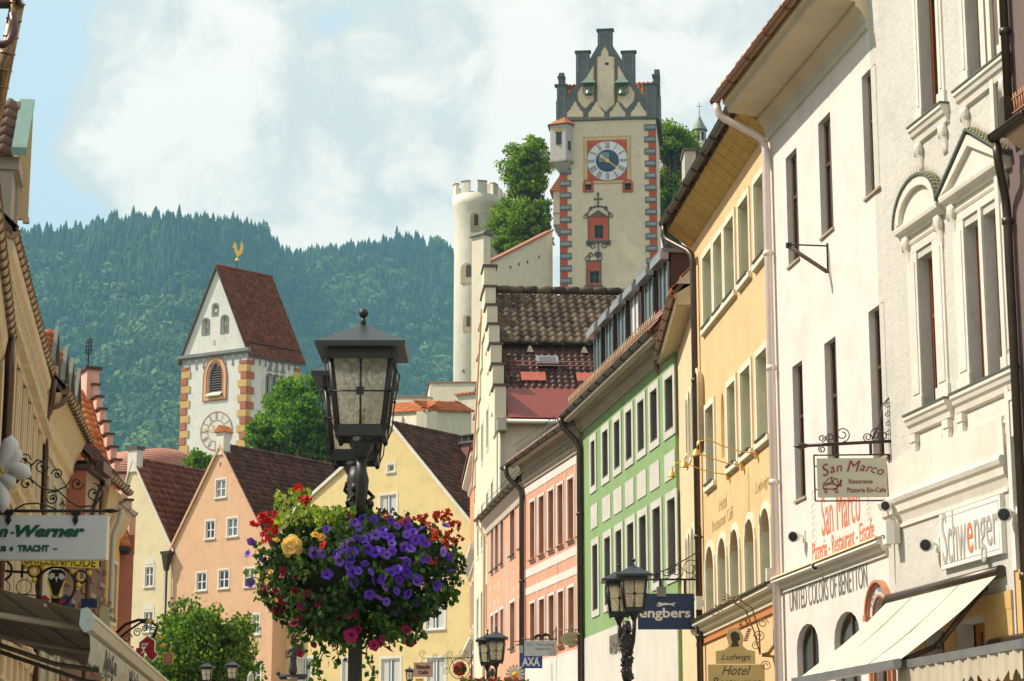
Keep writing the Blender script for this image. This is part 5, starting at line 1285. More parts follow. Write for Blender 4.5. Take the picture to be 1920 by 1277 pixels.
# ======================= castle =======================
CT2 = House('castle_clock_tower', 'tall cream castle tower with painted clock, stepped gable and red-grey quoins', 'castle tower', (5.2, 230), (15.75, 228.87))
K2 = CT2; Lk = K2.L; ztop = K2.uv(1130, 222)[1]; DK = 9.5
M_tc = plaster('castle_cream_plaster', (.68, .58, .43), .1, streak=.22, big=.2)
M_slate = plaster('painted_slate_grey', (.10, .12, .135), .2, streak=.1); M_ochl = plaster('ochre_line', (.52, .34, .12), .12); M_redp = plaster('painted_red', (.48, .075, .03), .15)
M_bw = plaster('blue_grey_quoin', (.11, .13, .145), .2)
def kq(xl, xr, yt, yb): return K2.rect(xl, xr, yt, yb)
def kwin(xl, xr, yt, yb, kind=None, parent_sur=None, r=.35, fm=None):
    return K2.window(kq(xl, xr, yt, yb), r=r, fm=fm or M_slate, gm=paint('castle_glass', (.012, .016, .02), .6), nv=1, nh=1, kind=kind, fw=.08, bw=.06)
kwin(1170.5, 1181.5, 259, 270); w1 = kwin(1097, 1109, 340, 357, 'round'); w2 = kwin(1171, 1183, 340, 357, 'round'); kwin(1114, 1131.5, 422, 447); kwin(1105, 1124, 508, 531)
K2.wall([(0, 25), (Lk, 25), (Lk, ztop), (0, ztop)], M_tc, DK, .35)
PK = lambda u, d, z: (u, d, z)
zq0 = K2.uv(1215, 560)[1]; zq1 = K2.uv(1215, 223)[1]; hq = (K2.uv(1215, 232)[1]-K2.uv(1215, 482)[1])/22/1.0
def quo(u, s_, zs, n):
    z = zs; m0, m1, m2 = MB(), MB(), MB()
    for i in range(n):
        if i % 2 == 0:
            a, b = sorted((u, u+s_*1.28)); m0.box(a, b, -.10, -.001, z, z+hq*1.0); m2.box(a+.12, b-.12, -.125, -.101, z+.18, z+hq-.18)
        else:
            a, b = sorted((u, u+s_*.85)); m1.box(a, b, -.06, -.001, z+.01, z+hq-.01)
        z += hq
    each(m0, 'grey_quoin', M_bw, K2.root); each(m1, 'red_quoin', M_redp, K2.root); each(m2, 'quoin_panel', plaster('quoin_panel', (.28, .32, .33), .2), K2.root)
zlow = K2.uv(1215, 495)[1]-hq*2*6
quo(Lk, -1, zlow, 34+1); quo(0, 1, K2.uv(1060, 316)[1]-hq*25+.0, 25)
m = MB(); z = zlow
for i in range(26): m.box(-.06, -.001, 1.5, 2.4, z, z+hq*.9); z += hq*2 if False else hq*1.0
# sunlit side trim
each(m, 'side_quoin', M_redp, K2.root)
K2.mould([(0, ztop-.25), (-.22, ztop-.2), (-.22, ztop+.05), (0, ztop+.15)], -.15, Lk+.15, M_slate, 'cornice')
def kp(pts): return [K2.uv(*p) for p in pts]
out_g = [(1042, 224), (1042, 161), (1062, 161), (1062, 185), (1080, 160), (1080, 98), (1105.5, 98), (1105.5, 112), (1120.6, 86), (1120.6, 57), (1148.6, 57), (1148.6, 86), (1166, 113), (1166, 98), (1191, 98), (1191.5, 158), (1208, 183), (1208, 159), (1231.6, 159), (1231.6, 224)]
m = MB(); m.prism([(max(-.25, min(Lk+.25, p[0])), p[1]) for p in kp(out_g)], -.12, .6); gb = m.build('stepped_gable', M_slate, K2.root)
m = MB()
for x0, x1, y in ((1041, 1063, 161), (1079, 1106.5, 98), (1119.6, 1149.6, 57), (1165, 1192, 98), (1207, 1232.6, 159)):
    a, b = K2.uv(x0, y)[0], K2.uv(x1, y)[0]; z = K2.uv((x0+x1)/2, y)[1]; m.box(a-.08, b+.08, -.22, .7, z, z+.15)
each(m, 'gable_cap', plaster('dark_slate', (.06, .07, .078), .2), gb)
m = MB()
for x0, x1, y0, y1 in ((1045, 1059, 168, 218), (1083, 1102, 104, 138), (1124, 1145, 63, 84), (1169.5, 1187, 104, 140), (1212, 1228, 166, 218)):
    q = K2.rect(x0, x1, y0, y1); 
    for a, b, c, d in ((q[0], q[0]+.05, q[2], q[3]), (q[1]-.05, q[1], q[2], q[3]), (q[0], q[1], q[3]-.05, q[3])): m.box(a, b, -.14, -.121, c, d)
m.build('panel_lines', plaster('pale_slate_line', (.24, .27, .28), .1), gb)
inl = [[(1119.5, 197), (1119.5, 108), (1127, 105), (1127, 98), (1134, 88), (1141, 98), (1141, 105), (1152.5, 108), (1152.5, 197), (1143, 204), (1136, 211), (1128, 204)],
       [(1114, 123), (1114, 190), (1106, 196), (1098, 205), (1091, 199), (1084, 190), (1082.5, 176)],
       [(1158, 123), (1191, 176), (1189, 190), (1181, 199), (1174, 205), (1166, 196), (1158, 190)]]
for c in (1078.5, 1118.5, 1158, 1198): inl.append([(c-15.5, 221), (c-15.5, 212), (c-9, 206), (c-7, 200), (c-4, 200), (c-4, 196), (c, 190), (c+4, 196), (c+4, 200), (c+7, 200), (c+9, 206), (c+15.5, 212), (c+15.5, 221)])
m0, m1 = MB(), MB()
for pl in inl:
    P_ = kp(pl); cx = sum(p[0] for p in P_)/len(P_); cz = sum(p[1] for p in P_)/len(P_); m0.prism(P_, -.14, -.121)
    xs = [p[0] for p in P_]; zs_ = [p[1] for p in P_]; mx, mz = (min(xs)+max(xs))/2, (min(zs_)+max(zs_))/2
    kx, kz = 1-.2/(max(xs)-min(xs)), 1-.2/(max(zs_)-min(zs_)); m1.prism([(mx+(p[0]-mx)*kx, mz+(p[1]-mz)*kz) for p in P_], -.155, -.141)
m0.build('ochre_outlines', M_ochl, gb); m1.build('cream_fields', M_tc, gb)
q = K2.rect(1134.5, 1141.5, 118, 123); m = MB(); m.box(q[0], q[1], -.16, -.156, q[2], q[3]); m.build('small_opening', IRON, gb)
m = MB()
for pl in ([(1062, 222), (1062, 212), (1080, 190), (1098, 208), (1118, 190), (1138, 210), (1158, 190), (1178, 208), (1198, 190), (1215, 212)],):
    pass
for bx in (1105, 1167):
    u, z = K2.uv(bx, 180); br = MB(); br.smooth = True; br.lathe([(.48, 0), (.42, .1), (.30, .45), (.26, .8), (.18, 1.0), (.02, 1.06)], (u, -.75, z-.1), 14); bb = br.build('bell', paint('bell_green_bronze', (.13, .17, .13), .4, .3, .6), gb)
    r_ = MB(); n_ = r_.add([(u-.85, -1.25, z+1.15), (u+.85, -1.25, z+1.15), (u+.85, -.12, z+1.15), (u-.85, -.12, z+1.15), (u, -.5, z+2.15)]); 
    for f in ((0, 1, 4), (1, 2, 4), (2, 3, 4), (3, 0, 4), (3, 2, 1, 0)): r_.face([n_+j for j in f])
    for sx in (-.6, .6): r_.box(u+sx-.05, u+sx+.05, -1.0, -.12, z+.9, z+1.149); r_.tube([(u+sx, -.14, z+.2), (u+sx, -1.0, z+1.0)], .05, 5)
    r_.build('bell_canopy', paint('verdigris', (.15, .22, .17), .6, .25), gb)
# orange roof behind the gable, ridge parallel to the front
zro = K2.uv(1060, 140)[1]+.35
mb = MB(); mb.prism([(-.1, ztop), (DK/2, zro), (DK+.1, ztop)], .25, Lk-.25, 'x'); ro = mb.build('roof', M_orange, K2.root)
tiles('roof_tiles', (.2, -.0, ztop+.05), (Lk-.4, 0, 0), (0, DK/2, zro-ztop), .48, .55, M_orange, ro, wave=.13, lift=.08, seed=20)
# side stepped gables
for nm, u0, u1 in (('side_gable', -.35, .25), ('side_gable', Lk-.25, Lk+.35)):
    m = MB(); m.prism([(-.0, ztop-.2), (DK, ztop-.2), (DK, ztop+2.2), (DK-2, ztop+2.2), (DK-2, ztop+4.5), (DK/2+1, ztop+4.5), (DK/2+1, zro+1.2), (DK/2-1, zro+1.2), (DK/2-1, ztop+4.5), (2.6, ztop+4.5), (2.6, ztop+2.2), (.0, ztop+2.2)], u0, u1, 'x'); sg_ = m.build(nm, M_slate, K2.root)
for u in (-.3, Lk-.35):
    z = K2.uv(1040, 131)[1]; m = MB(); m.box(u, u+.65, 2.6, 3.4, ztop+2, z-.25 if u > 0 else z); m.box(u-.1, u+.75, 2.5, 3.5, (z-.25 if u > 0 else z), (z if u > 0 else z+.2)); m.build('pinnacle', M_slate, K2.root)
m = MB()
for u0, s_ in ((0, -1), (Lk, 1)): m.prism([(u0, ztop-.4), (u0+s_*.5, ztop-.5), (u0+s_*.5, ztop-.35), (u0, ztop+.1)], .5, DK)
m.build('side_eaves', plaster('dark_slate', (.06, .07, .078)), K2.root)
# clock on the castle
q = K2.rect(1094, 1183, 257, 346); m = MB(); m.box(q[0], q[1], -.05, -.001, q[2], q[3]); cl = m.build('clock', M_ochl, K2.root)
m = MB(); m.box(q[0]+.12, q[1]-.12, -.07, -.051, q[2]+.12, q[3]-.12); m.build('cream_frame', plaster('frame_cream', (.60, .48, .26), .1), cl)
q = K2.rect(1101, 1176, 264, 340); m = MB(); m.box(q[0], q[1], -.09, -.071, q[2], q[3]); m.build('red_field', M_redp, cl)
cu, cz_ = K2.uv(1139, 302); Rr = (K2.uv(1178, 302)[0]-K2.uv(1100, 302)[0])/2
m = MB(); m.raw = True; disc(m, PK, cu, cz_, 0, Rr*1.0, -.115); m.build('dial_rim', M_slate, cl)
m = MB(); m.raw = True; disc(m, PK, cu, cz_, 0, Rr*.975, -.125); m.build('dial', plaster('dial_bluewhite', (.66, .68, .72), .04), cl)
m = MB(); m.raw = True; disc(m, PK, cu, cz_, 0, Rr*.56, -.135); m.build('blue_centre', plaster('deep_blue', (.03, .065, .13), .2), cl)
m = MB(); m.box(cu-Rr*.42, cu+Rr*.08, -.145, -.136, cz_-Rr*.05, cz_+Rr*.42); m.build('blue_square', plaster('grey_blue', (.16, .24, .28), .2), cl)
numerals(PK, cu, cz_, Rr*.63, Rr*.93, -.14, paint('dial_black', (.015, .017, .02), .6), cl, 1.15)
hand(PK, cu, cz_, radians(-38), Rr*.76, .10, -.2, GOLD, cl, 'hour_hand'); hand(PK, cu, cz_, radians(142), Rr*.46, .16, -.18, GOLD, cl, 'minute_hand')
for w_, x0, x1 in ((w1, 1095, 1111), (w2, 1169, 1185)):
    q = K2.rect(x0, x1, 337, 360); q2 = kq(x0+2, x1-2, 340, 357); o = arch(*[q2[0], q2[1], q2[2], q2[3]], 'round'); m = MB(); ringpoly(m, o, PK, .22, -.13); m.build('surround', M_redp, w_)
# painted window frames below
def framed(x0, x1, yt, yb, wx0, wx1, wyt, wyb, top):
    q = K2.rect(x0, x1, yt, yb); w = K2.rect(wx0, wx1, wyt, wyb); m = MB()
    for a, b, c, d in ((q[0], w[0]-.02, q[2], q[3]), (w[1]+.02, q[1], q[2], q[3]), (w[0]-.02, w[1]+.02, w[3]+.02, q[3]), (w[0]-.02, w[1]+.02, q[2], w[2]-.02)): m.box(a, b, -.06, -.001, c, d)
    fr_ = m.build('painted_frame', M_redp, K2.root); cx = (q[0]+q[1])/2; W_ = q[1]-q[0]; m = MB()
    for a, b in ((q[0]-.12, q[0]), (q[1], q[1]+.12)): m.box(a, b, -.09, -.001, q[2]-.1, q[3])
    m.box(q[0]-.3, q[1]+.3, -.2, -.001, q[2]-.25, q[2])
    def curl(cx_, cz0, r, s_, turns=1.3, w=.08, a0=pi/2):
        pts = [(cx_+s_*r*(1-.6*i/14)*cos(a0+turns*2*pi*i/14), cz0+r*(1-.6*i/14)*sin(a0+turns*2*pi*i/14)) for i in range(15)]; m.strip(pts, w, -.08, -.02)
    if top:
        m.prism([(q[0]-.05, q[3]), (q[1]+.05, q[3]), (cx, q[3]+.75)], -.12, -.062)
        archpts = [(cx-(W_/2+.15)*cos(pi*i/10), q[3]+.1+1.1*sin(pi*i/10)) for i in range(11)]; m.strip(archpts, .14, -.1, -.02)
        for s_ in (-1, 1): curl(cx+s_*(W_/2+.35), q[3]+.1, .3, s_); curl(cx+s_*.85, q[3]+.95, .22, s_); curl(cx+s_*.6, q[2]-.55, .35, -s_); curl(cx+s_*(W_/2+.1), q[2]-.4, .2, s_)
        m.strip([(cx, q[3]+1.1), (cx, q[3]+2.6)], .14, -.1, -.02); m.strip([(cx-.45, q[3]+2.0), (cx+.45, q[3]+2.0)], .14, -.1, -.02); m.strip([(cx, q[2]-.3), (cx, q[2]-1.8)], .1, -.1, -.02)
        m.sphere((cx, -.1, q[3]+2.6), .14, 6); curl(cx+.2, q[2]-1.5, .25, 1); curl(cx-.2, q[2]-1.5, .25, -1)
    else:
        for s_ in (-1, 1): curl(cx+s_*.7, q[3]+.4, .34, s_); curl(cx+s_*.25, q[3]+.8, .28, -s_); curl(cx+s_*.6, q[2]-.45, .24, -s_); curl(cx+s_*.1, q[2]-.5, .2, s_)
        m.strip([(q[0]-.1, q[3]+.08), (q[1]+.1, q[3]+.08)], .14, -.1, -.02)
    m.build('painted_ornament', plaster('dark_grey_ornament', (.08, .085, .085), .2), fr_)
framed(1104, 1140, 407, 452, 1114, 1131.5, 422, 447, True); framed(1101, 1125.5, 491, 536, 1105, 1124, 508, 531, False)
# corner oriel
ou0, ou1 = K2.uv(1034, 280)[0], K2.uv(1073, 280)[0]; oz0, oz1 = K2.uv(1055, 302)[1], K2.uv(1055, 236)[1]; om = K2.uv(1062, 280)[0]
M_lav = plaster('lavender_grey_plaster', (.46, .43, .42), .1)
mb = MB(); mb.prism([(ou0-.1, 2.0), (ou0-.1, -.35), (om, -.9), (ou1, -.3), (ou1, .01), (0.0, .01), (0, 2.0)], oz0, oz1, 'z'); ori = mb.build('oriel', M_lav, K2.root)
mb = MB(); mb.prism([(ou0-.25, 2.0), (ou0-.25, -.45), (om, -1.05), (ou1+.15, -.4), (ou1+.15, .01), (0, .01), (0, 2.0)], oz0-.25, oz0, 'z')
mb.frustum(((ou0+ou1)/2+.1, .05, oz0-1.3), .8, .5, ((ou0+ou1)/2, .05, oz0-.25), 2.1, 1.7); mb.build('oriel_corbel', plaster('oriel_corbel', (.36, .34, .31), .2), ori)
n = MB(); cxo = (ou0+ou1)/2; pts = [(ou0-.4, 2.0), (ou0-.4, -.55), (om, -1.2), (ou1+.3, -.5), (ou1+.3, .0)]; i0 = n.add([(p[0], p[1], oz1) for p in pts]+[(cxo+.3, .1, oz1+1.15), (cxo+.3, 1.6, oz1+1.15)])
for a, b in ((0, 1), (1, 2), (2, 3), (3, 4)): n.face((i0+a, i0+b, i0+5) if a else (i0, i0+1, i0+5, i0+6))
n.build('oriel_roof', bandtile('oriel_tiles', (.50, .16, .06)), ori)
q = [K2.uv(1041, 262)[0], K2.uv(1052, 262)[0], K2.uv(1041, 274)[1], K2.uv(1041, 252)[1]]
m = MB(Matrix.Translation((0, 0, 0))); yy = -.66; m.box(q[0]+.15, q[1]+.1, yy-.12, yy+.2, q[2], q[3]); m.build('oriel_window', paint('belfry_dark2', (.035, .04, .045)), ori)
m = MB(); m.prism([(q[0]+.0, q[3]+.02), (q[1]+.25, q[3]+.02), ((q[0]+q[1])/2+.12, q[3]+.7)], yy-.14, yy+.1); m.build('oriel_gablet', M_ochl, ori)
q = K2.rect(1065, 1071, 268, 284); m = MB(); m.box(q[0]+.05, q[1], -.72, -.3, q[2], q[3]); m.build('oriel_window', paint('belfry_dark2', (.035, .04, .045)), ori)
# second oriel on the sunlit left side
z0, z1 = K2.uv(1040, 405)[1], K2.uv(1040, 340)[1]
m = MB(); m.box(-1.0, .0, 3.5, 6.5, z0, z1); o2 = m.build('side_oriel', M_lgrey, K2.root); m = MB(); m.prism([(-1.4, z1-.1), (0, z1-.1), (0, z1+2.0)], 3.2, 6.8); m.build('side_oriel_roof', bandtile('oriel_tiles', (.5, .16, .06)), o2)
m = MB(); m.frustum((-.3, 5, z0-.9), .5, 1.5, (-.5, 5, z0), 1.1, 3.1); m.box(-1.05, 0.0, 3.45, 6.55, z0+1.2, z0+1.35); m.build('side_oriel_base', M_greyd, o2)

# round castle tower
pc_ = at(891, 600, 245); RT = empty('round_castle_tower', 'round whitewashed castle tower with battlements and small windows', 'castle tower', (pc_.x, pc_.y, 20))
zt = at(891, 372, 245).z-20; Rt = 42.5/4100*245*1.0
M_rt = plaster('old_whitewash', (.72, .68, .58), .12, streak=.35, big=.15, grain=6, bst=.6)
m = MB(); m.lathe([(Rt*1.0, 0), (Rt*.97, zt-6), (Rt*.98, zt-1.6), (Rt*1.05, zt-1.2), (Rt*1.05, zt)], (0, 0, 0), 40); m.build('wall', M_rt, RT)
nm_ = 8
for i in range(nm_):
    m = MB()
    a0 = 2*pi*(i-.25)/nm_+.3; a1 = 2*pi*(i+.30)/nm_+.3; k = 5; ro_, ri_ = Rt*1.039, Rt*.86
    for j in range(k):
        b0 = a0+(a1-a0)*j/k; b1 = a0+(a1-a0)*(j+1)/k
        m.prism([(ro_*cos(b0), ro_*sin(b0)), (ro_*cos(b1), ro_*sin(b1)), (ri_*cos(b1), ri_*sin(b1)), (ri_*cos(b0), ri_*sin(b0))], zt-.02, zt+1.35, 'z')
    m.build('merlon', M_rt, RT)
for i in range(nm_):
    m = MB()
    a0 = 2*pi*(i-.26)/nm_+.3; a1 = 2*pi*(i+.31)/nm_+.3
    for j in range(5):
        b0 = a0+(a1-a0)*j/5; b1 = a0+(a1-a0)*(j+1)/5; ro_, ri_ = Rt*1.06, Rt*.84
        m.prism([(ro_*cos(b0), ro_*sin(b0)), (ro_*cos(b1), ro_*sin(b1)), (ri_*cos(b1), ri_*sin(b1)), (ri_*cos(b0), ri_*sin(b0))], zt+1.351, zt+1.47, 'z')
    m.build('merlon_cap', paint('cap_redbrown', (.28, .13, .08), .7), RT)
for x, y, w, h in ((890, 418, .5, 1.1), (875, 513, .75, 1.2), (876, 607, .5, 1.0), (869, 696, .2, .2)):
    a = math.asin(max(-1, min(1, (x-891)/42.5))); z = at(x, y, 243).z-20; mm_ = MB(Matrix.Rotation(a, 4, 'Z') @ Matrix.Translation((0, -Rt, z)))
    mm_.prism(arch(-w, w, -h, h, 'round'), -.02, .3); f = mm_.build('window_recess', plaster('recess_ochre', (.45, .38, .25), .2), RT)
    mm_ = MB(Matrix.Rotation(a, 4, 'Z') @ Matrix.Translation((0, -Rt, z))); mm_.prism(arch(-w*.1, w*.75, -h*.4, h*.8, 'round'), -.05, .1); mm_.build('opening', paint('opening_dark', (.05, .04, .03), .8), f)
# battlemented wall running back from the round tower
pw0, pw1 = at(930, 400, 246), at(968, 400, 256)
BW = empty('battlement_wall', 'shaded battlement wall behind the round castle tower', 'castle wall', (pw0.x, pw0.y, 20), atan2(pw1.y-pw0.y, pw1.x-pw0.x))
Lb = hypot(pw1.x-pw0.x, pw1.y-pw0.y); zb_ = at(945, 385, 250).z-20; m = MB(); m.box(0, Lb+6, 0, 1.2, 0, zb_)
for i in range(9): m.box(.3+i*1.9, 1.4+i*1.9, .02, 1.18, zb_-.01, zb_+1.6)
m.build('wall', M_rt, BW)
# curtain wall climbing to the clock tower
pa, pb = at(912, 500, 224), at(1036, 440, 231); CW = empty('castle_curtain_wall', 'pale castle wall with sloping tiled coping climbing to the clock tower', 'castle wall', (pa.x, pa.y, 20), atan2(pb.y-pa.y, pb.x-pa.x))
Lc = hypot(pb.x-pa.x, pb.y-pa.y); za0, zb0 = at(912, 497, 224).z-20, at(1036, 434, 231).z-20
M_cw = plaster('curtain_wall_plaster', (.68, .62, .49), .08, streak=.25, big=.15)
m = MB(); m.prism([(0, 0), (Lc, 0), (Lc, zb0), (0, za0)], 0, 1.0); m.build('wall', M_cw, CW)
m = MB(); m.prism([(0, za0+.003), (Lc, zb0+.003), (Lc, zb0+.25), (0, za0+.25)], -.2, 1.2); m.build('tiled_coping', paint('coping_red', (.35, .13, .07), .7, .25), CW)
for (x, y) in ((920, 520), (956, 505), (972, 498), (988, 492), (1010, 480)):
    t_ = (x-912)/124; z = at(x, y, 226+t_*4).z-20; m = MB(); m.box(Lc*t_-.1, Lc*t_+.1, -.02, -.001, z-.15, z+.15); m.build('slit', paint('opening_dark', (.05, .04, .03)), CW)
m = MB(); z = at(905, 440, 223).z-20; m.box(-1.0, .0, -.6, 1.2, 0, z); pr_ = m.build('pier', M_cw, CW); m = MB(); m.prism([(-1.3, z), (.3, z), (.0, z+.35), (-.5, z+.6), (-1.0, z+.35)], -.8, 1.4); m.build('pier_cap', paint('cap_dark', (.1, .09, .08)), pr_)

# lower castle walls with tiled copings
def bastion(name, label, pts, ytop, coping, Yd=None, roofh=0):
    """pts: (px column, depth) along the wall; ytop: photo row of its top at each point"""
    P0 = at(pts[0][0], 700, pts[0][1]); r = empty(name, label, 'castle wall', (P0.x, P0.y, 15)); m, c = MB(), MB()
    W_ = [Vector((at(p[0], 700, p[1]).x-P0.x, p[1]-P0.y, 0)) for p in pts]; Z = [at(p[0], y, p[1]).z-15 for p, y in zip(pts, ytop)]
    for i in range(len(W_)-1):
        a, b = W_[i], W_[i+1]; d = (b-a).normalized(); n_ = Vector((-d.y, d.x, 0))*1.0; n_ = n_ if n_.y > 0 else -n_
        k = m.add([a, b, b+n_, a+n_]+[(a.x, a.y, Z[i]), (b.x, b.y, Z[i+1]), (b.x+n_.x, b.y+n_.y, Z[i+1]), (a.x+n_.x, a.y+n_.y, Z[i])])
        for f in ((0, 1, 5, 4), (1, 2, 6, 5), (2, 3, 7, 6), (3, 0, 4, 7), (4, 5, 6, 7)): m.face([k+j for j in f])
        if roofh:
            o_ = -n_*.25; e0 = a+o_+Vector((0, 0, Z[i]-.05)); e1_ = b+o_+Vector((0, 0, Z[i+1]-.05)); top = n_*1.6+Vector((0, 0, roofh))
            tiles('coping_tiles', tuple(e0), tuple(e1_-e0), tuple(top), .42, .42, M_orange, r, wave=.12, lift=.07, seed=i)
            k = c.add([e0, e1_, e1_+top, e0+top]); c.face([k, k+1, k+2, k+3])
            k = c.add([e0+Vector((0, 0, -.03)), e1_+Vector((0, 0, -.03)), b+n_, a+n_])
        else:
            k = c.add([a-n_*.12+Vector((0, 0, Z[i]+.002)), b-n_*.12+Vector((0, 0, Z[i+1]+.002)), b+n_*1.1+Vector((0, 0, Z[i+1]+.002)), a+n_*1.1+Vector((0, 0, Z[i]+.002))]+[a-n_*.12+Vector((0, 0, Z[i]+coping)), b-n_*.12+Vector((0, 0, Z[i+1]+coping)), b+n_*1.1+Vector((0, 0, Z[i+1]+coping)), a+n_*1.1+Vector((0, 0, Z[i]+coping))])
            for f in ((0, 1, 5, 4), (1, 2, 6, 5), (2, 3, 7, 6), (3, 0, 4, 7), (4, 5, 6, 7)): c.face([k+j for j in f])
    m.build('wall', M_cw, r); c.build('coping', paint('coping_red', (.35, .13, .07)) if not roofh else M_orange, r)
    return r
bastion('castle_wall', 'plain pale castle wall under the round tower with thin red coping', [(800, 214), (806, 212), (905, 210)], [746, 718, 718], .12)
bastion('castle_wall', 'low pale wall strip with red coping behind the lamp roof', [(728, 208), (802, 206)], [745, 745], .12)
bastion('castle_bastion', 'angular pale bastion with orange tiled coping above the yellow house', [(700, 196), (801, 186), (880, 194), (884, 200)], [775, 770, 772, 772], .1, roofh=1.0)
bastion('castle_wall', 'short wall with orange tiled coping beside the stepped gable house', [(854, 205), (910, 203)], [741, 735], .1, roofh=.35)
# copper turret behind the roofs
tp = at(1313, 300, 252); TU = empty('copper_turret', 'small grey turret with green copper spire and cross behind the roofs', 'turret', (tp.x, tp.y, 30))
b0 = tp.z-30; z1 = at(1313, 245, 252).z-30; z2 = at(1313, 215, 252).z-30; z3 = at(1313, 192, 252).z-30
m = MB(); m.lathe([(.75, 0), (.75, z1)], (0, 0, 0), 8); w = m.build('lantern', plaster('turret_grey', (.36, .38, .38), .1), TU)
for i in range(8):
    a = 2*pi*(i+.5)/8; mm_ = MB(Matrix.Rotation(a+pi/2, 4, 'Z') @ Matrix.Translation((0, -.71, z1-1.4))); mm_.prism(arch(-.16, .16, 0, 1.1, 'round'), -.02, .02); mm_.build('opening', IRON, w)
m = MB(); m.lathe([(.98, z1-.05), (.95, z1+.1), (.45, z1+1.0), (.14, z2-.3), (.03, z2)], (0, 0, 0), 8); m.build('copper_spire', paint('verdigris', (.15, .22, .17)), TU)
m = MB(); m.tube([(0, 0, z2-.1), (0, 0, z3)], .035, 5); m.tube([(-.4, 0, z3-.5), (.4, 0, z3-.5)], .03, 5); m.build('cross', IRON, TU)
# grey chimneys behind the narrow house
for (x, y, Yd, w, lb) in ((1294, 283, 52, .28, 'tall grey plastered chimney right of the castle tower'), (1300, 395, 49, .2, 'lower grey chimney above the narrow cream house')):
    p = at(x, y, Yd); c = empty('chimney_stack', lb, 'chimney', (p.x, p.y, 8)); m = MB(); h = p.z-8; m.box(-w/2, w/2, 0, .9, 0, h); m.build('stack', M_lgrey, c); m = MB(); m.box(-w/2-.04, w/2+.04, -.04, .94, h, h+.07); m.build('cap', paint('cap_dark', (.1, .09, .08)), c)
# ======================= left side of the street =======================
M_ornc = plaster('ornate_cream_plaster', (.66, .53, .32), .12, streak=.35)
M_ggrn = plaster('grey_green_wall', (.44, .44, .31), .12, streak=.3)
M_pk = plaster('stepped_pink_plaster', (.80, .45, .34), .1, streak=.2)
M_terra = plaster('terracotta_wall', (.44, .15, .09), .1, streak=.2)
DARKC = paint('dark_copper', (.10, .055, .033), .32, .3, .7, 4)
BRZ = paint('bronze_gutter', (.24, .16, .08), .3, .3, .8, 4)
# nearest house
A_ = House('near_brown_house', 'nearest brown rendered house at the left edge with dark copper gutter', 'house', (-5.6, 22.0), (-7.28, 30.5))
A_.wall([(0, 0), (A_.L, 0), (A_.L, 8.2), (0, 8.2)], plaster('dark_brown_render', (.11, .06, .045), .2), 8)
A_.gutter(0, A_.L-.02, -.10, 8.35, BRZ, .10, step=.42)
A_.mould([(0, 7.9), (-.06, 8.0), (-.1, 8.25), (0, 8.3)], 0, A_.L-.05, M_ornc, 'eaves_cove')
A_.roof(8.35, .05, 8, 4.5, M_dkbrown, u0=0, u1=A_.L, under=M_dwood)
A_.pipe([(A_.L-.25, -.12, 8.3), (A_.L-.3, -.14, 7.6), (A_.L-.3, -.14, 0)], DARKC, .07)
# ornate cream house
B_ = House('ornate_cream_house', 'cream stucco house with hooded windows and scroll frieze on the left', 'house', (-7.34, 30.6), (-8.97, 41.2))
M_stu = plaster('cream_stucco', (.66, .55, .35), .1, streak=.3)
for (z0, z1) in ((1.9, 3.3), (4.5, 6.2), (7.0, 8.4)):
    for k in range(7):
        u = .9+k*1.45; w = B_.window([u, u+.8, z0, z1], r=.18, fm=M_dkwin, nv=1, nh=1)
        m = MB(); m.box(u-.16, u, -.08, -.001, z0, z1+.1); m.box(u+.8, u+.96, -.08, -.001, z0, z1+.1)
        m.prism([(0, z1+.1), (-.08, z1+.1), (-.10, z1+.2), (-.2, z1+.26), (-.2, z1+.32), (0, z1+.4)], u-.22, u+1.02, 'x'); m.prism([(0, z0), (-.16, z0), (-.16, z0-.06), (-.08, z0-.14), (-.05, z0-.3), (0, z0-.32)], u-.2, u+1.0, 'x')
        m.build('window_surround', M_stu, w)
B_.wall([(0, 0), (B_.L, 0), (B_.L, 9.9), (0, 9.9)], M_ornc, 9, .18)
B_.mould([(0, 9.0), (-.05, 9.0), (-.05, 9.5), (-.12, 9.6), (-.14, 9.75), (-.06, 9.86), (0, 9.86)], 0, B_.L, M_stu, 'eaves_moulding')
m = MB(); n = 30
for i in range(n):
    u = .2+(B_.L-.4)*i/(n-1); m.strip([(u-.12, 8.75), (u-.05, 9.0), (u+.05, 9.1), (u+.12, 9.3), (u+.02, 9.42), (u-.08, 9.3)], .07, -.10, -.051)
m.build('scroll_frieze', M_stu, B_.root)
m = MB()
for k in range(8): u = .25+k*1.45; m.box(u-.12, u+.14, -.06, -.001, .5, 8.7); m.box(u-.16, u+.18, -.09, -.002, 8.5, 8.75)
m.build('pilasters', M_stu, B_.root)
B_.gutter(0, B_.L-.3, -.09, 9.92, BRZ, .10, step=.42)
B_.roof(9.98, .1, 9, 5.0, M_dkbrown, u0=0, u1=B_.L-.05, under=M_dwood)
B_.pipe([(B_.L-.25, -.18, 9.8), (B_.L-.2, -.16, 9.3), (B_.L-.42, -.02, 8.85), (B_.L-.42, -.10, 8.5), (B_.L-.42, -.10, 0)], DARKC, .06)
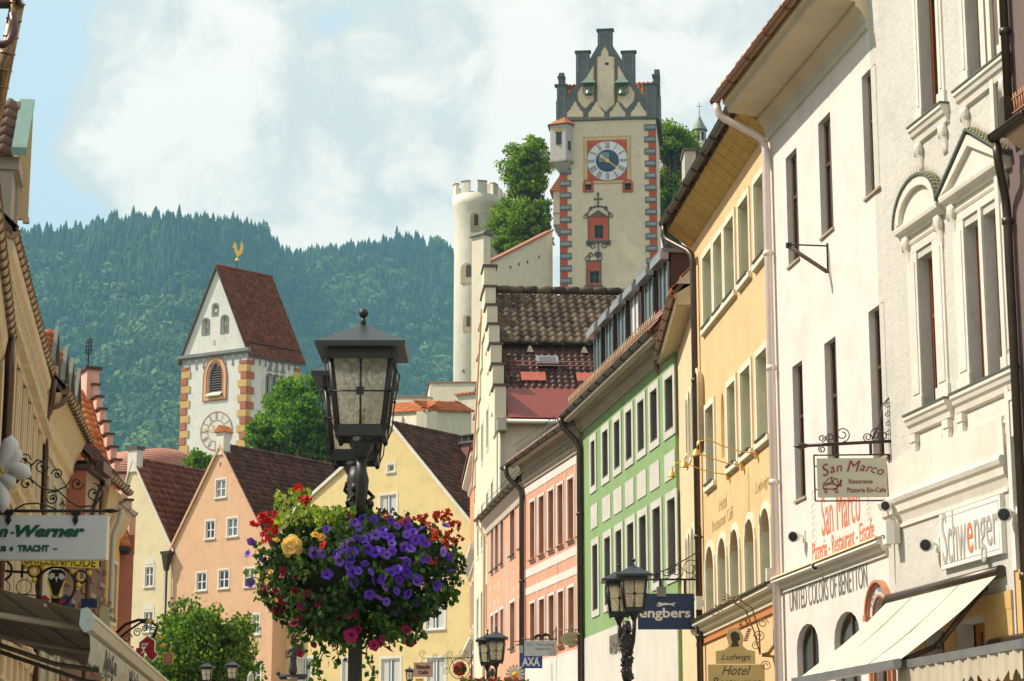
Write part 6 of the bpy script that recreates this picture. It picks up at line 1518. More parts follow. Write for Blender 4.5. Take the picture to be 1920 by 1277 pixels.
# upper storey gable with green copper verge
u0 = (Vector((-7.9, 33.05, 0))-B_.A).dot(B_.u)
m = MB(); zc0 = at(20, 300, 33).z; zc1 = at(20, 182, 33.3).z; q0 = u0-.25; q1 = u0+.62
m.box(q0, q1, .12, 5, 9.9, zc0); m.box(q0-.05, q1+.06, .02, 5, zc0-.22, zc0-.02); m.box(q1-.14, q1+.03, .07, .3, 9.9, zc0-.22)
zg_ = m.build('upper_gable_storey', plaster('pale_grey_render', (.42, .38, .31), .12, grain=18, bst=.7), B_.root)
m = MB(); m.prism([(q0-.14, zc0), (q1+.08, zc1+.05), (q1+.12, zc0)], .12, 5); m.build('gable_core', M_stu, zg_)
tiles('mossy_roof_tiles', (q0-.18, 5, zc0-.02), (0, -4.88, 0), (q1-q0+.22, 0, zc1-zc0+.08), .22, .26, tilemat('mossy_tiles', [(.10, .055, .04), (.17, .10, .07), (.22, .14, .10)], .7, moss=.8, mosscol=(.10, .09, .03)), zg_, wave=.05)
m = MB(); m.prism([(q0-.25, zc0-.05), (q1+.10, zc1+.06), (q1+.10, zc1+.13), (q0-.25, zc0+.08)], -.10, .13); m.build('copper_verge', paint('verdigris_blue', (.17, .29, .25), .55, .2), zg_)
m = MB(); m.prism([(q1+.08, zc1+.05), (q1+.14, zc1+.05), (q1+.17, zc0-.75), (q1+.08, zc0-.75)], -.08, .2); m.box(q1+.05, q1+.2, -.1, .0, zc0-.8, zc0-.72); m.build('verge_board', M_ornc, zg_)
# fragment of a higher neighbour: gutter end and bent pipe
ga = at(33, 4, 28.2); g = empty('high_gutter_end', 'dark bronze gutter end with bent pipe at the top left corner', 'gutter', ga)
m = MB(); b = at(-22, 285, 28.8)-ga; m.tube([(0, 0, 0), b], .10, 12)
for i in range(9): p = b*(i/9.0); m.tube([p, p+b*.012], .112, 12)
m.build('gutter', BRZ, g); m = MB(); m.tube([Vector((-.02, 0, .02)), Vector((.05, 0, .04))], .13, 10); m.box(-.4, .03, -.05, .2, -.02, .05); m.build('end_cap', DARKC, g)
m = MB(); pts = [at(24, 25, 28)-ga, at(26, 45, 28)-ga, at(25, 62, 28)-ga, at(18, 78, 28)-ga, at(5, 84, 28)-ga, at(-20, 80, 28)-ga]; m.tube(pts, .055, 10); m.build('bent_pipe', paint('purple_brown_pipe', (.12, .06, .06), .35, .2, .5), g)
# grey green house with dormers
D_ = House('grey_green_house', 'grey green house with cream cove and a row of tiled dormers on the left', 'house', (-9.0, 41.25), (-9.62, 46.9))
for (z0, z1) in ((3.9, 5.6), (6.6, 8.2)):
    for k in range(3): D_.window([.9+k*1.7, 1.7+k*1.7, z0, z1], r=.16, fm=WHITE, sur=(M_stu, .08))
D_.wall([(0, 0), (D_.L, 0), (D_.L, 9.6), (0, 9.6)], M_ggrn, 9, .16)
M_cc = plaster('cream_cove_left', (.66, .54, .30), .1, streak=.2)
D_.mould([(0, 8.55), (-.04, 8.55), (-.05, 8.75), (-.12, 8.85), (-.15, 9.1), (-.28, 9.4), (-.36, 9.6), (0, 9.6)], 0, D_.L, M_cc, 'eaves_cove')
D_.gutter(.0, D_.L, -.42, 9.66, BRZ, .09, step=.36)
D_.roof(9.7, .35, 9, 6.0, M_dkbrown, u0=0, u1=D_.L+.1, under=M_dwood)
D_.pipe([(0.1, -.42, 9.6), (-.05, -.38, 9.35), (-.5, .0, 9.15)], DARKC, .055)
M_verd = paint('verdigris_grey', (.16, .19, .16), .55, .2)
for i, (x, y) in enumerate(((106, 620), (123.5, 657), (134.5, 679), (147, 699))):
    r_ = ray(x, y); t = (11.3-CZ)/r_.z; p = D_.M.inverted() @ Vector((r_.x*t, r_.y*t, 0)); u = p.x; yf = p.y
    m = MB(); m.box(u-.5, u+.5, yf+.05, yf+3.0, 9.6, 10.65); m.prism([(u-.5, 10.65), (u+.5, 10.65), (u, 11.2)], yf+.05, yf+3); d_ = m.build('dormer', M_cheek, D_.root)
    m = MB(); m.box(u-.36, u+.36, yf+.02, yf+.049, 9.9, 10.6); m.build('dormer_window', M_dglass, d_)
    m = MB(); m.box(u-.5, u-.40, yf-.02, yf+.04, 9.7, 10.65); m.box(u+.40, u+.5, yf-.02, yf+.04, 9.7, 10.65); m.build('dormer_frame', M_stu, d_)
    tiles('dormer_tiles', (u-.66, yf+3, 10.5), (0, -3.0, 0), (.66, 0, .80), .22, .16, M_orange, d_, wave=.03, seed=i)
    tiles('dormer_tiles', (u+.66, yf+.1, 10.5), (0, 2.9, 0), (-.66, 0, .80), .22, .16, M_orange, d_, wave=.03, seed=i)
    m = MB(); m.prism([(u-.70, 10.44), (u, 11.30), (u, 11.40), (u-.70, 10.54)], yf-.05, yf+.03); m.prism([(u+.70, 10.44), (u+.70, 10.54), (u, 11.401), (u, 11.301)], yf-.05, yf+.03); m.build('copper_verge', M_verd, d_)
# brown panelled house
F_ = House('brown_panelled_house', 'brown and grey panelled house front with bronze gutters on the left', 'house', (-9.64, 46.95), (-9.62, 51.6))
for z0 in (3.2, 5.2, 7.2):
    for k in range(3): F_.window([.7+k*1.4, 1.4+k*1.4, z0, z0+1.1], r=.12, fm=M_dkwin, nv=1, nh=0)
F_.wall([(0, 0), (F_.L, 0), (F_.L, 9.1), (0, 9.1)], plaster('brown_cladding', (.17, .10, .065), .3), 9, .12)
m = MB(); mm_ = MB(); rr = random.Random(3); z = .4
while z < 8.7:
    u = rr.uniform(0, .4)
    while u < F_.L-.1:
        w = rr.uniform(.25, .7); (m if rr.random() < .5 else mm_).box(u, min(u+w, F_.L), -.035-rr.random()*.02, -.001, z, z+.10); u += w+rr.uniform(.3, .6)
    z += .34
c1 = m.build('grey_boards', plaster('grey_boards', (.33, .27, .20), .3), F_.root); c2 = mm_.build('rust_boards', plaster('rust_boards', (.28, .12, .06), .3), F_.root)
for c_ in (c1, c2): c_['kind'] = 'stuff'
F_.mould([(0, 8.4), (-.10, 8.5), (-.30, 8.95), (-.34, 9.1), (0, 9.1)], 1.6, F_.L+.2, M_cc, 'eaves_cove')
m = MB(); m.box(-.1, 1.5, -.42, -.0, 7.4, 8.95); bx = m.build('boxed_bay', plaster('beige_panels', (.42, .31, .22), .12), F_.root)
m = MB(); m.box(-.14, -.101, -.44, 0, 7.0, 8.95); m.build('terracotta_edge', M_terra, bx)
m = MB(); m.box(-.2, 1.5, -.55, 0, 8.96, 9.08); m.box(.3, 1.3, -.72, -.1, 9.0, 9.24); m.build('dark_roof_box', paint('violet_brown_sheet', (.07, .035, .04), .4, .2), F_.root)
F_.gutter(.3, F_.L+.1, -.5, 9.2, BRZ, .09, step=.33)
F_.roof(9.25, .42, 9, 6.0, M_dkbrown, u0=0, u1=F_.L+.1, under=M_dwood)
m = MB(); m.tube([(1.7, -.5, 9.05), (1.75, -.45, 8.7), (2.0, -.3, 7.9), (2.1, -.15, 7.3)], .13, 12); m.build('wide_pipe', BRZ, F_.root)
F_.pipe([(1.6, -.5, 8.9), (1.1, -.45, 8.55), (.5, -.5, 8.1), (.2, -.5, 7.8), (.2, -.5, 0)], DARKC, .05)
m = MB(); m.prism([(1.0, 9.6), (2.6, 10.5), (2.6, 9.6)], 1.5, 2.4, 'x'); m.build('dark_dormer', paint('black_sheet', (.02, .02, .02), .4), F_.root)
# yellow house end
G_ = House('yellow_corner_house', 'narrow ochre yellow house end with white downpipe before the stepped gable', 'house', (-9.60, 51.65), (-9.63, 53.6))
for z0 in (3.4, 6.2): G_.window([1.0, 1.6, z0, z0+1.4], r=.12, fm=WHITE, sur=(M_trim, .08))
G_.wall([(0, 0), (G_.L, 0), (G_.L, 8.9), (0, 8.9)], plaster('ochre_yellow_plaster', (.66, .44, .14), .1), 5, .12)
G_.mould([(0, 8.3), (-.06, 8.4), (-.2, 8.7), (-.26, 8.9), (0, 8.9)], -.1, G_.L+.1, M_stu, 'cornice')
G_.roof(8.92, .2, 5, 2.0, M_orange, u0=-.1, u1=G_.L+.1, under=M_dwood)
G_.pipe([(.1, -.3, 8.8), (.1, -.26, 8.5), (.1, -.12, 8.2), (.1, -.12, 0)], paint('white_pipe', (.55, .54, .50), .4), .06)
G_.gutter(-.1, G_.L+.1, -.3, 8.95, ZINC, .07)
# pink house with stepped gable
Cc = Vector((-9.36, 54.0, 0)); gd = Vector((-.455, .89, 0)).normalized()
J = House('pink_stepped_gable_house', 'pink house with many-stepped gable and bright orange tile roof', 'house', (Cc.x, Cc.y), (Cc.x+gd.x*8.1, Cc.y+gd.y*8.1))
zj0, zj1 = 8.45, 12.75
J.wall([(0, 0), (8.1, 0), (8.1, zj0), (4.05, zj1), (0, zj0)], M_terra, 12)
mb = MB(); mb.prism([(-.25, zj0-.3), (4.05, zj1-.05), (8.35, zj0-.3), (8.35, zj0-.45), (4.05, zj1-.25), (-.25, zj0-.45)], .145, 12); ro = mb.build('roof', M_orange, J.root)
tiles('roof_tiles', (-.28, 12, zj0-.32), (0, -11.8, 0), (4.33, 0, zj1-zj0+.34), .30, .27, tilemat('bright_orange_tiles', [(.52, .15, .045), (.62, .21, .07), (.72, .28, .11)], .7, moss=.25, mosscol=(.2, .07, .03)), ro, wave=.06, lift=.05, seed=31)
tiles('roof_tiles', (8.38, .4, zj0-.32), (0, 11.6, 0), (-4.33, 0, zj1-zj0+.34), .4, .5, M_orange, ro, wave=.05, seed=32)
m, c = MB(), MB(); N = 11
for side in (0, 1):
    for i in range(N):
        ua, ub = 4.05*i/N, 4.05*(i+1)/N; z = zj0+(zj1-zj0)*(i+1)/N+.12
        if side: ua, ub = 8.1-ub, 8.1-ua
        m.box(ua, ub, -.02, .14, z-1.0, z); c.box(ua-.05, ub+.05, -.06, .19, z+.001, z+.05)
m.box(3.75, 4.35, -.03, .30, zj1-.5, zj1+.55); c.box(3.68, 4.42, -.1, .37, zj1+.551, zj1+.63)
pa = m.build('stepped_parapet', M_pk, J.root); each(c, 'step_cap', paint('dark_step_caps', (.05, .025, .02), .5, .2), pa)
m = MB(); m.box(-.30, .0, .2, 12, zj0-.50, zj0-.42); m.tube([(-.36, .2, zj0-.40), (-.36, 12, zj0-.40)], .06, 8); m.build('gutter', IRON, J.root)
ap = J.M @ Vector((4.05, .2, zj1+.63)); an = empty('roof_antenna', 'thin antenna mast on top of the pink stepped gable', 'antenna', ap)
m = MB(); m.tube([(0, 0, 0), (0, 0, .85)], .018, 5); m.build('mast', IRON, an); m = MB()
for dz, l in ((.8, .14), (.72, .2), (.62, .2), (.5, .22), (.4, .12)): m.tube([(-l/2, 0, dz), (l/2, 0, dz)], .012, 4)
for dx in (-.07, .06): m.tube([(dx, 0, .4), (dx, 0, .8)], .014, 4)
m.build('aerial', IRON, an)
# ======================= street lamps, signs, flowers =======================
def lampglass():
    m, t, b = newmat('ribbed_lamp_glass'); b.inputs['Base Color'].default_value = (.80, .76, .60, 1); b.inputs['Roughness'].default_value = .16
    b.inputs['Transmission Weight'].default_value = .9; b.inputs['IOR'].default_value = 1.25
    bump(t, b, noise(t, 34, 3, .5, sc=(1, 1, .45)), .9, .03)
    tr = tn(t, 'ShaderNodeBsdfTranslucent'); tr.inputs[0].default_value = (.88, .87, .78, 1); ms = tn(t, 'ShaderNodeMixShader'); t.links.new(b.inputs['Normal'].links[0].from_socket, tr.inputs['Normal']); fz = tn(t, 'ShaderNodeMapRange'); t.links.new(noise(t, 22, 5, .6, sc=(1, 1, 1.6)), fz.inputs[0]); fz.inputs[1].default_value = .35; fz.inputs[2].default_value = .65; fz.inputs[3].default_value = .22; fz.inputs[4].default_value = .60; t.links.new(fz.outputs[0], ms.inputs[0]); o = t.nodes['Material Output']
    t.links.new(b.outputs[0], ms.inputs[1]); t.links.new(tr.outputs[0], ms.inputs[2]); t.links.new(ms.outputs[0], o.inputs[0]); return m
LG = lampglass(); BULB = paint('frosted_bulb', (.7, .68, .6), .3); ROOFM = paint('lamp_roof_paint', (.040, .052, .056), .38, .25, .3, 10)
def lantern(parent, c, W, rz=0.0, ball=True):
    """four sided lantern; c: centre of the roof's lower edge, W: roof width"""
    T_ = Matrix.Translation(c) @ Matrix.Rotation(rz, 4, 'Z'); h = W*.91; tw = W*.68; bw = W*.50; zt = -W*.06; zb = zt-h*.93; f = W*.055
    m = MB(T_)
    for sx in (-1, 1):
        for sy in (-1, 1): m.tube([(sx*tw/2, sy*tw/2, zt), (sx*bw/2, sy*bw/2, zb)], f*.62, 4)
    for z, w, k in ((zt, tw, 1.0), (zb, bw, 1.15)):
        for s_ in (-1, 1): m.box(-w/2-f*.5, w/2+f*.5, s_*w/2-f*.5, s_*w/2+f*.5, z-f*k, z+f*k); m.box(s_*w/2-f*.5, s_*w/2+f*.5, -w/2+f*.45, w/2-f*.45, z-f*k+.001, z+f*k-.001)
    for s_ in (-1, 1):
        m.tube([(0, s_*tw*.5, zt), (0, s_*bw*.5, zb)], f*.2, 4); m.tube([(s_*tw*.5, 0, zt), (s_*bw*.5, 0, zb)], f*.2, 4)
    mid = (zt+zb)/2; mw = (tw+bw)/2
    fr_ = m.build('lantern', LAMPM, parent)
    m = MB(T_); k = mw/2+f*.9
    m.tube([(-k, -k, mid), (k, -k, mid), (k, k, mid), (-k, k, mid)], f*.16, 4, closed=True)
    for s_ in (-1, 1): m.box(-f*.75, f*.75, s_*(k+.002)-f*.3, s_*(k+.002)+f*.3, mid-f*.75, mid+f*.75)
    for sx in (-1, 1):
        for sy in (-1, 1):
            x, y = sx, sy; m.tube([(x*tw/2, y*tw/2, zt-.01), (x*(tw/2+f*1.0), y*(tw/2+f), zt-h*.12), (x*(mw/2+f*.9), y*(mw/2+f*.9), mid), (x*(bw/2+f*1.2), y*(bw/2+f*1.2), zb+h*.10), (x*(bw/2+f*.2), y*(bw/2+f*.2), zb-f)], f*.15, 5)
            m.sphere((x*(mw/2+f*.9), y*(mw/2+f*.9), mid), f*.35, 6); m.sphere((x*(bw/2), y*(bw/2), zb-f*1.3), f*.5, 6)
    m.build('wire_guard', IRON, fr_)
    m = MB(T_)
    for a in range(4):
        ca, sa = cos(a*pi/2), sin(a*pi/2); R = lambda x, y: (x*ca-y*sa, x*sa+y*ca)
        q = [R(-tw/2, -tw/2)+(zt,), R(tw/2, -tw/2)+(zt,), R(bw/2, -bw/2)+(zb,), R(-bw/2, -bw/2)+(zb,)]; m.poly(*q)
    m.build('pane', LG, fr_)
    m = MB(T_); e = W*.055; hh = W*.34
    m.frustum((0, 0, 0), W*.985, W*.985, (0, 0, e), W, W); m.frustum((0, 0, e+.0005), W*.995, W*.995, (0, 0, hh), W*.05, W*.05); m.build('lamp_roof', ROOFM, fr_)
    m = MB(T_); m.lathe([(W*.035, hh-.01), (W*.028, hh+W*.05), (W*.018, hh+W*.09)], (0, 0, 0), 10)
    m.sphere((0, 0, hh+W*.135), W*.055, 12); m.build('finial', LAMPM, fr_)
    m = MB(T_); m.tube([(0, 0, zb+f), (0, 0, zb+h*.30)], W*.045, 10); m.build('socket', LAMPM, fr_)
    m = MB(T_); m.lathe([(W*.03, 0), (W*.06, W*.06), (W*.065, W*.14), (W*.04, W*.21), (.001, W*.23)], (0, 0, zb+h*.30), 12); m.build('bulb', BULB, fr_)
    m = MB(T_); m.lathe([(W*.10, zb-f*.8), (W*.14, zb-f*2.2), (W*.09, zb-f*3.8), (W*.06, zb-f*5.2)], (0, 0, 0), 12); m.build('collar', LAMPM, fr_)
    return fr_
def double_lamp(name, label, p, ze, W, d, group=None, pole_r=.042, zend=None, single=False):
    """p: pole axis (x, y); ze: height of the roof edges; d: half offset vector of the two lanterns"""
    r = empty(name, label, 'street lamp', (p[0], p[1], 0), 0, group); zb = ze-W*1.15
    if single: lantern(r, Vector((0, 0, ze)), W)
    else:
        lantern(r, Vector((-d[0], -d[1], ze)), W); lantern(r, Vector((d[0], d[1], ze)), W)
    m = MB(); s_ = W/.545
    m.lathe([(.10, 0), (.10, .25), (.07, .32), (.058, .6), (pole_r*1.05, .8), (pole_r, zb-1.05*s_), (pole_r*1.25, zb-1.03*s_), (pole_r*1.5, zb-.98*s_), (pole_r*1.7, zb-.95*s_), (pole_r*1.2, zb-.92*s_)], (0, 0, 0), 16); m.build('pole', LAMPM, r)
    m = MB(); k = s_
    m.lathe([(.06*k, -.92*k), (.085*k, -.84*k), (.07*k, -.74*k), (.085*k, -.6*k), (.075*k, -.45*k), (.09*k, -.32*k), (.06*k, -.2*k), (.07*k, -.08*k), (.05*k, .0)], (0, 0, zb), 14)
    if not single:
        for s2 in (-1, 1):
            dx, dy = d[0]*s2, d[1]*s2
            m.tube([(0, 0, zb-.52*k), (dx*.45, dy*.45, zb-.5*k), (dx*.85, dy*.85, zb-.34*k), (dx, dy, zb-.15*k), (dx, dy, zb+.0)], [.03*k, .034*k, .03*k, .03*k, .035*k], 8)
            m.tube([(dx*.1, dy*.1, zb-.2*k), (dx*.5, dy*.5, zb-.12*k), (dx*.95, dy*.95, zb-.22*k)], .018*k, 6)
            m.sphere((dx*.5, dy*.5, zb-.58*k), .045*k, 8)
    for i in range(16):
        a = i*2.4; zz = zb-.86*k+i*.048*k; m.sphere((.075*k*cos(a), .075*k*sin(a), zz), .032*k, 6)
        m.tube([(.05*k*cos(a), .05*k*sin(a), zz), (.10*k*cos(a+.4), .10*k*sin(a+.4), zz+.05*k), (.07*k*cos(a+.8), .07*k*sin(a+.8), zz+.09*k)], .014*k, 5)
    m.build('ornate_bracket', LAMPM, r)
    return r
# main lamp: front lantern seen over the pole
W0 = .522; fl = at(677, 647, 12.3); ze = fl.z; Pm = (-.925, 13.0)
ML = double_lamp('street_lamp', 'large dark double street lamp in the foreground carrying the flower basket', Pm, ze, W0, (-.05, .44))
# engbers lamp and the one by the insurance sign
fl = at(1190, 1079, 31.4); double_lamp('street_lamp', 'dark double street lamp in front of the navy blue shop sign', (at(1176, 1250, 32).x, 32), fl.z, .52, (-.09, .34), pole_r=.055)
fl = at(918, 1197, 43.4); double_lamp('street_lamp', 'dark double street lamp left of the small blue insurance sign', (at(922, 1250, 44).x, 44), fl.z, .48, (-.09, .30), pole_r=.055)
for (x, y, lb) in ((388, 1252, 'left of two small street lamps before the leafy street tree'), (436, 1249, 'right of two small street lamps before the leafy street tree')):
    p = at(x, y, 70); double_lamp('street_lamp', lb, (p.x, 70), p.z, .46, (0, 0), 'twin small lamps by the tree', single=True)
p = at(768, 1258, 98); double_lamp('street_lamp', 'tiny street lamp left of the pink cafe sign', (p.x, 98), p.z, .45, (0, 0), single=True)

# ---- hanging signs ----
def board(name, label, cat, x0, x1, y0, y1, Yd, mat, th=.04, rz=0.0, frame=None, group=None, y1r=None):
    """flat board facing down the street; corners from its place in the photo, real depth Yd"""
    a, b = at(x0, (y0+y1)/2, Yd), at(x1, (y0+y1)/2, Yd); zt = at((x0+x1)/2, y0, Yd).z; zb = at((x0+x1)/2, y1, Yd).z
    r = empty(name, label, cat, ((a.x+b.x)/2, Yd, zb), rz, group); w = b.x-a.x; h = zt-zb
    m = MB(); m.box(-w/2, w/2, 0, th, 0, h); o = m.build('sign_board', mat, r)
    if frame: f = MB(); t = .02; f.box(-w/2-t, w/2+t, -.01, th+.01, h, h+t); f.box(-w/2-t, w/2+t, -.01, th+.01, -t, 0); f.box(-w/2-t, -w/2, -.01, th+.01, 0, h); f.box(w/2, w/2+t, -.01, th+.01, 0, h); f.build('frame', frame, r)
    return r, w, h
def scroll(m, cx, cz, r, s_=1, a0=0.0, turns=1.4, w=.02, y0=-.02, y1=.02, n=20):
    pts = [(cx+s_*r*(1-.72*i/n)*cos(a0+turns*2*pi*i/n), 0, cz+r*(1-.72*i/n)*sin(a0+turns*2*pi*i/n)) for i in range(n+1)]
    m.tube(pts, w/2, 5)
# navy sign with running dog
e, w, h = board('shop_sign', 'navy blue hanging sign with white running dog and white lettering', 'sign', 1196, 1302, 1113, 1180, 39.9, paint('navy_enamel', (.005, .022, .105), .3, .1), .06)
text('engbers', .2, paint('sign_white', (.8, .8, .8), .4), e, -.02, -.006, h*.42, fit=(w*.90, h*.36), ext=.002, bold=.005)
m = MB(); c = (0.0, h*.70); k = w*.155
dog = [(-1.1, -.05), (-.85, .22), (-.6, .28), (-.55, .12), (-.1, .18), (.5, .08), (1.05, .22), (1.1, .12), (.75, -.02), (1.0, -.18), (.95, -.26), (.5, -.08), (.15, -.1), (-.25, -.12), (-.7, -.28), (-1.1, -.25), (-1.08, -.18), (-.75, -.12), (-.75, .02), (-1.0, .0)]
m.prism([(c[0]+p[0]*k, c[1]+p[1]*k*.9) for p in dog], -.008, -.001); m.build('running_dog', paint('sign_white', (.8, .8, .8)), e)
m = MB(); tz = h+.26; xr = w/2+.33
m.tube([(-w/2-.1, .03, tz), (xr, .03, tz)], .02, 6)
for s_, cx, r_ in ((1, .62, .19), (1, .28, .13), (-1, .95-.1, .15), (1, .02, .09), (-1, -.2, .06)): scroll(m, cx*w*.72-.0, tz+r_+.02, r_, s_, -pi/2, 1.5, .018)
m.tube([(-.3*w, 0.03, tz+.05), (.1*w, .03, tz+.22), (.45*w, .03, tz+.42), (xr, .03, tz+.68)], .012, 5)
for x in (-.1, w*.34): m.box(x-.02, x+.02, .01, .05, h-.0, tz)
m.build('wrought_iron_bracket', IRON, e)
m = MB(); m.box(-w*.16, -.0, -.08, .12, h-.06, h+.12); m.tube([(-.07, .03, h+.12), (-.07, .03, tz)], .02, 5); m.build('sign_light', paint('grey_lampbox', (.22, .21, .19), .5), e)
u, z = Y.uv(1322, 1131, 0); b = empty('wall_box_light', 'pale box lamp on the dark downpipe right of the navy sign', 'floodlight', Y.M @ Vector((u, 0, z)), Y.root.rotation_euler.z)
m = MB(); m.box(-.05, .05, -.17, -.06, -.12, .12); m.box(-.03, .03, -.06, 0, -.06, .06); m.build('lamp_box', WHITE, b)
u, z = Y.uv(1444, 1083, -.1); b = empty('wall_box_light', 'white box lamp on the apricot hotel above its cornice', 'floodlight', Y.M @ Vector((u, 0, z)), Y.root.rotation_euler.z)
m = MB(); m.box(-.05, .05, -.16, -.05, -.14, .14); m.box(-.03, .03, -.05, 0, -.08, .08); m.build('lamp_box', WHITE, b)
# framed restaurant sign on long iron arm
M_sb = paint('cream_grey_board', (.50, .48, .38), .45, .05); M_wine = paint('wine_red_letters', (.22, .02, .015), .5)
e, w, h = board('restaurant_sign', 'cream hanging restaurant sign in thin iron frame with red curved lettering', 'sign', 1533, 1663, 859, 932, 27.75, M_sb, .03, rz=radians(-3))
for i, ch in enumerate('San Marco'):
    if ch == ' ': continue
    t = (-4.3, -3.15, -2.1, -1, .0, 1.55, 2.45, 3.25, 4.3)[i]/4.3; a = -t*.40; x = t*w*.40; z = h*.70+.055*(1-t*t)-.015; me = text_mesh(ch, .17 if ch not in 'SM' else .21, .002, shear=.32)
    me.transform(Matrix.Translation((x, -.005, z)) @ Matrix.Rotation(pi/2, 4, 'X') @ Matrix.Rotation(a*.9, 4, 'Z')); link('letter', me, e, M_wine)
text('Ristorante', .1, M_wine, e, w*.12, -.005, h*.40, fit=(w*.34, h*.11)); text('Pizzeria Eis-Cafe', .1, M_wine, e, w*.20, -.005, h*.18, fit=(w*.55, h*.12))
m = MB(); k = w*.15; lx, lz = -w*.30, h*.28
for pl in ([(-.8, .2), (-.3, .7), (.1, .9), (.0, .55), (.2, .4), (-.3, .3)], [(.1, .4), (.3, .75), (.55, .7), (.6, .4), (.75, .1), (.5, .0)], [(-.8, .0), (-.2, .2), (.4, .2), (.6, -.1), (.3, -.3), (-.5, -.25), (-.8, -.2)], [(-.75, -.2), (-.5, -.25), (-.45, -.6), (-.6, -.65)], [(.2, -.25), (.45, -.2), (.6, -.6), (.4, -.62)], [(.55, .1), (.9, .0), (.95, .6), (.85, .6), (.8, .15)]):
    q = [(lx+p[0]*k, lz+p[1]*k) for p in pl]; m.strip(q+[q[0]], .012, -.006, -.001)
m.build('winged_lion', M_wine, e)
m = MB(); a, b = w/2+.035, .045
for q in (((-a, -b), (a, -b)), ((-a, h+b), (a, h+b)), ((-a, -b), (-a, h+b)), ((a, -b), (a, h+b))): m.tube([(q[0][0], .015, q[0][1]), (q[1][0], .015, q[1][1])], .011, 5)
for sx in (-1, 1):
    for zz in (.2*h, .8*h): m.tube([(sx*a, .015, zz), (sx*w/2, .015, zz)], .008, 4)
f = m.build('iron_frame', paint('red_black_iron', (.045, .018, .015), .5, .2), e)
m = MB(); bz = h+.19
m.tube([(-w/2-.14, .015, bz-.02), (w/2+.09, .015, bz+.03)], .022, 8); m.tube([(-w/2-.30, .015, bz-.028), (-w/2-.2, .015, bz-.025), (-w/2-.1, .015, bz-.02)], [.002, .045, .02], 8)
for x in (-w*.26, w*.28): m.box(x-.018, x+.018, .0, .03, h+.045, bz)
for s_, cx, r_, up_ in ((1, -.42, .05, 1), (-1, -.3, .06, 1), (1, -.12, .10, 1), (-1, .24, .06, 1), (1, .36, .10, 1), (-1, .46, .07, 1), (1, -.42, .05, -1)): scroll(m, cx*w, bz+up_*(r_+.02), r_, s_, -pi/2*up_, 1.5, .016)
m.tube([(w/2+.09, .015, bz-.25), (w/2+.09, .015, bz+.62), (w/2+.11, .015, bz+.74)], .016, 6)
m.tube([(w*.30, .015, bz+.05), (w*.42, .015, bz+.25), (w*.47, .015, bz+.5), (w/2+.09, .015, bz+.62)], .011, 5)
for i in range(4): scroll(m, w/2+.03, bz+.14+.12*i, .04, -1, pi/2, 1.2, .012)
m.build('scrolled_bracket', paint('dark_brown_iron', (.05, .03, .022), .5, .3, .3), e)
# gilded hotel sign
M_brass = paint('brass_plate', (.62, .45, .17), .35, .3, .35, 2.5); M_ink = paint('dark_engraving', (.05, .03, .012), .6)
e, w, h = board('hotel_sign', 'gilded brass hotel sign with script lettering and portrait crest', 'sign', 1328, 1434, 1246, 1292, 33.2, M_brass, .04)
m = MB(); m.prism([(-w*.36, h+.01), (w*.34, h+.01), (w*.34, h+.20), (w*.20, h+.22), (w*.12, h+.28), (w*.14, h+.42), (.06, h+.53), (-.02, h+.55), (-.12, h+.52), (-w*.16, h+.42), (-w*.12, h+.28), (-w*.2, h+.22), (-w*.36, h+.20)], .0, .04); m.build('crest_board', M_brass, e)
text('Ludwigs', .1, M_ink, e, 0, -.004, h+.10, fit=(w*.52, .12), shear=.4, ext=.002); text('Hotel', .1, M_ink, e, 0, -.004, h*.76, fit=(w*.52, .14), shear=.4, ext=.002)
text('Restaurant', .1, M_ink, e, 0, -.004, h*.27, fit=(w*.88, .15), shear=.4, ext=.002)
m = MB(); m.prism([(-.08, h+.26), (.05, h+.27), (.03, h+.34), (.07, h+.38), (.05, h+.47), (-.02, h+.50), (-.08, h+.46), (-.07, h+.38), (-.05, h+.33)], -.004, -.0005); m.build('portrait', M_ink, e)
m = MB(); bx = w/2+.09
m.tube([(bx+.08, .02, h+1.0), (bx+.08, .02, h+.3), (bx-.02, .02, h+.17), (bx-.12, .02, h+.14)], .028, 7); m.tube([(bx-.12, .02, h+.14), (bx+.05, .02, h+.12), (bx+.10, .02, h-.1), (bx+.10, .02, h-.35)], .024, 7)
m.tube([(bx-.15, .02, h+.15), (.28, .02, h+.5), (.16, .02, h+.82), (-.05, .02, h+.95), (-.25, .02, h+.9)], .012, 5); m.tube([(bx-.15, .02, h+.17), (.36, .02, h+.5), (.26, .02, h+.85), (.0, .02, h+1.02), (-.2, .02, h+.98)], .012, 5)
for s_, cx, cz, r_ in ((1, .42, h+.62, .08), (-1, .36, h+.42, .09), (1, .3, h+.28, .07), (-1, .45, h-.02, .08), (1, -.3, h+.8, .1), (-1, -.12, h+1.0, .06), (1, .05, h+.95, .06)): scroll(m, cx, cz, r_, s_, 0, 1.5, .014)
for i in range(7): a = i*.9; m.sphere((.13+.055*cos(a), .02, h+.62+.055*sin(a)), .022, 6)
for i in range(6): m.box(.15+.012*i-.03, .15+.012*i+.03, .0, .03, h+.35+.033*i, h+.375+.033*i)
m.build('wrought_bracket', paint('gilded_iron', (.30, .19, .06), .45, .3, .5), e)
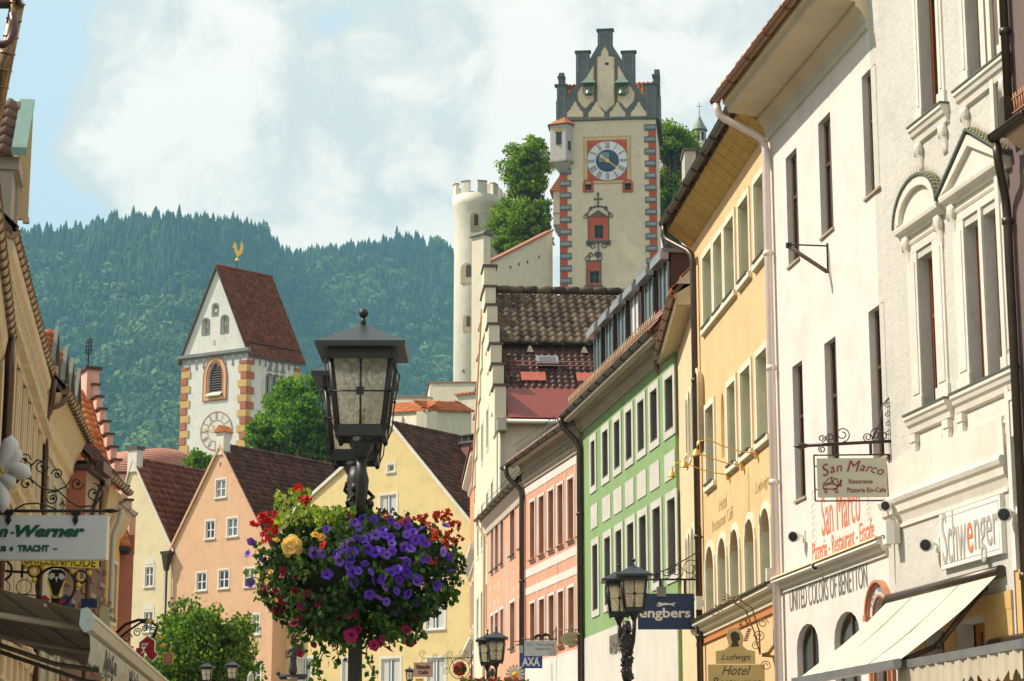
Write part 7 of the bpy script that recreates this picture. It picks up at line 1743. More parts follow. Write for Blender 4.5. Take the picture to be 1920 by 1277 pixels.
# insurance signs
e, w, h = board('insurance_sign', 'small blue square sign with white lettering below the pale marketing board', 'sign', 974, 1017, 1226, 1253, 57.5, paint('insurance_blue', (.01, .07, .30), .35), .05)
text('AXA', .2, paint('sign_white', (.8, .8, .8)), e, 0, -.005, h*.45, fit=(w*.78, h*.62), ext=.002, bold=.008)
m = MB(); m.strip([(w*.1, h*.2), (w*.32, h*.8)], .018, -.008, -.0005); m.build('slash', paint('sign_white', (.8, .8, .8)), e)
m = MB(); m.box(-w/2, -w/2+.1, -.001, .03, h+.02, h+.22); m.build('logo_plate', paint('pale_blue', (.35, .5, .58), .5), e)
m = MB(); m.tube([(-w/2+.02, .02, h), (-w/2+.02, .02, h+.28)], .012, 5); m.build('hanger', IRON, e)
e, w, h = board('marketing_sign', 'pale translucent marketing board hanging above the small blue sign', 'sign', 983, 1043, 1201, 1230, 57, paint('pale_acrylic', (.50, .55, .54), .25), .03)
text('HRT Marketing', .1, paint('teal_letters', (.10, .32, .40), .5), e, 0, -.005, h*.72, fit=(w*.86, h*.24), ext=.002); text('MESSESERVICE', .1, paint('slate_letters', (.12, .15, .18), .5), e, .06, -.005, h*.45, fit=(w*.5, h*.09), ext=.002)
m = MB(); m.tube([(-w/2-.08, .02, h+.04), (w/2+.03, .02, h+.04)], .016, 5); m.tube([(w/2+.0, .02, h-.02), (w/2+.0, .02, h+.36)], .014, 5); m.tube([(w*.35, .02, h+.12), (w/2, .02, h+.3)], .01, 4)
m.prism([(-.18, h+.06), (-.12, h+.15), (-.02, h+.17), (.05, h+.13), (.12, h+.20), (.22, h+.17), (.27, h+.06), (.24, h+.06), (.18, h+.12), (.1, h+.1), (.08, h+.06), (.0, h+.06), (-.02, h+.1), (-.1, h+.06)], .0, .03)
m.tube([(-w/2-.25, .0, h-.02), (-w/2-.05, .0, h-.02)], .014, 5); m.build('wrought_bracket', IRON, e)
m = MB(); m.box(w*.30, w*.5, -.01, -.001, -.0, h*.36); m.build('corner_sticker', paint('grey_sticker', (.4, .45, .42), .5), e)
ov = at(1073, 1198, 54.8); e = empty('jeweller_sign', 'oval greenish sign with faint gold lettering beside the dark downpipe', 'sign', (ov.x, 54.8, ov.z))
w, h = (at(1095, 1198, 54.8).x-at(1050, 1198, 54.8).x)/2, (at(1073, 1185, 54.8).z-at(1073, 1211, 54.8).z)/2
m = MB(); m.prism([(w*cos(2*pi*i/28), h*sin(2*pi*i/28)) for i in range(28)], 0, .04); m.build('oval_board', paint('olive_cream', (.42, .42, .27), .5), e)
text('Juwelier', .1, paint('gold_letters', (.5, .32, .03), .4), e, 0, -.004, h*.28, fit=(w*1.2, h*.42), ext=.002); text('Steiner', .1, paint('gold_letters', (.5, .32, .03)), e, 0, -.004, -h*.36, fit=(w*.95, h*.38), ext=.002)
m = MB(); m.tube([(-w*1.1, .02, h*1.35), (w*1.7, .02, h*1.35)], .012, 5); m.tube([(0, .02, h), (0, .02, h*2.1)], .012, 5); m.tube([(-w*.3, .02, h), (-w*.3, .02, h*1.35)], .01, 4); m.tube([(w*.3, .02, h), (w*.3, .02, h*1.35)], .01, 4); m.build('hanger', paint('grey_iron', (.18, .17, .16), .5), e)
# cafe sign
e, w, h = board('cafe_sign', 'pinkish brown cafe sign with black letter lettering on scrolled ironwork', 'sign', 776, 811, 1243, 1268, 80, paint('cafe_pink', (.45, .27, .22), .6), .05)
text('Stadt', .1, M_ink, e, 0, -.005, h*.70, fit=(w*.78, h*.32), ext=.002, bold=.006); text('Cafe', .1, M_ink, e, 0, -.005, h*.30, fit=(w*.55, h*.30), ext=.002, bold=.006)
m = MB(); mm = MB(); mm.tube([(-w/2, .02, 0), (w/2, .02, 0), (w/2, .02, h), (-w/2, .02, h)], .02, 5, closed=True); mm.build('frame', IRON, e)
s1 = (at(790, 1225, 80).x-e.location.x)
m.tube([(-.05, .02, h), (-.05, .02, h+.17), (1.5, .02, h+.18), (1.98, .02, h+.22)], .015, 5); scroll(m, -.05, h+.32, .14, 1, 0, 1.6, .018)
for cx, cz, r_, s_ in ((.42, h+.24, .1, 1), (.8, h-.1, .16, -1), (1.2, h+.15, .12, 1), (1.42, h+.14, .12, -1), (1.75, h+.16, .15, 1), (.95, h+.1, .1, 1)): scroll(m, cx, cz, r_, s_, 0, 1.7, .016)
m.tube([(1.05, .02, h+.1), (1.15, .02, h-.3), (1.35, .02, h-.55), (1.7, .02, h-.6), (1.95, .02, h-.45)], .015, 5); m.build('scrolled_ironwork', IRON, e)
e2, w2, h2 = board('hanging_flag_sign', 'small yellow board below the pink cafe sign', 'sign', 779, 794, 1272, 1284, 80.3, paint('yellow_board', (.6, .45, .12), .6), .04)
# pharmacy sign
ph = at(276, 1215, 43); e = empty('pharmacy_sign', 'dark red pharmacy letter sign with white goblet on a black iron arm', 'sign', (ph.x, 43, ph.z)); s_ = (at(295, 1215, 43).x-at(257, 1215, 43).x)/2
Apoly = [(-.75, .45), (0.0, 1.0), (.7, .62), (.72, -.30), (1.05, -.6), (.55, -1.1), (.05, -.75), (-.05, -.45), (-.25, -.45), (-.3, -.85), (-.65, -1.0), (-1.05, -.6), (-1.02, .0), (-.75, .0)]
m = MB(); m.prism([(p[0]*s_*1.08, p[1]*s_*1.22) for p in Apoly], -.012, .05); m.build('white_outline', paint('sign_white', (.8, .8, .8)), e)
m = MB(); m.prism([(p[0]*s_, p[1]*s_*1.12) for p in Apoly], -.03, -.013); m.build('red_letter', paint('pharmacy_red', (.28, .008, .012), .35), e)
m = MB(); m.prism([(-.62*s_, .12*s_), (-.05*s_, .12*s_), (-.2*s_, -.1*s_), (-.47*s_, -.1*s_)], -.036, -.031); m.strip([(-.33*s_, -.1*s_), (-.33*s_, -.45*s_)], .03, -.036, -.031); m.strip([(-.5*s_, -.47*s_), (-.16*s_, -.47*s_)], .03, -.036, -.031); m.strip([(-.5*s_, .3*s_), (-.3*s_, .42*s_), (-.1*s_, .25*s_), (.02*s_, .45*s_)], .03, -.036, -.031); m.build('white_goblet', paint('sign_white', (.8, .8, .8)), e)
m = MB(); m.tube([(-.62, .05, .30), (-.45, .05, .46), (-.2, .05, .55), (.0, .05, .54), (.18, .05, .42), (.1, .05, .2)], .032, 6); m.tube([(-.62, .05, .15), (-.4, .05, .33), (-.15, .05, .5), (.1, .05, .5)], .024, 6)
for cx, cz, r_ in ((-.4, .2, .1), (-.2, .3, .09), (-.05, .38, .07), (-.55, .05, .08), (.1, .33, .08)): scroll(m, cx, cz, r_, 1, 0, 1.5, .022)
m.build('iron_arm', IRON, e); m = MB()
for cx, cz in ((-.42, .08), (-.35, .0), (-.2, -.1), (.02, .52), (.24, .2), (.3, .05)): m.sphere((cx, .03, cz), .045, 6); m.prism([(cx-.08, cz-.02), (cx, cz+.06), (cx+.1, cz+.02), (cx, cz-.05)], .0, .03)
m.build('gilded_leaves', GOLD, e)
e, w, h = board('inn_sign', 'little reddish inn sign in a gilded toothed frame before the tree', 'sign', 307, 323, 1226, 1244, 50, paint('inn_red', (.38, .14, .10), .6), .04)
m = MB()
for i in range(24):
    a = 2*pi*i/24; x, z = max(-w*.5, min(w*.5, w*.72*cos(a))), max(-h*.5, min(h*.5, h*.72*sin(a))); m.sphere((x*1.08, .02, h/2+z*1.08), .02, 5)
m.tube([(0, .02, h), (.03, .02, h+.1), (.08, .02, h+.2)], .012, 4); m.build('gilded_frame', GOLD, e)
text('Café', .1, paint('pale_letters', (.62, .45, .35), .6), e, 0, -.004, h*.62, fit=(w*.6, h*.22), ext=.001); text('Lang', .1, paint('pale_letters', (.62, .45, .35)), e, 0, -.004, h*.32, fit=(w*.6, h*.2), ext=.001)
# costume shop sign with white flower sculpture
e, w, h = board('costume_shop_sign', 'white hanging sign with dark green lettering under a black scrolled iron bar', 'sign', -70, 200, 966, 1049, 27.6, paint('white_lightbox', (.66, .70, .70), .35, .03), .16)
M_dg = paint('dark_green_letters', (.005, .10, .055), .4)
x0 = at(-70, 1000, 27.6).x; X_ = lambda px: at(px, 1000, 27.6).x-e.location.x
text('n', .2, M_dg, e, X_(6), -.006, h*.60, fit=(X_(15)-X_(-4), .11), shear=.3, ext=.003, bold=.011); m = MB(); m.box(X_(20), X_(27), -.008, -.001, h*.58, h*.62); m.build('dash', M_dg, e)
text('Werner', .2, M_dg, e, X_(94), -.006, h*.64, fit=(X_(160)-X_(29), .155), shear=.3, ext=.003, bold=.011)
text('US', .1, M_dg, e, X_(5), -.006, h*.24, fit=(X_(13)-X_(-4), .075), ext=.003, bold=.006); text('TRACHT', .1, M_dg, e, X_(64), -.006, h*.25, fit=(X_(94)-X_(35), .085), ext=.003, bold=.006)
m = MB(); m.box(X_(101), X_(109), -.008, -.001, h*.22, h*.25); c = X_(23); m.prism([(c-.03, h*.235), (c, h*.235-.035), (c+.03, h*.235), (c, h*.235+.035)], -.008, -.001); m.build('dash_and_diamond', M_dg, e)
m = MB(); bz = h+.065; m.tube([(-w/2-.5, .08, bz), (X_(195), .08, bz)], .022, 6); m.tube([(X_(195), .08, bz), (X_(205), .08, bz), (X_(222), .08, bz+.003)], [.022, .034, .004], 6)
for px in (15, 141):
    x = X_(px); m.box(x-.016, x+.016, .06, .1, h, bz); m.prism([(x-.07, h+.05), (x+.07, h+.05), (x+.05, h-.0), (x+.02, h-.01), (x+.035, h-.07), (x, h-.13), (x-.035, h-.07), (x-.02, h-.01), (x-.05, h-.0)], -.03, -.002)
def S(px, py): p_ = at(px, py, 27.68); return (p_.x-e.location.x, p_.z-e.location.z)
def scr(cx, cy, rp, s2=1, a0=0.0, turns=1.2):
    c_ = S(cx, cy); scroll(m, c_[0], c_[1], rp/145.0, s2, a0, turns, .019, n=26); m.sphere((c_[0]+.01, 0, c_[1]), .022, 6)
for q in ((48, 864, 12, 1, 0), (80, 876, 13, -1, pi), (110, 891, 11, -1, 0), (147, 908, 13, -1, pi), (101, 936, 11, 1, pi), (178, 926, 18, -1, pi*.5), (52, 909, 12, 1, 0), (34, 903, 7, 1, 0)): scr(*q)
for path in ([(40, 858), (60, 872), (60, 900), (80, 917), (105, 922), (125, 915), (137, 898)], [(92, 925), (112, 922), (130, 940), (150, 952), (178, 950), (192, 935), (194, 920), (185, 912)], [(60, 876), (72, 864), (86, 868)], [(30, 957), (48, 947), (70, 945), (92, 950), (108, 957)], [(115, 950), (118, 942), (124, 950)]):
    m.tube([(S(*p_)[0], 0, S(*p_)[1]) for p_ in path], .011, 5)
m.build('scrolled_iron_bar', IRON, e)
fl = at(-5, 888, 27.0); e = empty('white_flower_sculpture', 'big white sculpted flower with thick rounded petals at the left edge', 'sculpture', fl)
m = MB(); S3 = lambda px, py, dy=0: at(px, py, 27.0+dy)-fl
for path, rr_ in (([(-5, 888), (8, 865), (18, 838), (22, 816)], .10), ([(-2, 890), (18, 872), (32, 855), (38, 843)], .06), ([(-3, 888), (20, 876), (42, 884), (60, 891)], .09), ([(-8, 892), (8, 896), (22, 904), (29, 906)], .075), ([(-6, 895), (2, 915), (6, 940), (4, 962)], .08), ([(-10, 890), (-25, 880), (-45, 885)], .09), ([(-10, 888), (-18, 860), (-25, 835)], .09), ([(-10, 895), (-20, 915), (-30, 940)], .09)):
    pts = []; 
    for i in range(13):
        t = i/12*(len(path)-1); k = min(int(t), len(path)-2); f_ = t-k; a, b = path[k], path[k+1]; pts.append(S3(a[0]+(b[0]-a[0])*f_, a[1]+(b[1]-a[1])*f_, -.03*sin(pi*i/12)))
    m.tube(pts, [max(.006, rr_*(.55+.6*sin(pi*min(1, i/12*1.0)**1.4))*(1 if i < 11 else .6 if i == 11 else .15)) for i in range(13)], 10)
m.build('petals', plaster('white_sculpture', (.66, .68, .67), .08, .5, 60, .5), e); m = MB()
for i in range(9): m.sphere((.09*cos(i*2.4)*(i/9), -.08, .09*sin(i*2.4)*(i/9)), .04, 8)
m.build('flower_centre', paint('yellow_centre', (.5, .4, .1), .6), e)
# optician sign
e, w, h = board('optician_sign', 'yellow optician sign strip above black iron rings and a mask shape', 'sign', 42, 184, 1040, 1062, 30.5, paint('optician_yellow', (.92, .68, .05), .4, .04), .04); e.rotation_euler.y = radians(3.2)
text('BRILLENMODE', .15, M_ink, e, 0, -.005, h*.45, fit=(w*.94, h*.72), ext=.002)
def Z(px, py): p_ = at(px, py, 30.6); return (p_.x-e.location.x, p_.z-e.location.z)
m = MB(); y = MB()
def ring(mb, px, py, r, t): c_ = Z(px, py); mb.tube([(c_[0]+r*cos(2*pi*i/24), .06, c_[1]+r*sin(2*pi*i/24)) for i in range(24)], t, 5, closed=True)
ring(m, 108, 1100, .27, .02); ring(m, 66, 1074, .085, .014); ring(m, 154, 1080, .085, .014); ring(m, 48, 1105, .105, .007); ring(m, 8, 1108, .105, .007); ring(m, 5, 1076, .14, .02)
ring(y, 66, 1074, .06, .02); 
for px, py in ((50, 1066), (82, 1067), (137, 1071), (67, 1091), (150, 1096), (169, 1072)): c_ = Z(px, py); y.sphere((c_[0], .05, c_[1]), .04, 8)
c_ = Z(154, 1080); y.tube([(c_[0]-.04, .05, c_[1]+.06), (c_[0]-.04, .05, c_[1]-.03), (c_[0], .05, c_[1]-.06), (c_[0]+.04, .05, c_[1]-.03)], .018, 5)
a, b = Z(0, 1077), Z(60, 1077); m.tube([(a[0], .07, a[1]), (b[0], .07, b[1])], .02, 5); a, b = Z(43, 1046), Z(43, 1088); m.tube([(a[0], .07, a[1]), (b[0], .07, b[1])], .02, 5); a, b = Z(30, 1118), Z(90, 1120); m.tube([(a[0], .07, a[1]), (b[0], .07, b[1])], .01, 5)
m.build('iron_rings', IRON, e); each(y, 'yellow_bead', paint('bead_yellow', (.75, .5, .04), .35), e)
mk = [(94, 1075), (101, 1069), (118, 1069), (125, 1075), (125, 1088), (112, 1122), (106, 1122), (93, 1090)]
m = MB(); m.prism([Z(*p_) for p_ in mk], .03, .07); m.build('black_mask', paint('black_gloss', (.012, .012, .012), .25), e)
m = MB()
for pl in ([(94, 1084), (99, 1076), (105, 1077), (106, 1084), (99, 1089)], [(125, 1084), (120, 1076), (114, 1077), (113, 1084), (119, 1089)], [(107, 1083), (112, 1083), (109.5, 1094)]): m.prism([Z(*p_) for p_ in pl], .015, .029)
m.build('white_eyes', paint('off_white_enamel', (.6, .58, .5), .4), e)
m = MB(); m.strip([Z(93, 1090), Z(104, 1122)], .02, .01, .028); m.strip([Z(125, 1090), Z(114, 1122)], .02, .01, .028); m.strip([Z(100, 1121), Z(118, 1121)], .03, .01, .029); m.build('yellow_lines', paint('bead_yellow', (.75, .5, .04)), e)
m = MB(); m.prism([Z(*p_) for p_ in ((82, 1122), (90, 1118), (100, 1126), (93, 1132), (84, 1128))], .01, .05); m.prism([Z(*p_) for p_ in ((115, 1130), (124, 1124), (130, 1128), (120, 1134))], .01, .05); m.build('red_shoes', paint('enamel_red', (.40, .03, .02), .4), e)
m = MB(); m.prism([Z(*p_) for p_ in ((116, 1122), (128, 1114), (137, 1118), (138, 1136), (125, 1142), (118, 1134))], .051, .08); m.build('blue_shape', paint('enamel_blue', (.02, .06, .16), .4), e)
m = MB(); m.prism([Z(*p_) for p_ in ((101, 1123), (117, 1123), (117, 1150), (101, 1150))], .03, .07); m.build('lower_body', paint('black_gloss', (.012, .012, .012)), e)
# gilded wall ornament and small flower pot beyond the awning
gp = at(196, 1148, 41); e = empty('gilded_guild_sign', 'brownish gilded ornamental guild sign with small pale shield', 'sign', gp)
m = MB(); rr = random.Random(5)
for i in range(16): a = i*.8; r_ = .08+.012*i; scroll(m, r_*cos(a)*.8, r_*sin(a)*1.1, .045, (1 if i % 2 else -1), a, 1.3, .022)
m.build('scrollwork', paint('old_gilding', (.28, .18, .07), .5, .3, .4), e); m = MB(); m.prism(arch(-.09, .09, -.28, .12, 'round'), -.03, .01); m.build('shield', paint('olive_cream', (.42, .42, .27)), e)
m = MB(); m.box(-.45, -.14, -.02, .02, .08, .25); nb_ = m.build('navy_plate', paint('navy_enamel', (.005, .022, .105)), e)
# ---- big awning on the left ----
AWm = plaster('grey_brown_canvas', (.36, .30, .22), .08, .85, 60, .15, .15); AWc = plaster('beige_awning_front', (.60, .52, .36), .06, .7, 60, .1, .2)
fA = Vector((-3.54, 18.31, 0)); fB = Vector((-4.50, 29.5, 0)); LA = House('street_awning', 'big grey brown shop awning seen from below with lettered beige valance', 'awning', (fA.x, fA.y), (fB.x, fB.y))
m = MB(); n = 14; wy, wz = 2.35, 3.98
for i in range(10):
    a0, a1 = wy*i/10, wy*(i+1)/10; z0, z1 = 3.32+(wz-3.32)*i/10, 3.32+(wz-3.32)*(i+1)/10; sg = -.03*sin(pi*i/10)
    m.poly((0.05, a0, z0+sg), (LA.L, a0, z0+sg), (LA.L, a1, z1-.03*sin(pi*(i+1)/10)), (0.05, a1, z1-.03*sin(pi*(i+1)/10)))
m.build('canvas', AWm, LA.root)
m = MB(); m.prism([(-.03, 3.30), (.0, 3.34), (.05, 3.33), (.06, 3.20), (.02, 3.15), (-.035, 3.17), (-.055, 3.24)], .02, LA.L, 'x'); m.prism([(-.045, 3.28), (-.065, 3.26), (-.045, 3.24)], .02, LA.L, 'x'); m.build('front_cassette', AWc, LA.root)
m = MB(); m.prism([(-.035, 3.31), (.0, 3.35), (.055, 3.335), (.065, 3.20), (.02, 3.14), (-.04, 3.16), (-.06, 3.24)], -.02, .018, 'x'); m.tube([(-.022, .0, 3.25), (-.03, .0, 3.25)], .01, 8); m.build('end_cap', paint('pale_green_cap', (.34, .40, .37), .4), LA.root)
m = MB(); N = 90; pr_ = None; e_ = MB()
for i in range(N+1):
    u = .03+(LA.L-.05)*i/N; yv = -.02+.02*sin(u*6)+.012*sin(u*17); zz = 2.87+.02*sin(u*4.0)+.015*sin(u*13); p = ((u, -.02, 3.13), (u, yv-.02, (3.13+zz)/2), (u, yv, zz))
    if pr_: m.poly(pr_[0], p[0], p[1], pr_[1]); m.poly(pr_[1], p[1], p[2], pr_[2]); e_.poly((pr_[2][0], pr_[2][1]-.003, pr_[2][2]+.012), (p[2][0], p[2][1]-.003, p[2][2]+.012), (p[2][0], p[2][1]-.003, p[2][2]-.008), (pr_[2][0], pr_[2][1]-.003, pr_[2][2]-.008))
    pr_ = p
m.smooth = True; va = m.build('valance', plaster('valance_beige', (.50, .44, .32), .1, .85, 50, .2, .2), LA.root); e_.build('green_hem', paint('green_hem', (.03, .10, .06), .7), va)
for u in (1.6, 4.3, 7.0, 9.7):
    text('Reha-Fox', .2, paint('dark_grey_letters2', (.06, .055, .05), .7), va, u, -.06, 2.99, fit=(1.1, .17), ext=.002, bold=.006)
for u in (.12, 3.5, 7.0, 10.2): m = MB(); m.tube([(u+.25, .05, 3.2), (u+.05, 1.1, 3.35), (u, 2.3, 3.75)], .03, 6); m.build('folding_arm', AWm, LA.root)
m = MB(); 
for k in range(5): m.box(.05, LA.L, .35+.42*k, .37+.42*k, 3.36+.12*k, 3.38+.12*k)
m.build('seam', AWm, LA.root)
m = MB(); m.box(-.05, LA.L, 2.3, 2.6, 3.75, 4.12); m.build('wall_casing', AWm, LA.root)
# wall strip carrying the awning: shop front with sign boards
SF = House('shop_house', 'dark shop front under the big awning with red and cream lettered board', 'shop house', (-5.35, 16.5), (-5.62, 21.9))
SF.window([.6, 2.2, .5, 2.4], r=.15, fm=WHITE, nv=1, nh=0); SF.window([2.8, 4.6, .5, 2.4], r=.15, fm=WHITE, nv=1, nh=0)
SF.wall([(0, 0), (SF.L, 0), (SF.L, 4.3), (0, 4.3)], M_ornc, 4, .15)
m = MB(); m.box(.2, 5.2, -.25, -.02, 2.55, 2.80); m.box(.2, 5.2, -.24, -.03, 2.95, 3.02); m.build('lettered_board', paint('dirty_cream_board', (.46, .40, .30), .6, .2), SF.root)
m = MB(); m.box(1.6, 3.4, -.262, -.251, 2.6, 2.76); m.build('red_band', paint('signal_red', (.65, .03, .02), .5), SF.root)
# awnings right of the green house
def ld(H, x, y, d): return H.uv(x, y, d)
gz_ = G.uv(1250, 1225)[1]
awning(G, 'shop_awning', 'long grey white awning under the green house', .3, 6.4, 3.75, .05, 0, 1.1, 3.25, plaster('grey_white_canvas', (.62, .60, .54), .06), arms=(), barmat=WHITE)
awning(G, 'shop_awning', 'brown grey folded awning behind the nearer double street lamp', 6.6, 9.7, 3.95, .05, 0, 1.3, 3.3, plaster('brown_grey_canvas', (.26, .21, .16), .12), arms=(8.8,), barmat=M_sb)
sgn = text('HALLHUBER', .4, paint('dark_taupe_letters', (.20, .17, .13), .5), G.root, G.uv(1160, 1205)[0], -.05, G.uv(1160, 1205)[1], fit=(1.5, .42), ext=.01, bold=.008)
# plain parasol tip, statue
p = at(470, 1266, 66); e = empty('closed_parasol', 'pale closed parasol tip right of the twin lamps', 'parasol', (p.x, 66, 0)); m = MB(); m.lathe([(.03, .0), (.03, p.z-1.6)], (0, 0, 0), 8); m.build('pole', IRON, e); m = MB(); m.smooth = True
for k in range(12): pass
prof = [(.16, p.z-1.7), (.20, p.z-1.1), (.14, p.z-.5), (.09, p.z-.05), (.10, p.z-.03), (.05, p.z+.06), (.01, p.z+.12)]; m.lathe(prof, (0, 0, 0), 12); m.build('canopy', plaster('pale_grey_canvas', (.48, .50, .47), .08), e)
p = at(715, 1277, 20); 
sp_ = at(550, 1222, 92); base = at(550, 1268, 92); e = empty('fountain_statue', 'dark bronze robed figure on a stone column in the square', 'statue', (sp_.x, 92, 0)); m = MB(); hz_ = base.z
m.lathe([(.35, 0), (.35, .5), (.2, .7), (.2, hz_-.15), (.28, hz_-.05)], (0, 0, 0), 12); m.build('column', plaster('brown_stone', (.30, .22, .15), .2), e)
# one continuous skinned figure: robe, torso, arms, head with hood
H_ = sp_.z+.45-hz_
def skinned(name, pts, edges, radii, mat, parent, sub=2):
    me = bpy.data.meshes.new(name); me.from_pydata(pts, edges, []); o = bpy.data.objects.new(name, me); C.objects.link(o)
    o.modifiers.new('skin', 'SKIN'); sv = me.skin_vertices[0].data
    for i, r_ in enumerate(radii): sv[i].radius = r_ if isinstance(r_, tuple) else (r_, r_); sv[i].use_root = (i == 0)
    sm = o.modifiers.new('sub', 'SUBSURF'); sm.levels = sub; sm.render_levels = sub; me.materials.append(mat); o.parent = parent; return o
M_bronze = paint('dark_bronze_statue', (.035, .035, .035), .5, .3, .4)
P0 = [(0, 0, hz_+.45*H_), (0.0, 0, hz_+.03), (.02, 0, hz_+.62*H_), (.03, 0, hz_+.78*H_), (.05, -.02, hz_+.86*H_), (.06, -.03, hz_+.93*H_), (-.17, 0, hz_+.74*H_), (-.22, -.05, hz_+.58*H_), (-.08, -.2, hz_+.55*H_), (.22, 0, hz_+.75*H_), (.27, -.1, hz_+.60*H_), (.12, -.24, hz_+.68*H_), (.07, -.03, hz_+.99*H_)]
skinned('figure', P0, [(0, 1), (0, 2), (2, 3), (3, 4), (4, 5), (3, 6), (6, 7), (7, 8), (3, 9), (9, 10), (10, 11), (5, 12)], [.15, .23, .13, .13, .05, .085, .07, .055, .045, .07, .055, .045, .045], M_bronze, e)
m = MB(); m.tube([(-.62, 0, hz_+.05), (-.52, 0, hz_-.02), (.5, 0, hz_-.02), (.6, 0, hz_+.08)], [.02, .12, .12, .02], 8); m.sphere((-.62, 0, hz_+.12), .09, 8); m.build('plinth_ornament', M_bronze, e)

# ---- flower basket on the main lamp ----
bc = at(668, 1068, 13.0); FB = empty('flower_basket', 'big overflowing flower basket of purple petunias, red geraniums and yellow begonia', 'flower basket', (bc.x, 13.0, bc.z))
BC = Vector((bc.x, 13.0, bc.z)); RX, RY, RZ = .555, .54, .335
def lobed(a): return 1+.10*sin(3*a+1)+.07*sin(5*a)
rg = np.random.default_rng(5)
def leafcloud(pos, size, name, mat, parent, rng, up=.5, aspect=.75, fold=.25):
    N = len(pos); pos = np.asarray(pos, float); size = np.broadcast_to(size, (N,)) if np.ndim(size) else np.full(N, size)
    n_ = rng.normal(size=(N, 3)); n_[:, 2] = np.abs(n_[:, 2])*up+n_[:, 2]*(1-up); n_ /= np.linalg.norm(n_, axis=1)[:, None]+1e-9
    t = np.cross(n_, rng.normal(size=(N, 3))); t /= np.linalg.norm(t, axis=1)[:, None]+1e-9; b = np.cross(n_, t); s = size[:, None]*rng.uniform(.7, 1.3, (N, 1))
    q = [pos-t*s*.5, pos+b*s*aspect*.5-n_*s*fold*.3, pos+t*s*.5, pos-b*s*aspect*.5-n_*s*fold*.3]
    return np_mesh(name, np.stack(q, 1).reshape(-1, 3), np.arange(N*4).reshape(-1, 4), [mat], parent)
N = 12500; d = rg.normal(size=(N, 3)); d /= np.linalg.norm(d, axis=1)[:, None]; ang = np.arctan2(d[:, 1], d[:, 0]); rad = rg.uniform(.62, 1.06, N)**.8
px_ = d*rad[:, None]*np.array([RX, RY, RZ]); k = 1+.09*np.sin(3*ang+1)+.06*np.sin(7*ang); px_[:, 0] *= k; px_[:, 1] *= k; px_[:, 2] += .04*np.sin(4*ang+.5)-np.where(px_[:, 2] < -.05, .10*np.abs(np.sin(2.5*ang)), 0)
fo = leafcloud(px_, .038, 'foliage', leafmat('basket_leaves', (.008, .022, .005), (.020, .060, .010), (.07, .13, .02), .25), FB, rg); fo['kind'] = 'stuff'
# stalks and trailing vines, sprigs
tr, tl = MB(), []
vines = [(600, 1170, 600, 1277, .0), (612, 1165, 588, 1262, .1), (690, 1160, 694, 1277, -.1), (556, 1150, 548, 1200, -.1), (575, 1150, 566, 1225, -.1), (625, 1160, 650, 1215, -.2), (740, 1160, 768, 1200, -.2), (790, 1140, 785, 1190, -.1), (640, 1150, 628, 1245, .15), (718, 1150, 722, 1195, -.2), (835, 1080, 850, 1125, 0), (500, 1080, 490, 1120, 0), (660, 1160, 600, 1190, -.3), (700, 1150, 750, 1205, -.3), (815, 1100, 800, 1150, -.2)]
for x0, y0, x1, y1, dy in vines:
    a, b = at(x0, y0, 13+dy)-BC, at(x1, y1, 13+dy)-BC; pts = [a.lerp(b, t/6)+Vector((.02*sin(t*1.7+x0), .03*cos(t+x0), 0)) for t in range(7)]; tr.tube(pts, .0035, 4)
    for p in pts:
        for _ in range(7): tl.append(p+Vector((rg.normal()*.022, rg.normal()*.03, rg.normal()*.02)))
for i in range(46):
    a = rg.uniform(0, 2*pi); el = rg.uniform(-.6, .9); p = Vector((RX*cos(a)*cos(el), RY*sin(a)*cos(el), RZ*sin(el))); q = p*1.16+Vector((0, 0, rg.uniform(-.05, .08))); tr.tube([p*.8, p*1.02, q], .0028, 4)
    for t in range(8): tl.append(p.lerp(q, rg.uniform(0, 1.05))+Vector((rg.normal()*.018, rg.normal()*.018, rg.normal()*.018)))
s_ = tr.build('stems', leafmat('stem_green', (.03, .06, .012), (.05, .09, .02), (.06, .1, .02), .1), FB); s_['kind'] = 'stuff'
v_ = leafcloud([tuple(p) for p in tl], .042, 'trailing_leaves', leafmat('basket_leaves_light', (.025, .065, .012), (.06, .13, .02), (.15, .24, .035), .35), FB, rg); v_['kind'] = 'stuff'
# bright variegated leaves at the upper left
pts = []
for i in range(300):
    x, y = rg.uniform(515, 600), rg.uniform(918, 985); 
    if y < 950 and x > 582: continue
    p = at(x, y, 12.75+rg.uniform(-.1, .15))-BC; pts.append(tuple(p))
for i in range(260): p = at(rg.uniform(590, 668), rg.uniform(950, 1010), 12.62+rg.uniform(-.05, .1))-BC; pts.append(tuple(p))
v_ = leafcloud(pts, .036, 'variegated_leaves', leafmat('variegated', (.10, .20, .02), (.30, .36, .05), (.55, .50, .12), .35), FB, rg); v_['kind'] = 'stuff'
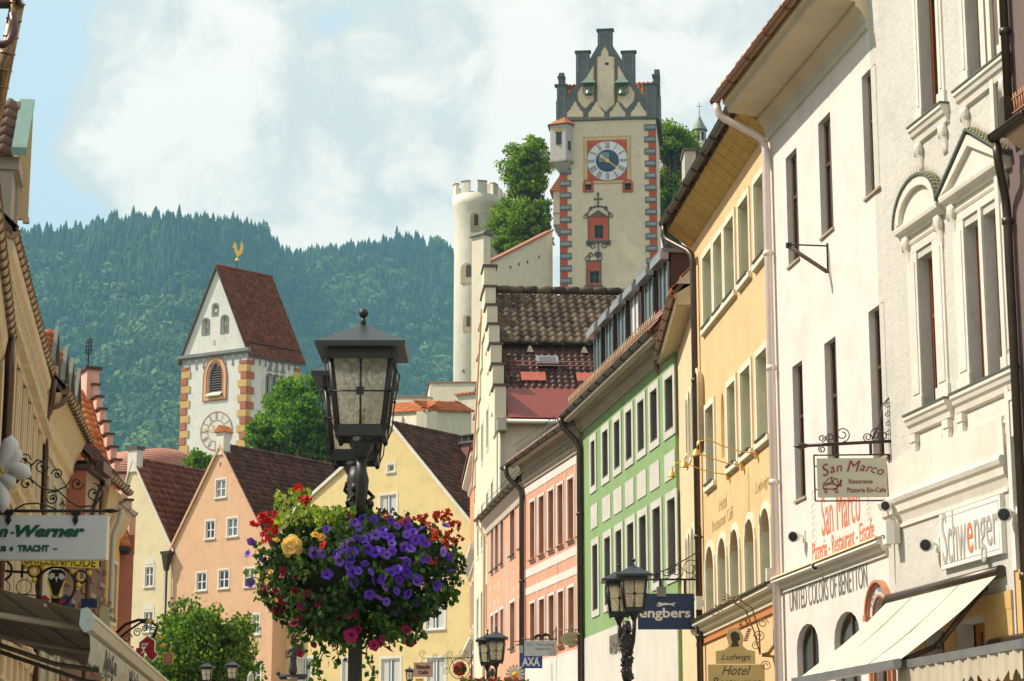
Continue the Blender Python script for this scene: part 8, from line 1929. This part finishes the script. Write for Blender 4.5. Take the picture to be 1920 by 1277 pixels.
# basket itself
m = MB(); m.lathe([(.05, -.22), (.30, -.20), (.42, -.05), (.45, .05)], (0, 0, 0), 20, cap=False); m.build('basket_shell', paint('dark_basket', (.015, .02, .012), .7), FB)
def petunia(r=.036, cup=.35, lobes=5, dbl=False, wav=.10):
    vs, fs, mi = [(0, 0, -.02)], [], []; n = lobes*4
    rings = [(.0, .22, -.012), (0, .55, .002), (0, 1.0, .0)]
    for (_, q, z) in rings:
        for i in range(n):
            a = 2*pi*i/n; lob = 1+(wav*cos(lobes*a) if q > .5 else 0); vs.append((r*q*lob*cos(a), r*q*lob*sin(a), z+(.006*sin(lobes*2*a) if q > .9 else 0)-cup*.0))
    for i in range(n): j = (i+1) % n; fs.append((0, 1+i, 1+j)); mi.append(1)
    for k_ in range(2):
        for i in range(n): j = (i+1) % n; fs.append((1+k_*n+i, 1+(k_+1)*n+i, 1+(k_+1)*n+j, 1+k_*n+j)); mi.append(0)
    return vs, fs, mi
def bloom_mesh(name, mats, r, lobes=5, wav=.1):
    vs, fs, mi = petunia(r, .3, lobes, wav=wav); me = bpy.data.meshes.new(name); me.from_pydata(vs, [], fs); me.polygons.foreach_set('material_index', mi)
    for m_ in mats: me.materials.append(m_)
    me.polygons.foreach_set('use_smooth', [True]*len(fs)); me.update(); return me
def petal(name, c, tr=.35): return leafmat(name, mul(c, .55), c, mul(c, 1.3), tr, .55)
P_pur = [petal('purple_petal', (.13, .04, .56)), petal('purple_throat', (.04, .015, .12))]; P_lil = [petal('lilac_petal', (.22, .10, .64)), P_pur[1]]
P_mag = [petal('magenta_petal', (.42, .012, .14)), petal('magenta_throat', (.05, .002, .03))]; P_dkr = [petal('dark_red_petal', (.20, .008, .03)), P_mag[1]]
P_red = [petal('red_petal', (.62, .02, .015)), petal('red_throat', (.3, .02, .01))]; P_org = [petal('orange_red_petal', (.48, .035, .012)), P_red[1]]
P_yel = [petal('yellow_petal', (.80, .50, .12)), petal('yellow_throat', (.6, .3, .05))]; P_apr = [petal('apricot_petal', (.80, .36, .12)), P_yel[1]]
protos = {k_: bloom_mesh('bloom', ms, r_, lb, wv) for k_, (ms, r_, lb, wv) in dict(pur=(P_pur, .037, 5, .08), lil=(P_lil, .035, 5, .08), mag=(P_mag, .038, 5, .1), dkr=(P_dkr, .036, 5, .1), red=(P_red, .017, 5, .25), org=(P_org, .015, 5, .25), yel=(P_yel, .022, 6, .15), apr=(P_apr, .024, 6, .15)).items()}
def surf(x, y, k_=1.04):
    """point where a sight line meets the basket's rounded front"""
    r_ = ray(x, y).normalized(); o = Vector((0, 0, CZ))-BC; S_ = Vector((1/(RX*k_), 1/(RY*k_), 1/(RZ*k_))); a = Vector((r_.x*S_.x, r_.y*S_.y, r_.z*S_.z)); b = Vector((o.x*S_.x, o.y*S_.y, o.z*S_.z))
    A, B, D = a.dot(a), a.dot(b), b.dot(b)-1; disc_ = B*B-A*D
    t = (-B-sqrt(disc_))/A if disc_ > 0 else -B/A
    return o+r_*t
cnt = {}
def put(kind, p, nrm, sc=1.0, nm=None):
    o = bpy.data.objects.new({'pur': 'purple_petunia', 'lil': 'lilac_petunia', 'mag': 'magenta_petunia', 'dkr': 'dark_red_petunia', 'red': 'red_geranium_floret', 'org': 'orange_floret', 'yel': 'yellow_bloom', 'apr': 'apricot_begonia'}[kind], protos[kind]); C.objects.link(o); o.parent = FB; o.location = p
    n_ = (Vector(nrm).normalized()+Vector((rg.normal(), rg.normal(), rg.normal()))*.5).normalized(); o.rotation_euler = n_.to_track_quat('Z', 'Y').to_euler(); o.scale = (sc,)*3; cnt[kind] = cnt.get(kind, 0)+1
def bloomat(kind, x, y, sc=1.0, k_=1.06):
    p = surf(x, y, k_); put(kind, p, Vector((p.x*.6, p.y*.8-.45, p.z*.8+.0)), sc)
mains = [(636, 1051, 1), (613, 992, 0), (588, 1036, 1), (602, 1037, 1), (613, 1076, 1), (660, 1072, 1), (672, 1070, .8), (664, 1092, .9), (661, 1036, 1), (655, 1018, 1), (668, 1014, 1), (680, 1010, 1), (645, 1026, .8), (690, 1030, 1), (703, 1035, 1), (705, 1002, 1), (722, 1003, .9), (732, 1008, .8), (735, 1018, .8), (735, 1033, .8), (755, 1046, 1), (770, 1028, 1), (778, 1012, 1), (790, 1012, 1), (762, 1002, .8), (775, 998, .8), (793, 1045, 1), (832, 1034, 1), (745, 1067, 1), (733, 1072, 1), (722, 1098, 1), (716, 1085, 1), (748, 1088, .9), (782, 1090, 1), (819, 1098, 1), (693, 1115, 1), (711, 1121, 1), (742, 1146, .9), (764, 1114, .8), (696, 1072, .8), (760, 980, .7), (700, 975, .9), (672, 988, .9), (665, 980, .8), (680, 972, .7), (745, 985, .6), (765, 988, .7), (800, 1020, .7), (836, 985, .8), (845, 1045, .6), (845, 1070, .6), (725, 1040, .8), (744, 1108, .6), (684, 1057, .7), (725, 1128, .6), (710, 1140, .0), (471, 1016, .8), (464, 1038, .7), (469, 1092, .9), (780, 1130, .6)]
for i, (x, y, sc) in enumerate(mains):
    if sc or i == 1: bloomat('lil' if i % 3 == 0 else 'pur', x, y, max(.75, sc)*.95)
for _ in range(26):
    a, r_ = rg.uniform(0, 2*pi), sqrt(rg.random()); bloomat('pur' if rg.random() < .75 else 'lil', 725+110*r_*cos(a), 1030+68*r_*sin(a), rg.uniform(.65, .95), 1.03)
for _ in range(16):
    x_, y_ = rg.uniform(480, 560), rg.uniform(1060, 1150); bloomat('dkr', x_, y_, .7, 1.05)
for _ in range(14):
    x_, y_ = rg.uniform(545, 680), rg.uniform(1120, 1185); bloomat('mag', x_, y_, .9, 1.06)
for _ in range(16):
    a = rg.uniform(.1, pi-.1); el = rg.uniform(-.4, .8); p = Vector((RX*cos(a)*cos(el), RY*sin(a)*cos(el), RZ*sin(el)))*1.05; put('pur', p, p, rg.uniform(.7, 1))
for x, y, sc in ((608, 1171, 1), (598, 1160, 1), (622, 1166, 1), (614, 1184, 1), (600, 1178, 1), (630, 1180, 1), (657, 1192, 1.2), (632, 1146, .9), (655, 1148, .9), (590, 1172, .8), (552, 1168, .9), (560, 1152, .8), (548, 1196, .8), (588, 1208, .7), (628, 1207, .7), (640, 1170, .7), (670, 1180, .7), (552, 1110, .8), (560, 1128, .8), (575, 1112, .7), (563, 1225, .7), (755, 1170, .9), (762, 1180, .9), (702, 1210, .9), (728, 1216, 1), (764, 1200, 1), (772, 1206, .9), (718, 1198, .6), (780, 1158, .7), (650, 962, .8), (658, 966, .7)):
    p = surf(x, y, 1.08) if y < 1150 else at(x, y, 12.78+rg.uniform(-.08, .12))-BC; put('dkr' if (x in (552, 560, 575, 755, 762, 780) or rg.random() < .3) else 'mag', p, Vector((p.x*.5, -.8, rg.normal()*.3)), sc)
def cluster(kind, x, y, rpx, n, Yd=None):
    for _ in range(n):
        a, r_ = rg.uniform(0, 2*pi), rpx*sqrt(rg.random()); xx, yy = x+r_*cos(a), y+r_*sin(a)*.8
        p = (at(xx, yy, Yd+rg.normal()*.02)-BC) if Yd else surf(xx, yy, 1.07+rg.uniform(0, .05)); put(kind, p, Vector((rg.normal()*.6, -.8, .5+rg.normal()*.4)), rg.uniform(.8, 1.2))
cluster('red', 561, 917, 10, 13, 12.8); cluster('red', 573, 940, 12, 13, 12.78)
for x, y, r_, n in ((492, 972, 12, 12), (512, 968, 14, 12), (510, 990, 13, 12), (495, 1008, 10, 8), (478, 985, 8, 5), (607, 1021, 8, 5)): cluster('red', x, y, r_, n)
for x, y, r_, n in ((830, 968, 18, 16), (848, 985, 14, 12), (815, 985, 16, 12), (790, 972, 14, 8), (758, 970, 12, 7), (722, 968, 8, 5), (845, 1010, 18, 14), (825, 1010, 16, 10), (860, 1010, 8, 6), (810, 1050, 12, 4)): cluster('org', x, y, r_, n)
for x, y in ((556, 966), (590, 1002), (603, 1007), (525, 984), (518, 1012), (516, 985), (538, 1038)): bloomat('apr', x, y, 1.0, 1.09)
for x, y in ((827, 1012), (518, 1125), (507, 1072), (832, 975), (500, 1090)): bloomat('yel', x, y, .7, 1.09)
# the big double yellow begonia, built of layered petals
bp = surf(547, 1022, 1.12); m = MB(); rr = random.Random(2)
for ring_, (n, r0, r1, el) in enumerate(((3, .0, .018, 1.2), (6, .006, .034, .9), (8, .012, .048, .55), (9, .016, .060, .2))):
    for i in range(n):
        a = 2*pi*i/n+ring_*.5+rr.uniform(-.1, .1); w_ = .016+.004*ring_; L2_ = r1*rr.uniform(.75, 1.2)
        def Pp(rad_, side): x = rad_*cos(a)-side*sin(a); z = rad_*sin(a)+side*cos(a); return (bp.x+x, bp.y-.02-el*rad_*.6+.01*ring_*.5+rr.uniform(-.009, .009), bp.z+z)
        m.smooth = False; m.poly(Pp(r0, 0), Pp((r0+L2_)*.6, w_), Pp(L2_, w_*.8), Pp(L2_*1.08, 0), Pp(L2_, -w_*.8), Pp((r0+L2_)*.6, -w_))
m.raw = True; m.build('yellow_begonia', petal('begonia_petal', (.82, .55, .20), .3), FB)
# ======================= ground, hills, vegetation, haze =======================
def struct(name, V_, F_, mat):
    o = np_mesh(name, V_, F_, [mat]); o['kind'] = 'structure'; return o
g = plaster('meadow_ground', (.10, .12, .05), .25, grain=3)
struct('ground', [(-2500, -600, 0), (2500, -600, 0), (2500, 3500, 0), (-2500, 3500, 0)], [(0, 1, 2, 3)], g)
pav = plaster('grey_paving', (.26, .24, .21), .2, grain=8, bst=.5)
struct('street', [(-7, -20, .004), (7, -20, .004), (1.5, 56, .004), (-2, 108, .004), (-14, 112, .004), (-9.2, 56, .004)], [(0, 1, 2, 3), (0, 3, 4, 5)], pav)
def slabm(name, pts, z0, z1, mat):
    m = MB(); m.prism(pts, z0, z1, 'z'); o = m.build(name, mat); o['kind'] = 'structure'; return o
slabm('pavement', [(3.2, -10), (7.5, -10), (4.9, 28), (4.1, 33), (3.5, 40), (3.4, 45), (1.8, 54), (.4, 60.5), (-.8, 68), (-1.4, 80), (-2.6, 80), (-1.7, 66), (-.3, 58), (1.0, 50), (2.4, 42), (3.0, 33)], 0, .12, plaster('pale_pavement', (.36, .34, .30), .15, grain=10))
slabm('pavement', [(-5.4, -10), (-3.6, -10), (-6.0, 30), (-7.9, 41), (-8.4, 51), (-9.6, 53), (-9.0, 41), (-7.4, 30), (-5.5, 22)], 0, .12, plaster('pale_pavement', (.36, .34, .30)))
# castle mound
nx, ny = 50, 36; xs = np.linspace(-40, 120, nx); ys = np.linspace(150, 330, ny); XX, YY = np.meshgrid(xs, ys)
def sm(t): t = np.clip(t, 0, 1); return t*t*(3-2*t)
def mound(x, y): return 44*sm((x+22)/34)*sm((y-160)/55)*sm((118-x)/50)*sm((328-y)/50)
ZZ = mound(XX, YY)-.3; ZZ += np.where(ZZ > 1, np.sin(XX*.5)*np.cos(YY*.4)*.5, 0)
idx = np.arange(nx*ny).reshape(ny, nx); Fm = np.stack([idx[:-1, :-1], idx[:-1, 1:], idx[1:, 1:], idx[1:, :-1]], -1).reshape(-1, 4)
struct('castle_hill', np.stack([XX, YY, ZZ], -1).reshape(-1, 3), Fm, plaster('castle_hill_grass', (.07, .10, .03), .3, grain=2))

# ---- forested mountain ----
sky_x = np.array([-700, -200, 0, 35, 110, 150, 200, 250, 300, 400, 470, 490, 520, 560, 600, 680, 760, 800, 835, 860, 950, 1300, 2200])
sky_y = np.array([470, 455, 446, 445, 450, 436, 422, 416, 414, 428, 432, 440, 478, 480, 478, 468, 456, 458, 470, 500, 560, 700, 900])
def fbm(x, y, seed=0, octs=5):
    r_ = 0; a = 1; rs = np.random.default_rng(seed)
    for o in range(octs):
        ph = rs.uniform(0, 6.28, 6); f = 2**o
        r_ = r_+a*(np.sin(x*f+ph[0]+1.3*np.sin(y*f*.7+ph[1]))*np.cos(y*f*.9+ph[2]+1.1*np.sin(x*f*.6+ph[3]))); a *= .52
    return r_/2
def ridge_Y(xc): return 2450+350*sm((xc-430)/140)+40*np.sin(xc/60)
def hill_pt(xc, t):
    """xc: azimuth column, t: 0 at the foot, 1 on the ridge, >1 behind"""
    Yr = ridge_Y(xc); Y0 = 1000.0; Y_ = Y0+(Yr-Y0)*t
    X_ = (xc-960)/4010*Y_
    er = (1529.5-np.interp(xc, sky_x, sky_y)-0)/4100.0      # slope of the sight line to the ridge
    e = np.where(t <= 1, .03+(er*1.012-.03)*(.22*t+.78*sm(t*.5+.0)*2*.5+0*t) if False else .02+(er-.02)*np.clip(t, 0, 1)**1.25, er-(t-1)*.45)
    z = e*Y_+CZ
    n_ = (fbm(X_/190, Y_/240, 3)*52+(np.abs(np.sin(X_/150+.8*np.sin(Y_/420)+1))-.6)*60*(1-.4*np.clip(t, 0, 1)))*np.clip(t*(1.12-t)*4, 0, 1)+fbm(X_/60, Y_/90, 4)*9*np.clip((1.05-t)*6, 0, 1)
    z = z+n_*np.clip((1.0-t)*4+.12, 0, 1); return X_, Y_, z
xc = np.linspace(-420, 1500, 150); tt = np.concatenate([np.linspace(-.12, 1, 80), np.linspace(1.03, 1.25, 8)])
XC, TT = np.meshgrid(xc, tt); X_, Y_, Z_ = hill_pt(XC, TT); Z_ = np.where(TT < 0, -3, Z_)
idx = np.arange(X_.size).reshape(X_.shape); Fh = np.stack([idx[:-1, :-1], idx[:-1, 1:], idx[1:, 1:], idx[1:, :-1]], -1).reshape(-1, 4)
struct('hills', np.stack([X_, Y_, Z_], -1).reshape(-1, 3), Fh, plaster('forest_floor', (.035, .055, .02), .3, grain=.2))
# trees of the forest: layered ragged cones and clumpy broadleaf crowns, one mass
rf = np.random.default_rng(21)
def conifer(rng):
    V_, F_ = [], []; L = 7
    for l in range(L):
        z0 = .10+.82*l/L; z1 = z0+.26-.008*l; r0 = .235*(1-l/L)**.85+.025; n = 7; base = len(V_); V_.append((0, 0, min(1.0, z1)))
        for i in range(n*2): a = pi*i/n+l; rr_ = r0*(1.0 if i % 2 else .55)*rng.uniform(.8, 1.2); V_.append((rr_*cos(a), rr_*sin(a), z0-(.03 if i % 2 else -.02)))
        for i in range(n*2): F_.append((base, base+1+i, base+1+(i+1) % (n*2)))
    return np.array(V_), np.array(F_)
def broad(rng):
    V_, F_ = [], []
    for k in range(105):
        d = rng.normal(size=3); d /= np.linalg.norm(d); d[2] = d[2]*.9; c = d*np.array([.40, .40, .36])*rng.uniform(.7, 1.05)+np.array([0, 0, .58]); c[:2] *= 1.12-.35*max(0, (c[2]-.55))*2
        n_ = d+rng.normal(size=3)*.5; n_ /= np.linalg.norm(n_); t = np.cross(n_, rng.normal(size=3)); t /= np.linalg.norm(t); b = np.cross(n_, t); s = rng.uniform(.06, .115); i = len(V_)
        V_ += [c+t*s, c+b*s*.9, c-t*s, c-b*s*.9]; F_ += [(i, i+1, i+2), (i, i+2, i+3)]
    return np.array(V_), np.array(F_)
def forest(name, N, kinds, hs, mat, tfun, xr, seed, wid=1.0):
    r_ = np.random.default_rng(seed); xc = r_.uniform(xr[0], xr[1], N*2); t = tfun(r_, N*2)
    X_, Y_, Z_ = hill_pt(xc, t); dens = fbm(X_/130, Y_/170, seed % 5+7); keep = (dens+r_.normal(0, .28, N*2)) > (-.05 if kinds == 'c' else .12); 
    if kinds == 'b': keep = (dens*-1+r_.normal(0, .25, N*2)) > -.02
    X_, Y_, Z_, t = X_[keep][:N], Y_[keep][:N], Z_[keep][:N], t[keep][:N]; N = len(X_)
    Vs, Fs, off = [], [], 0; var = [(conifer if kinds == 'c' else broad)(np.random.default_rng(50+i)) for i in range(6)]; which = r_.integers(0, 6, N)
    for k in range(6):
        m = which == k; n = m.sum(); 
        if not n: continue
        V0, F0 = var[k]; h = r_.uniform(hs[0], hs[1], n)*np.where(r_.random(n) < .12, 1.3, 1); a = r_.uniform(0, 6.28, n); w = h*r_.uniform(.85, 1.2, n)*wid
        P = np.zeros((n, len(V0), 3)); P[..., 0] = (V0[:, 0]*np.cos(a)[:, None]-V0[:, 1]*np.sin(a)[:, None])*w[:, None]+X_[m][:, None]; P[..., 1] = (V0[:, 0]*np.sin(a)[:, None]+V0[:, 1]*np.cos(a)[:, None])*w[:, None]+Y_[m][:, None]; P[..., 2] = V0[:, 2]*h[:, None]+Z_[m][:, None]-1.0
        Vs.append(P.reshape(-1, 3)); Fs.append((F0[None]+(np.arange(n)*len(V0))[:, None, None]+off).reshape(-1, 3)); off += n*len(V0)
    o = np_mesh(name, np.concatenate(Vs), np.concatenate(Fs), [mat]); o['kind'] = 'stuff'; return o
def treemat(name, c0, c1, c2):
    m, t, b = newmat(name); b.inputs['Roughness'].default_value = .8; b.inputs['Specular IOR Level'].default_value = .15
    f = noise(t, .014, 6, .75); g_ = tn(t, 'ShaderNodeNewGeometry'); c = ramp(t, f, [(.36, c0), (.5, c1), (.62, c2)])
    c = mixc(t, g_.outputs['Random Per Island'], mul(c0, .8) if False else mixc(t, .45, c, c0), c); c = mixc(t, ramp(t, noise(t, .0045, 4, .6), [(.38, (0, 0, 0)), (.62, (1, 1, 1))]), mixc(t, .45, c, mul(c0, .7)), c); t.links.new(c, b.inputs['Base Color']); return m  # broad dark patches paint the hill's shaded folds into the crown colour
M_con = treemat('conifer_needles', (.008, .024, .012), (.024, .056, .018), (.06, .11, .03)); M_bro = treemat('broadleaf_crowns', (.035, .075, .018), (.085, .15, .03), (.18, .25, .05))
xr = (-60, 960)
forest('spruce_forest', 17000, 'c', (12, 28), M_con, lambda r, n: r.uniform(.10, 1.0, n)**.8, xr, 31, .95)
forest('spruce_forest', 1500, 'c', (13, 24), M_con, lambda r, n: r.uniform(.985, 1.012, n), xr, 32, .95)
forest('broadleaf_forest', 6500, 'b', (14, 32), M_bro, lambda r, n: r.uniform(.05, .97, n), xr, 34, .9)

# ---- single trees ----
def tree(name, label, base, crown_c, R_, leaf, N, mats, seed, clumps=26, trunk_r=.18, group=None, gaps=.0, flat=.0, label_cat='tree'):
    rng = np.random.default_rng(seed); r = empty(name, label, label_cat, base, 0, group); B = Vector(base); clumps = int(clumps*2.0); cc = Vector(crown_c)-B
    tr_ = MB(); tr_.tube([(0, 0, 0), (.05*R_[0], 0, cc.z*.35), (cc.x*.6, cc.y*.6, cc.z*.7), (cc.x, cc.y, cc.z+R_[2]*.5)], [trunk_r, trunk_r*.8, trunk_r*.6, trunk_r*.2], 8)
    pos = []; per = N//clumps
    for k in range(clumps):
        d = rng.normal(size=3); d /= np.linalg.norm(d); rad = rng.uniform(.15, 1.0)**.55; wob = 1+.18*sin(3*atan2(d[1], d[0])+seed)+.12*cos(4*d[2]*2+seed)
        c = np.array([d[0]*R_[0], d[1]*R_[1], d[2]*R_[2]])*rad*wob*.86; s = min(R_[0], R_[2])*rng.uniform(.22, .40)
        a = Vector((cc.x*.6, cc.y*.6, cc.z*.6+R_[2]*.1)); e = Vector((cc.x+c[0], cc.y+c[1], cc.z+c[2])); tr_.tube([a, a.lerp(e, .5)+Vector((0, 0, R_[2]*.08)), e], [trunk_r*.35, trunk_r*.2, trunk_r*.05], 5)
        n = int(per*rng.uniform(.6, 1.4)); q = rng.normal(size=(n, 3)); q /= np.linalg.norm(q, axis=1)[:, None]; q *= (s*rng.uniform(.45, 1.15, (n, 1))); q[:, 2] *= .75; pos.append(q+c+np.array(cc))
    tr_.build('trunk', paint('tree_bark', (.09, .065, .045), .85, .3, 0, 6, .5), r)
    leafcloud(np.concatenate(pos), leaf, 'crown', mats, r, rng, up=.55)
    return r
M_lf = leafmat('linden_leaves', (.025, .065, .009), (.09, .18, .02), (.27, .38, .045), .42); M_lf2 = leafmat('dark_maple_leaves', (.05, .11, .012), (.17, .27, .028), (.34, .44, .05), .48); M_lf3 = leafmat('bright_ash_leaves', (.04, .11, .016), (.13, .25, .03), (.27, .40, .06), .45)
c = at(380, 1222, 84); tree('street_tree', 'leafy green street tree in front of the peach house', (c.x, 84, 0), c, (2.25, 2.0, 2.1), .17, 17000, M_lf, 1, 46)
c = at(548, 778, 158); tree('ash_tree', 'bright green tree right of the church tower', (c.x, 158, 0), c, (2.7, 2.4, 3.3), .32, 10000, M_lf3, 2, 40, .3)
c = at(600, 830, 160); tree('ash_tree', 'bright green tree half hidden behind the large lantern', (c.x, 160, 0), c, (2.4, 2.2, 2.4), .32, 6000, M_lf3, 3, 26, .3)
c = at(500, 822, 156); tree('ash_tree', 'low bright green tree crown behind the dark peach house roof', (c.x, 156, 0), c, (1.9, 1.8, 1.6), .3, 4500, M_lf3, 4, 20, .25)
c = at(372, 866, 150); tree('small_tree', 'small green tree at the foot of the church tower', (c.x, 150, 0), c, (1.1, 1.0, .95), .18, 2200, M_lf3, 5, 14, .15)
for i, (x, y, Yd, rx, rz, n, lb) in enumerate(((992, 325, 240, 2.9, 4.7, 16000, 'tall castle tree against the left flank of the clock tower'), (968, 420, 238, 3.0, 3.4, 14000, 'broad castle tree beside the battlement wall'), (1012, 420, 237, 1.6, 3.4, 8000, 'castle tree low beside the clock tower oriel'), (950, 462, 236, 1.8, 1.4, 5000, 'low castle tree above the sloping castle wall'))):
    c = at(x, y, Yd); tree('castle_tree', lb, (c.x, Yd, float(mound(c.x, Yd))), c, (rx, rx*.9, rz), .30, n, M_lf2, 11+i, max(18, n//300), .35, 'trees on the castle hill')
for i, (x, y, Yd, rx, rz, n, lb) in enumerate(((1262, 270, 246, 2.9, 3.2, 14000, 'airy castle tree at the top right of the clock tower'), (1258, 365, 246, 2.6, 4.6, 14000, 'castle tree lower down right of the clock tower'), (1292, 300, 250, 1.9, 2.6, 7000, 'castle tree just left of the copper turret'))):
    c = at(x, y, Yd); tree('castle_tree', lb, (c.x, Yd, float(mound(c.x, Yd))), c, (rx, rx*.9, rz), .30, n, M_lf2, 21+i, max(18, n//300), .35, 'trees on the castle hill')
# skyline trees on the ridge that stand clear
for i, (x, h, lb) in enumerate(((490, 30, 'lone spindly tree on the ridge dip left of the skyline gap'), (820, 34, 'ragged tall tree on the ridge beside the round tower'))):
    X_, Y_, Z_ = [float(v) for v in hill_pt(np.array([float(x)]), np.array([.995]))[0:1]] if False else [float(a[0]) for a in hill_pt(np.array([float(x)]), np.array([.99]))]
    tree('ridge_tree', lb, (X_, Y_, Z_-2), (X_, Y_, Z_+h*.62), (h*.26, h*.26, h*.36), 2.2, 700, M_lf2, 41+i, 16, .6)
# flower box at the bottom edge near the pink house
fb = at(925, 1277, 41); FBX = empty('flower_tub', 'flower tub of pink and yellow flowers at the bottom edge below the street lamp', 'flower tub', (fb.x, 41, fb.z-.35))
rg2 = np.random.default_rng(8); N = 1400; pp_ = np.stack([rg2.uniform(-.65, .65, N), rg2.uniform(-.25, .25, N), rg2.uniform(-.05, .38, N)], 1); o = leafcloud(pp_, .07, 'foliage', leafmat('basket_leaves_light', (.02, .06, .01), (.05, .12, .02), (.1, .2, .03)), FBX, rg2); o['kind'] = 'stuff'
m = MB(); m.frustum((0, 0, -.45), .9, .4, (0, 0, .1), 1.2, .55); m.build('tub', paint('dark_basket', (.015, .02, .012)), FBX)
for k in range(70):
    kd = ['red', 'org', 'yel', 'mag'][int(rg2.integers(0, 4))]; o = bpy.data.objects.new('tub_bloom', protos[kd]); C.objects.link(o); o.parent = FBX; o.location = (rg2.uniform(-.65, .65), rg2.uniform(-.32, -.1), rg2.uniform(.1, .42)); o.rotation_euler = (radians(70)+rg2.normal()*.3, rg2.normal()*.3, rg2.normal()*.4); s_ = 1.6 if kd in ('red', 'org') else .9; o.scale = (s_,)*3
# daisy sculpture and round flower basket on the cafe ironwork
dp = at(966, 1264, 50); e = empty('daisy_ornament', 'pale round daisy ornament with orange centre at the bottom edge', 'ornament', dp)
m = MB(); 
for i in range(14):
    a = 2*pi*i/14; m.prism([(.05*cos(a-.3), .05*sin(a-.3)), (.2*cos(a-.16), .2*sin(a-.16)), (.23*cos(a), .23*sin(a)), (.2*cos(a+.16), .2*sin(a+.16)), (.05*cos(a+.3), .05*sin(a+.3))], .002*(i % 3), .02+.002*(i % 3))
m.build('petals', paint('daisy_white', (.6, .6, .55), .6), e); m = MB(); m.sphere((.0, -.0, -.02), .085, 12, .9); m.build('centre', paint('daisy_orange', (.7, .35, .02), .5), e)
wp = at(862, 1254, 79); e = empty('hanging_flower_ball', 'round hanging basket of red and orange flowers in scrolled iron beside the orange house', 'flower basket', wp)
N = 900; d = rg2.normal(size=(N, 3)); d /= np.linalg.norm(d, axis=1)[:, None]; o = leafcloud(d*.24*rg2.uniform(.6, 1, (N, 1)), .07, 'foliage', leafmat('basket_leaves', (.01, .03, .006), (.03, .085, .012), (.1, .17, .025)), e, rg2); o['kind'] = 'stuff'
for k in range(45):
    d = rg2.normal(size=3); d[1] = -abs(d[1]); d /= np.linalg.norm(d); o = bpy.data.objects.new('bloom', protos['red' if k % 2 else 'org']); C.objects.link(o); o.parent = e; o.location = Vector(d*.26); o.rotation_euler = Vector(d).to_track_quat('Z', 'Y').to_euler(); o.scale = (2.2,)*3
m = MB(); m.tube([(.36*cos(2*pi*i/30), 0, .36*sin(2*pi*i/30)) for i in range(30)], .014, 5, closed=True)
for cx, cz, r_, s_ in ((.1, .52, .17, 1), (-.35, .5, .14, -1), (-.55, .38, .12, 1), (-.48, -.1, .14, 1), (.3, -.42, .12, -1)): scroll(m, cx, cz, r_, s_, 0, 1.7, .016)
m.tube([(.42, 0, .9), (.42, 0, -.6)], .02, 5); m.build('scrolled_hoop', IRON, e)

# ---- haze ----
hz = bpy.data.materials.new('haze'); hz.use_nodes = True; ht = hz.node_tree; ht.nodes.clear(); ho = ht.nodes.new('ShaderNodeOutputMaterial'); pv = ht.nodes.new('ShaderNodeVolumePrincipled'); ht.links.new(pv.outputs[0], ho.inputs['Volume'])
pv.inputs['Color'].default_value = (.24, .56, .74, 1); pv.inputs['Density'].default_value = HAZE; pv.inputs['Anisotropy'].default_value = .2
m = MB(); m.box(-2550, 2550, -620, 3550, -4.5, 860); o = m.build('haze', hz); o['kind'] = 'stuff'
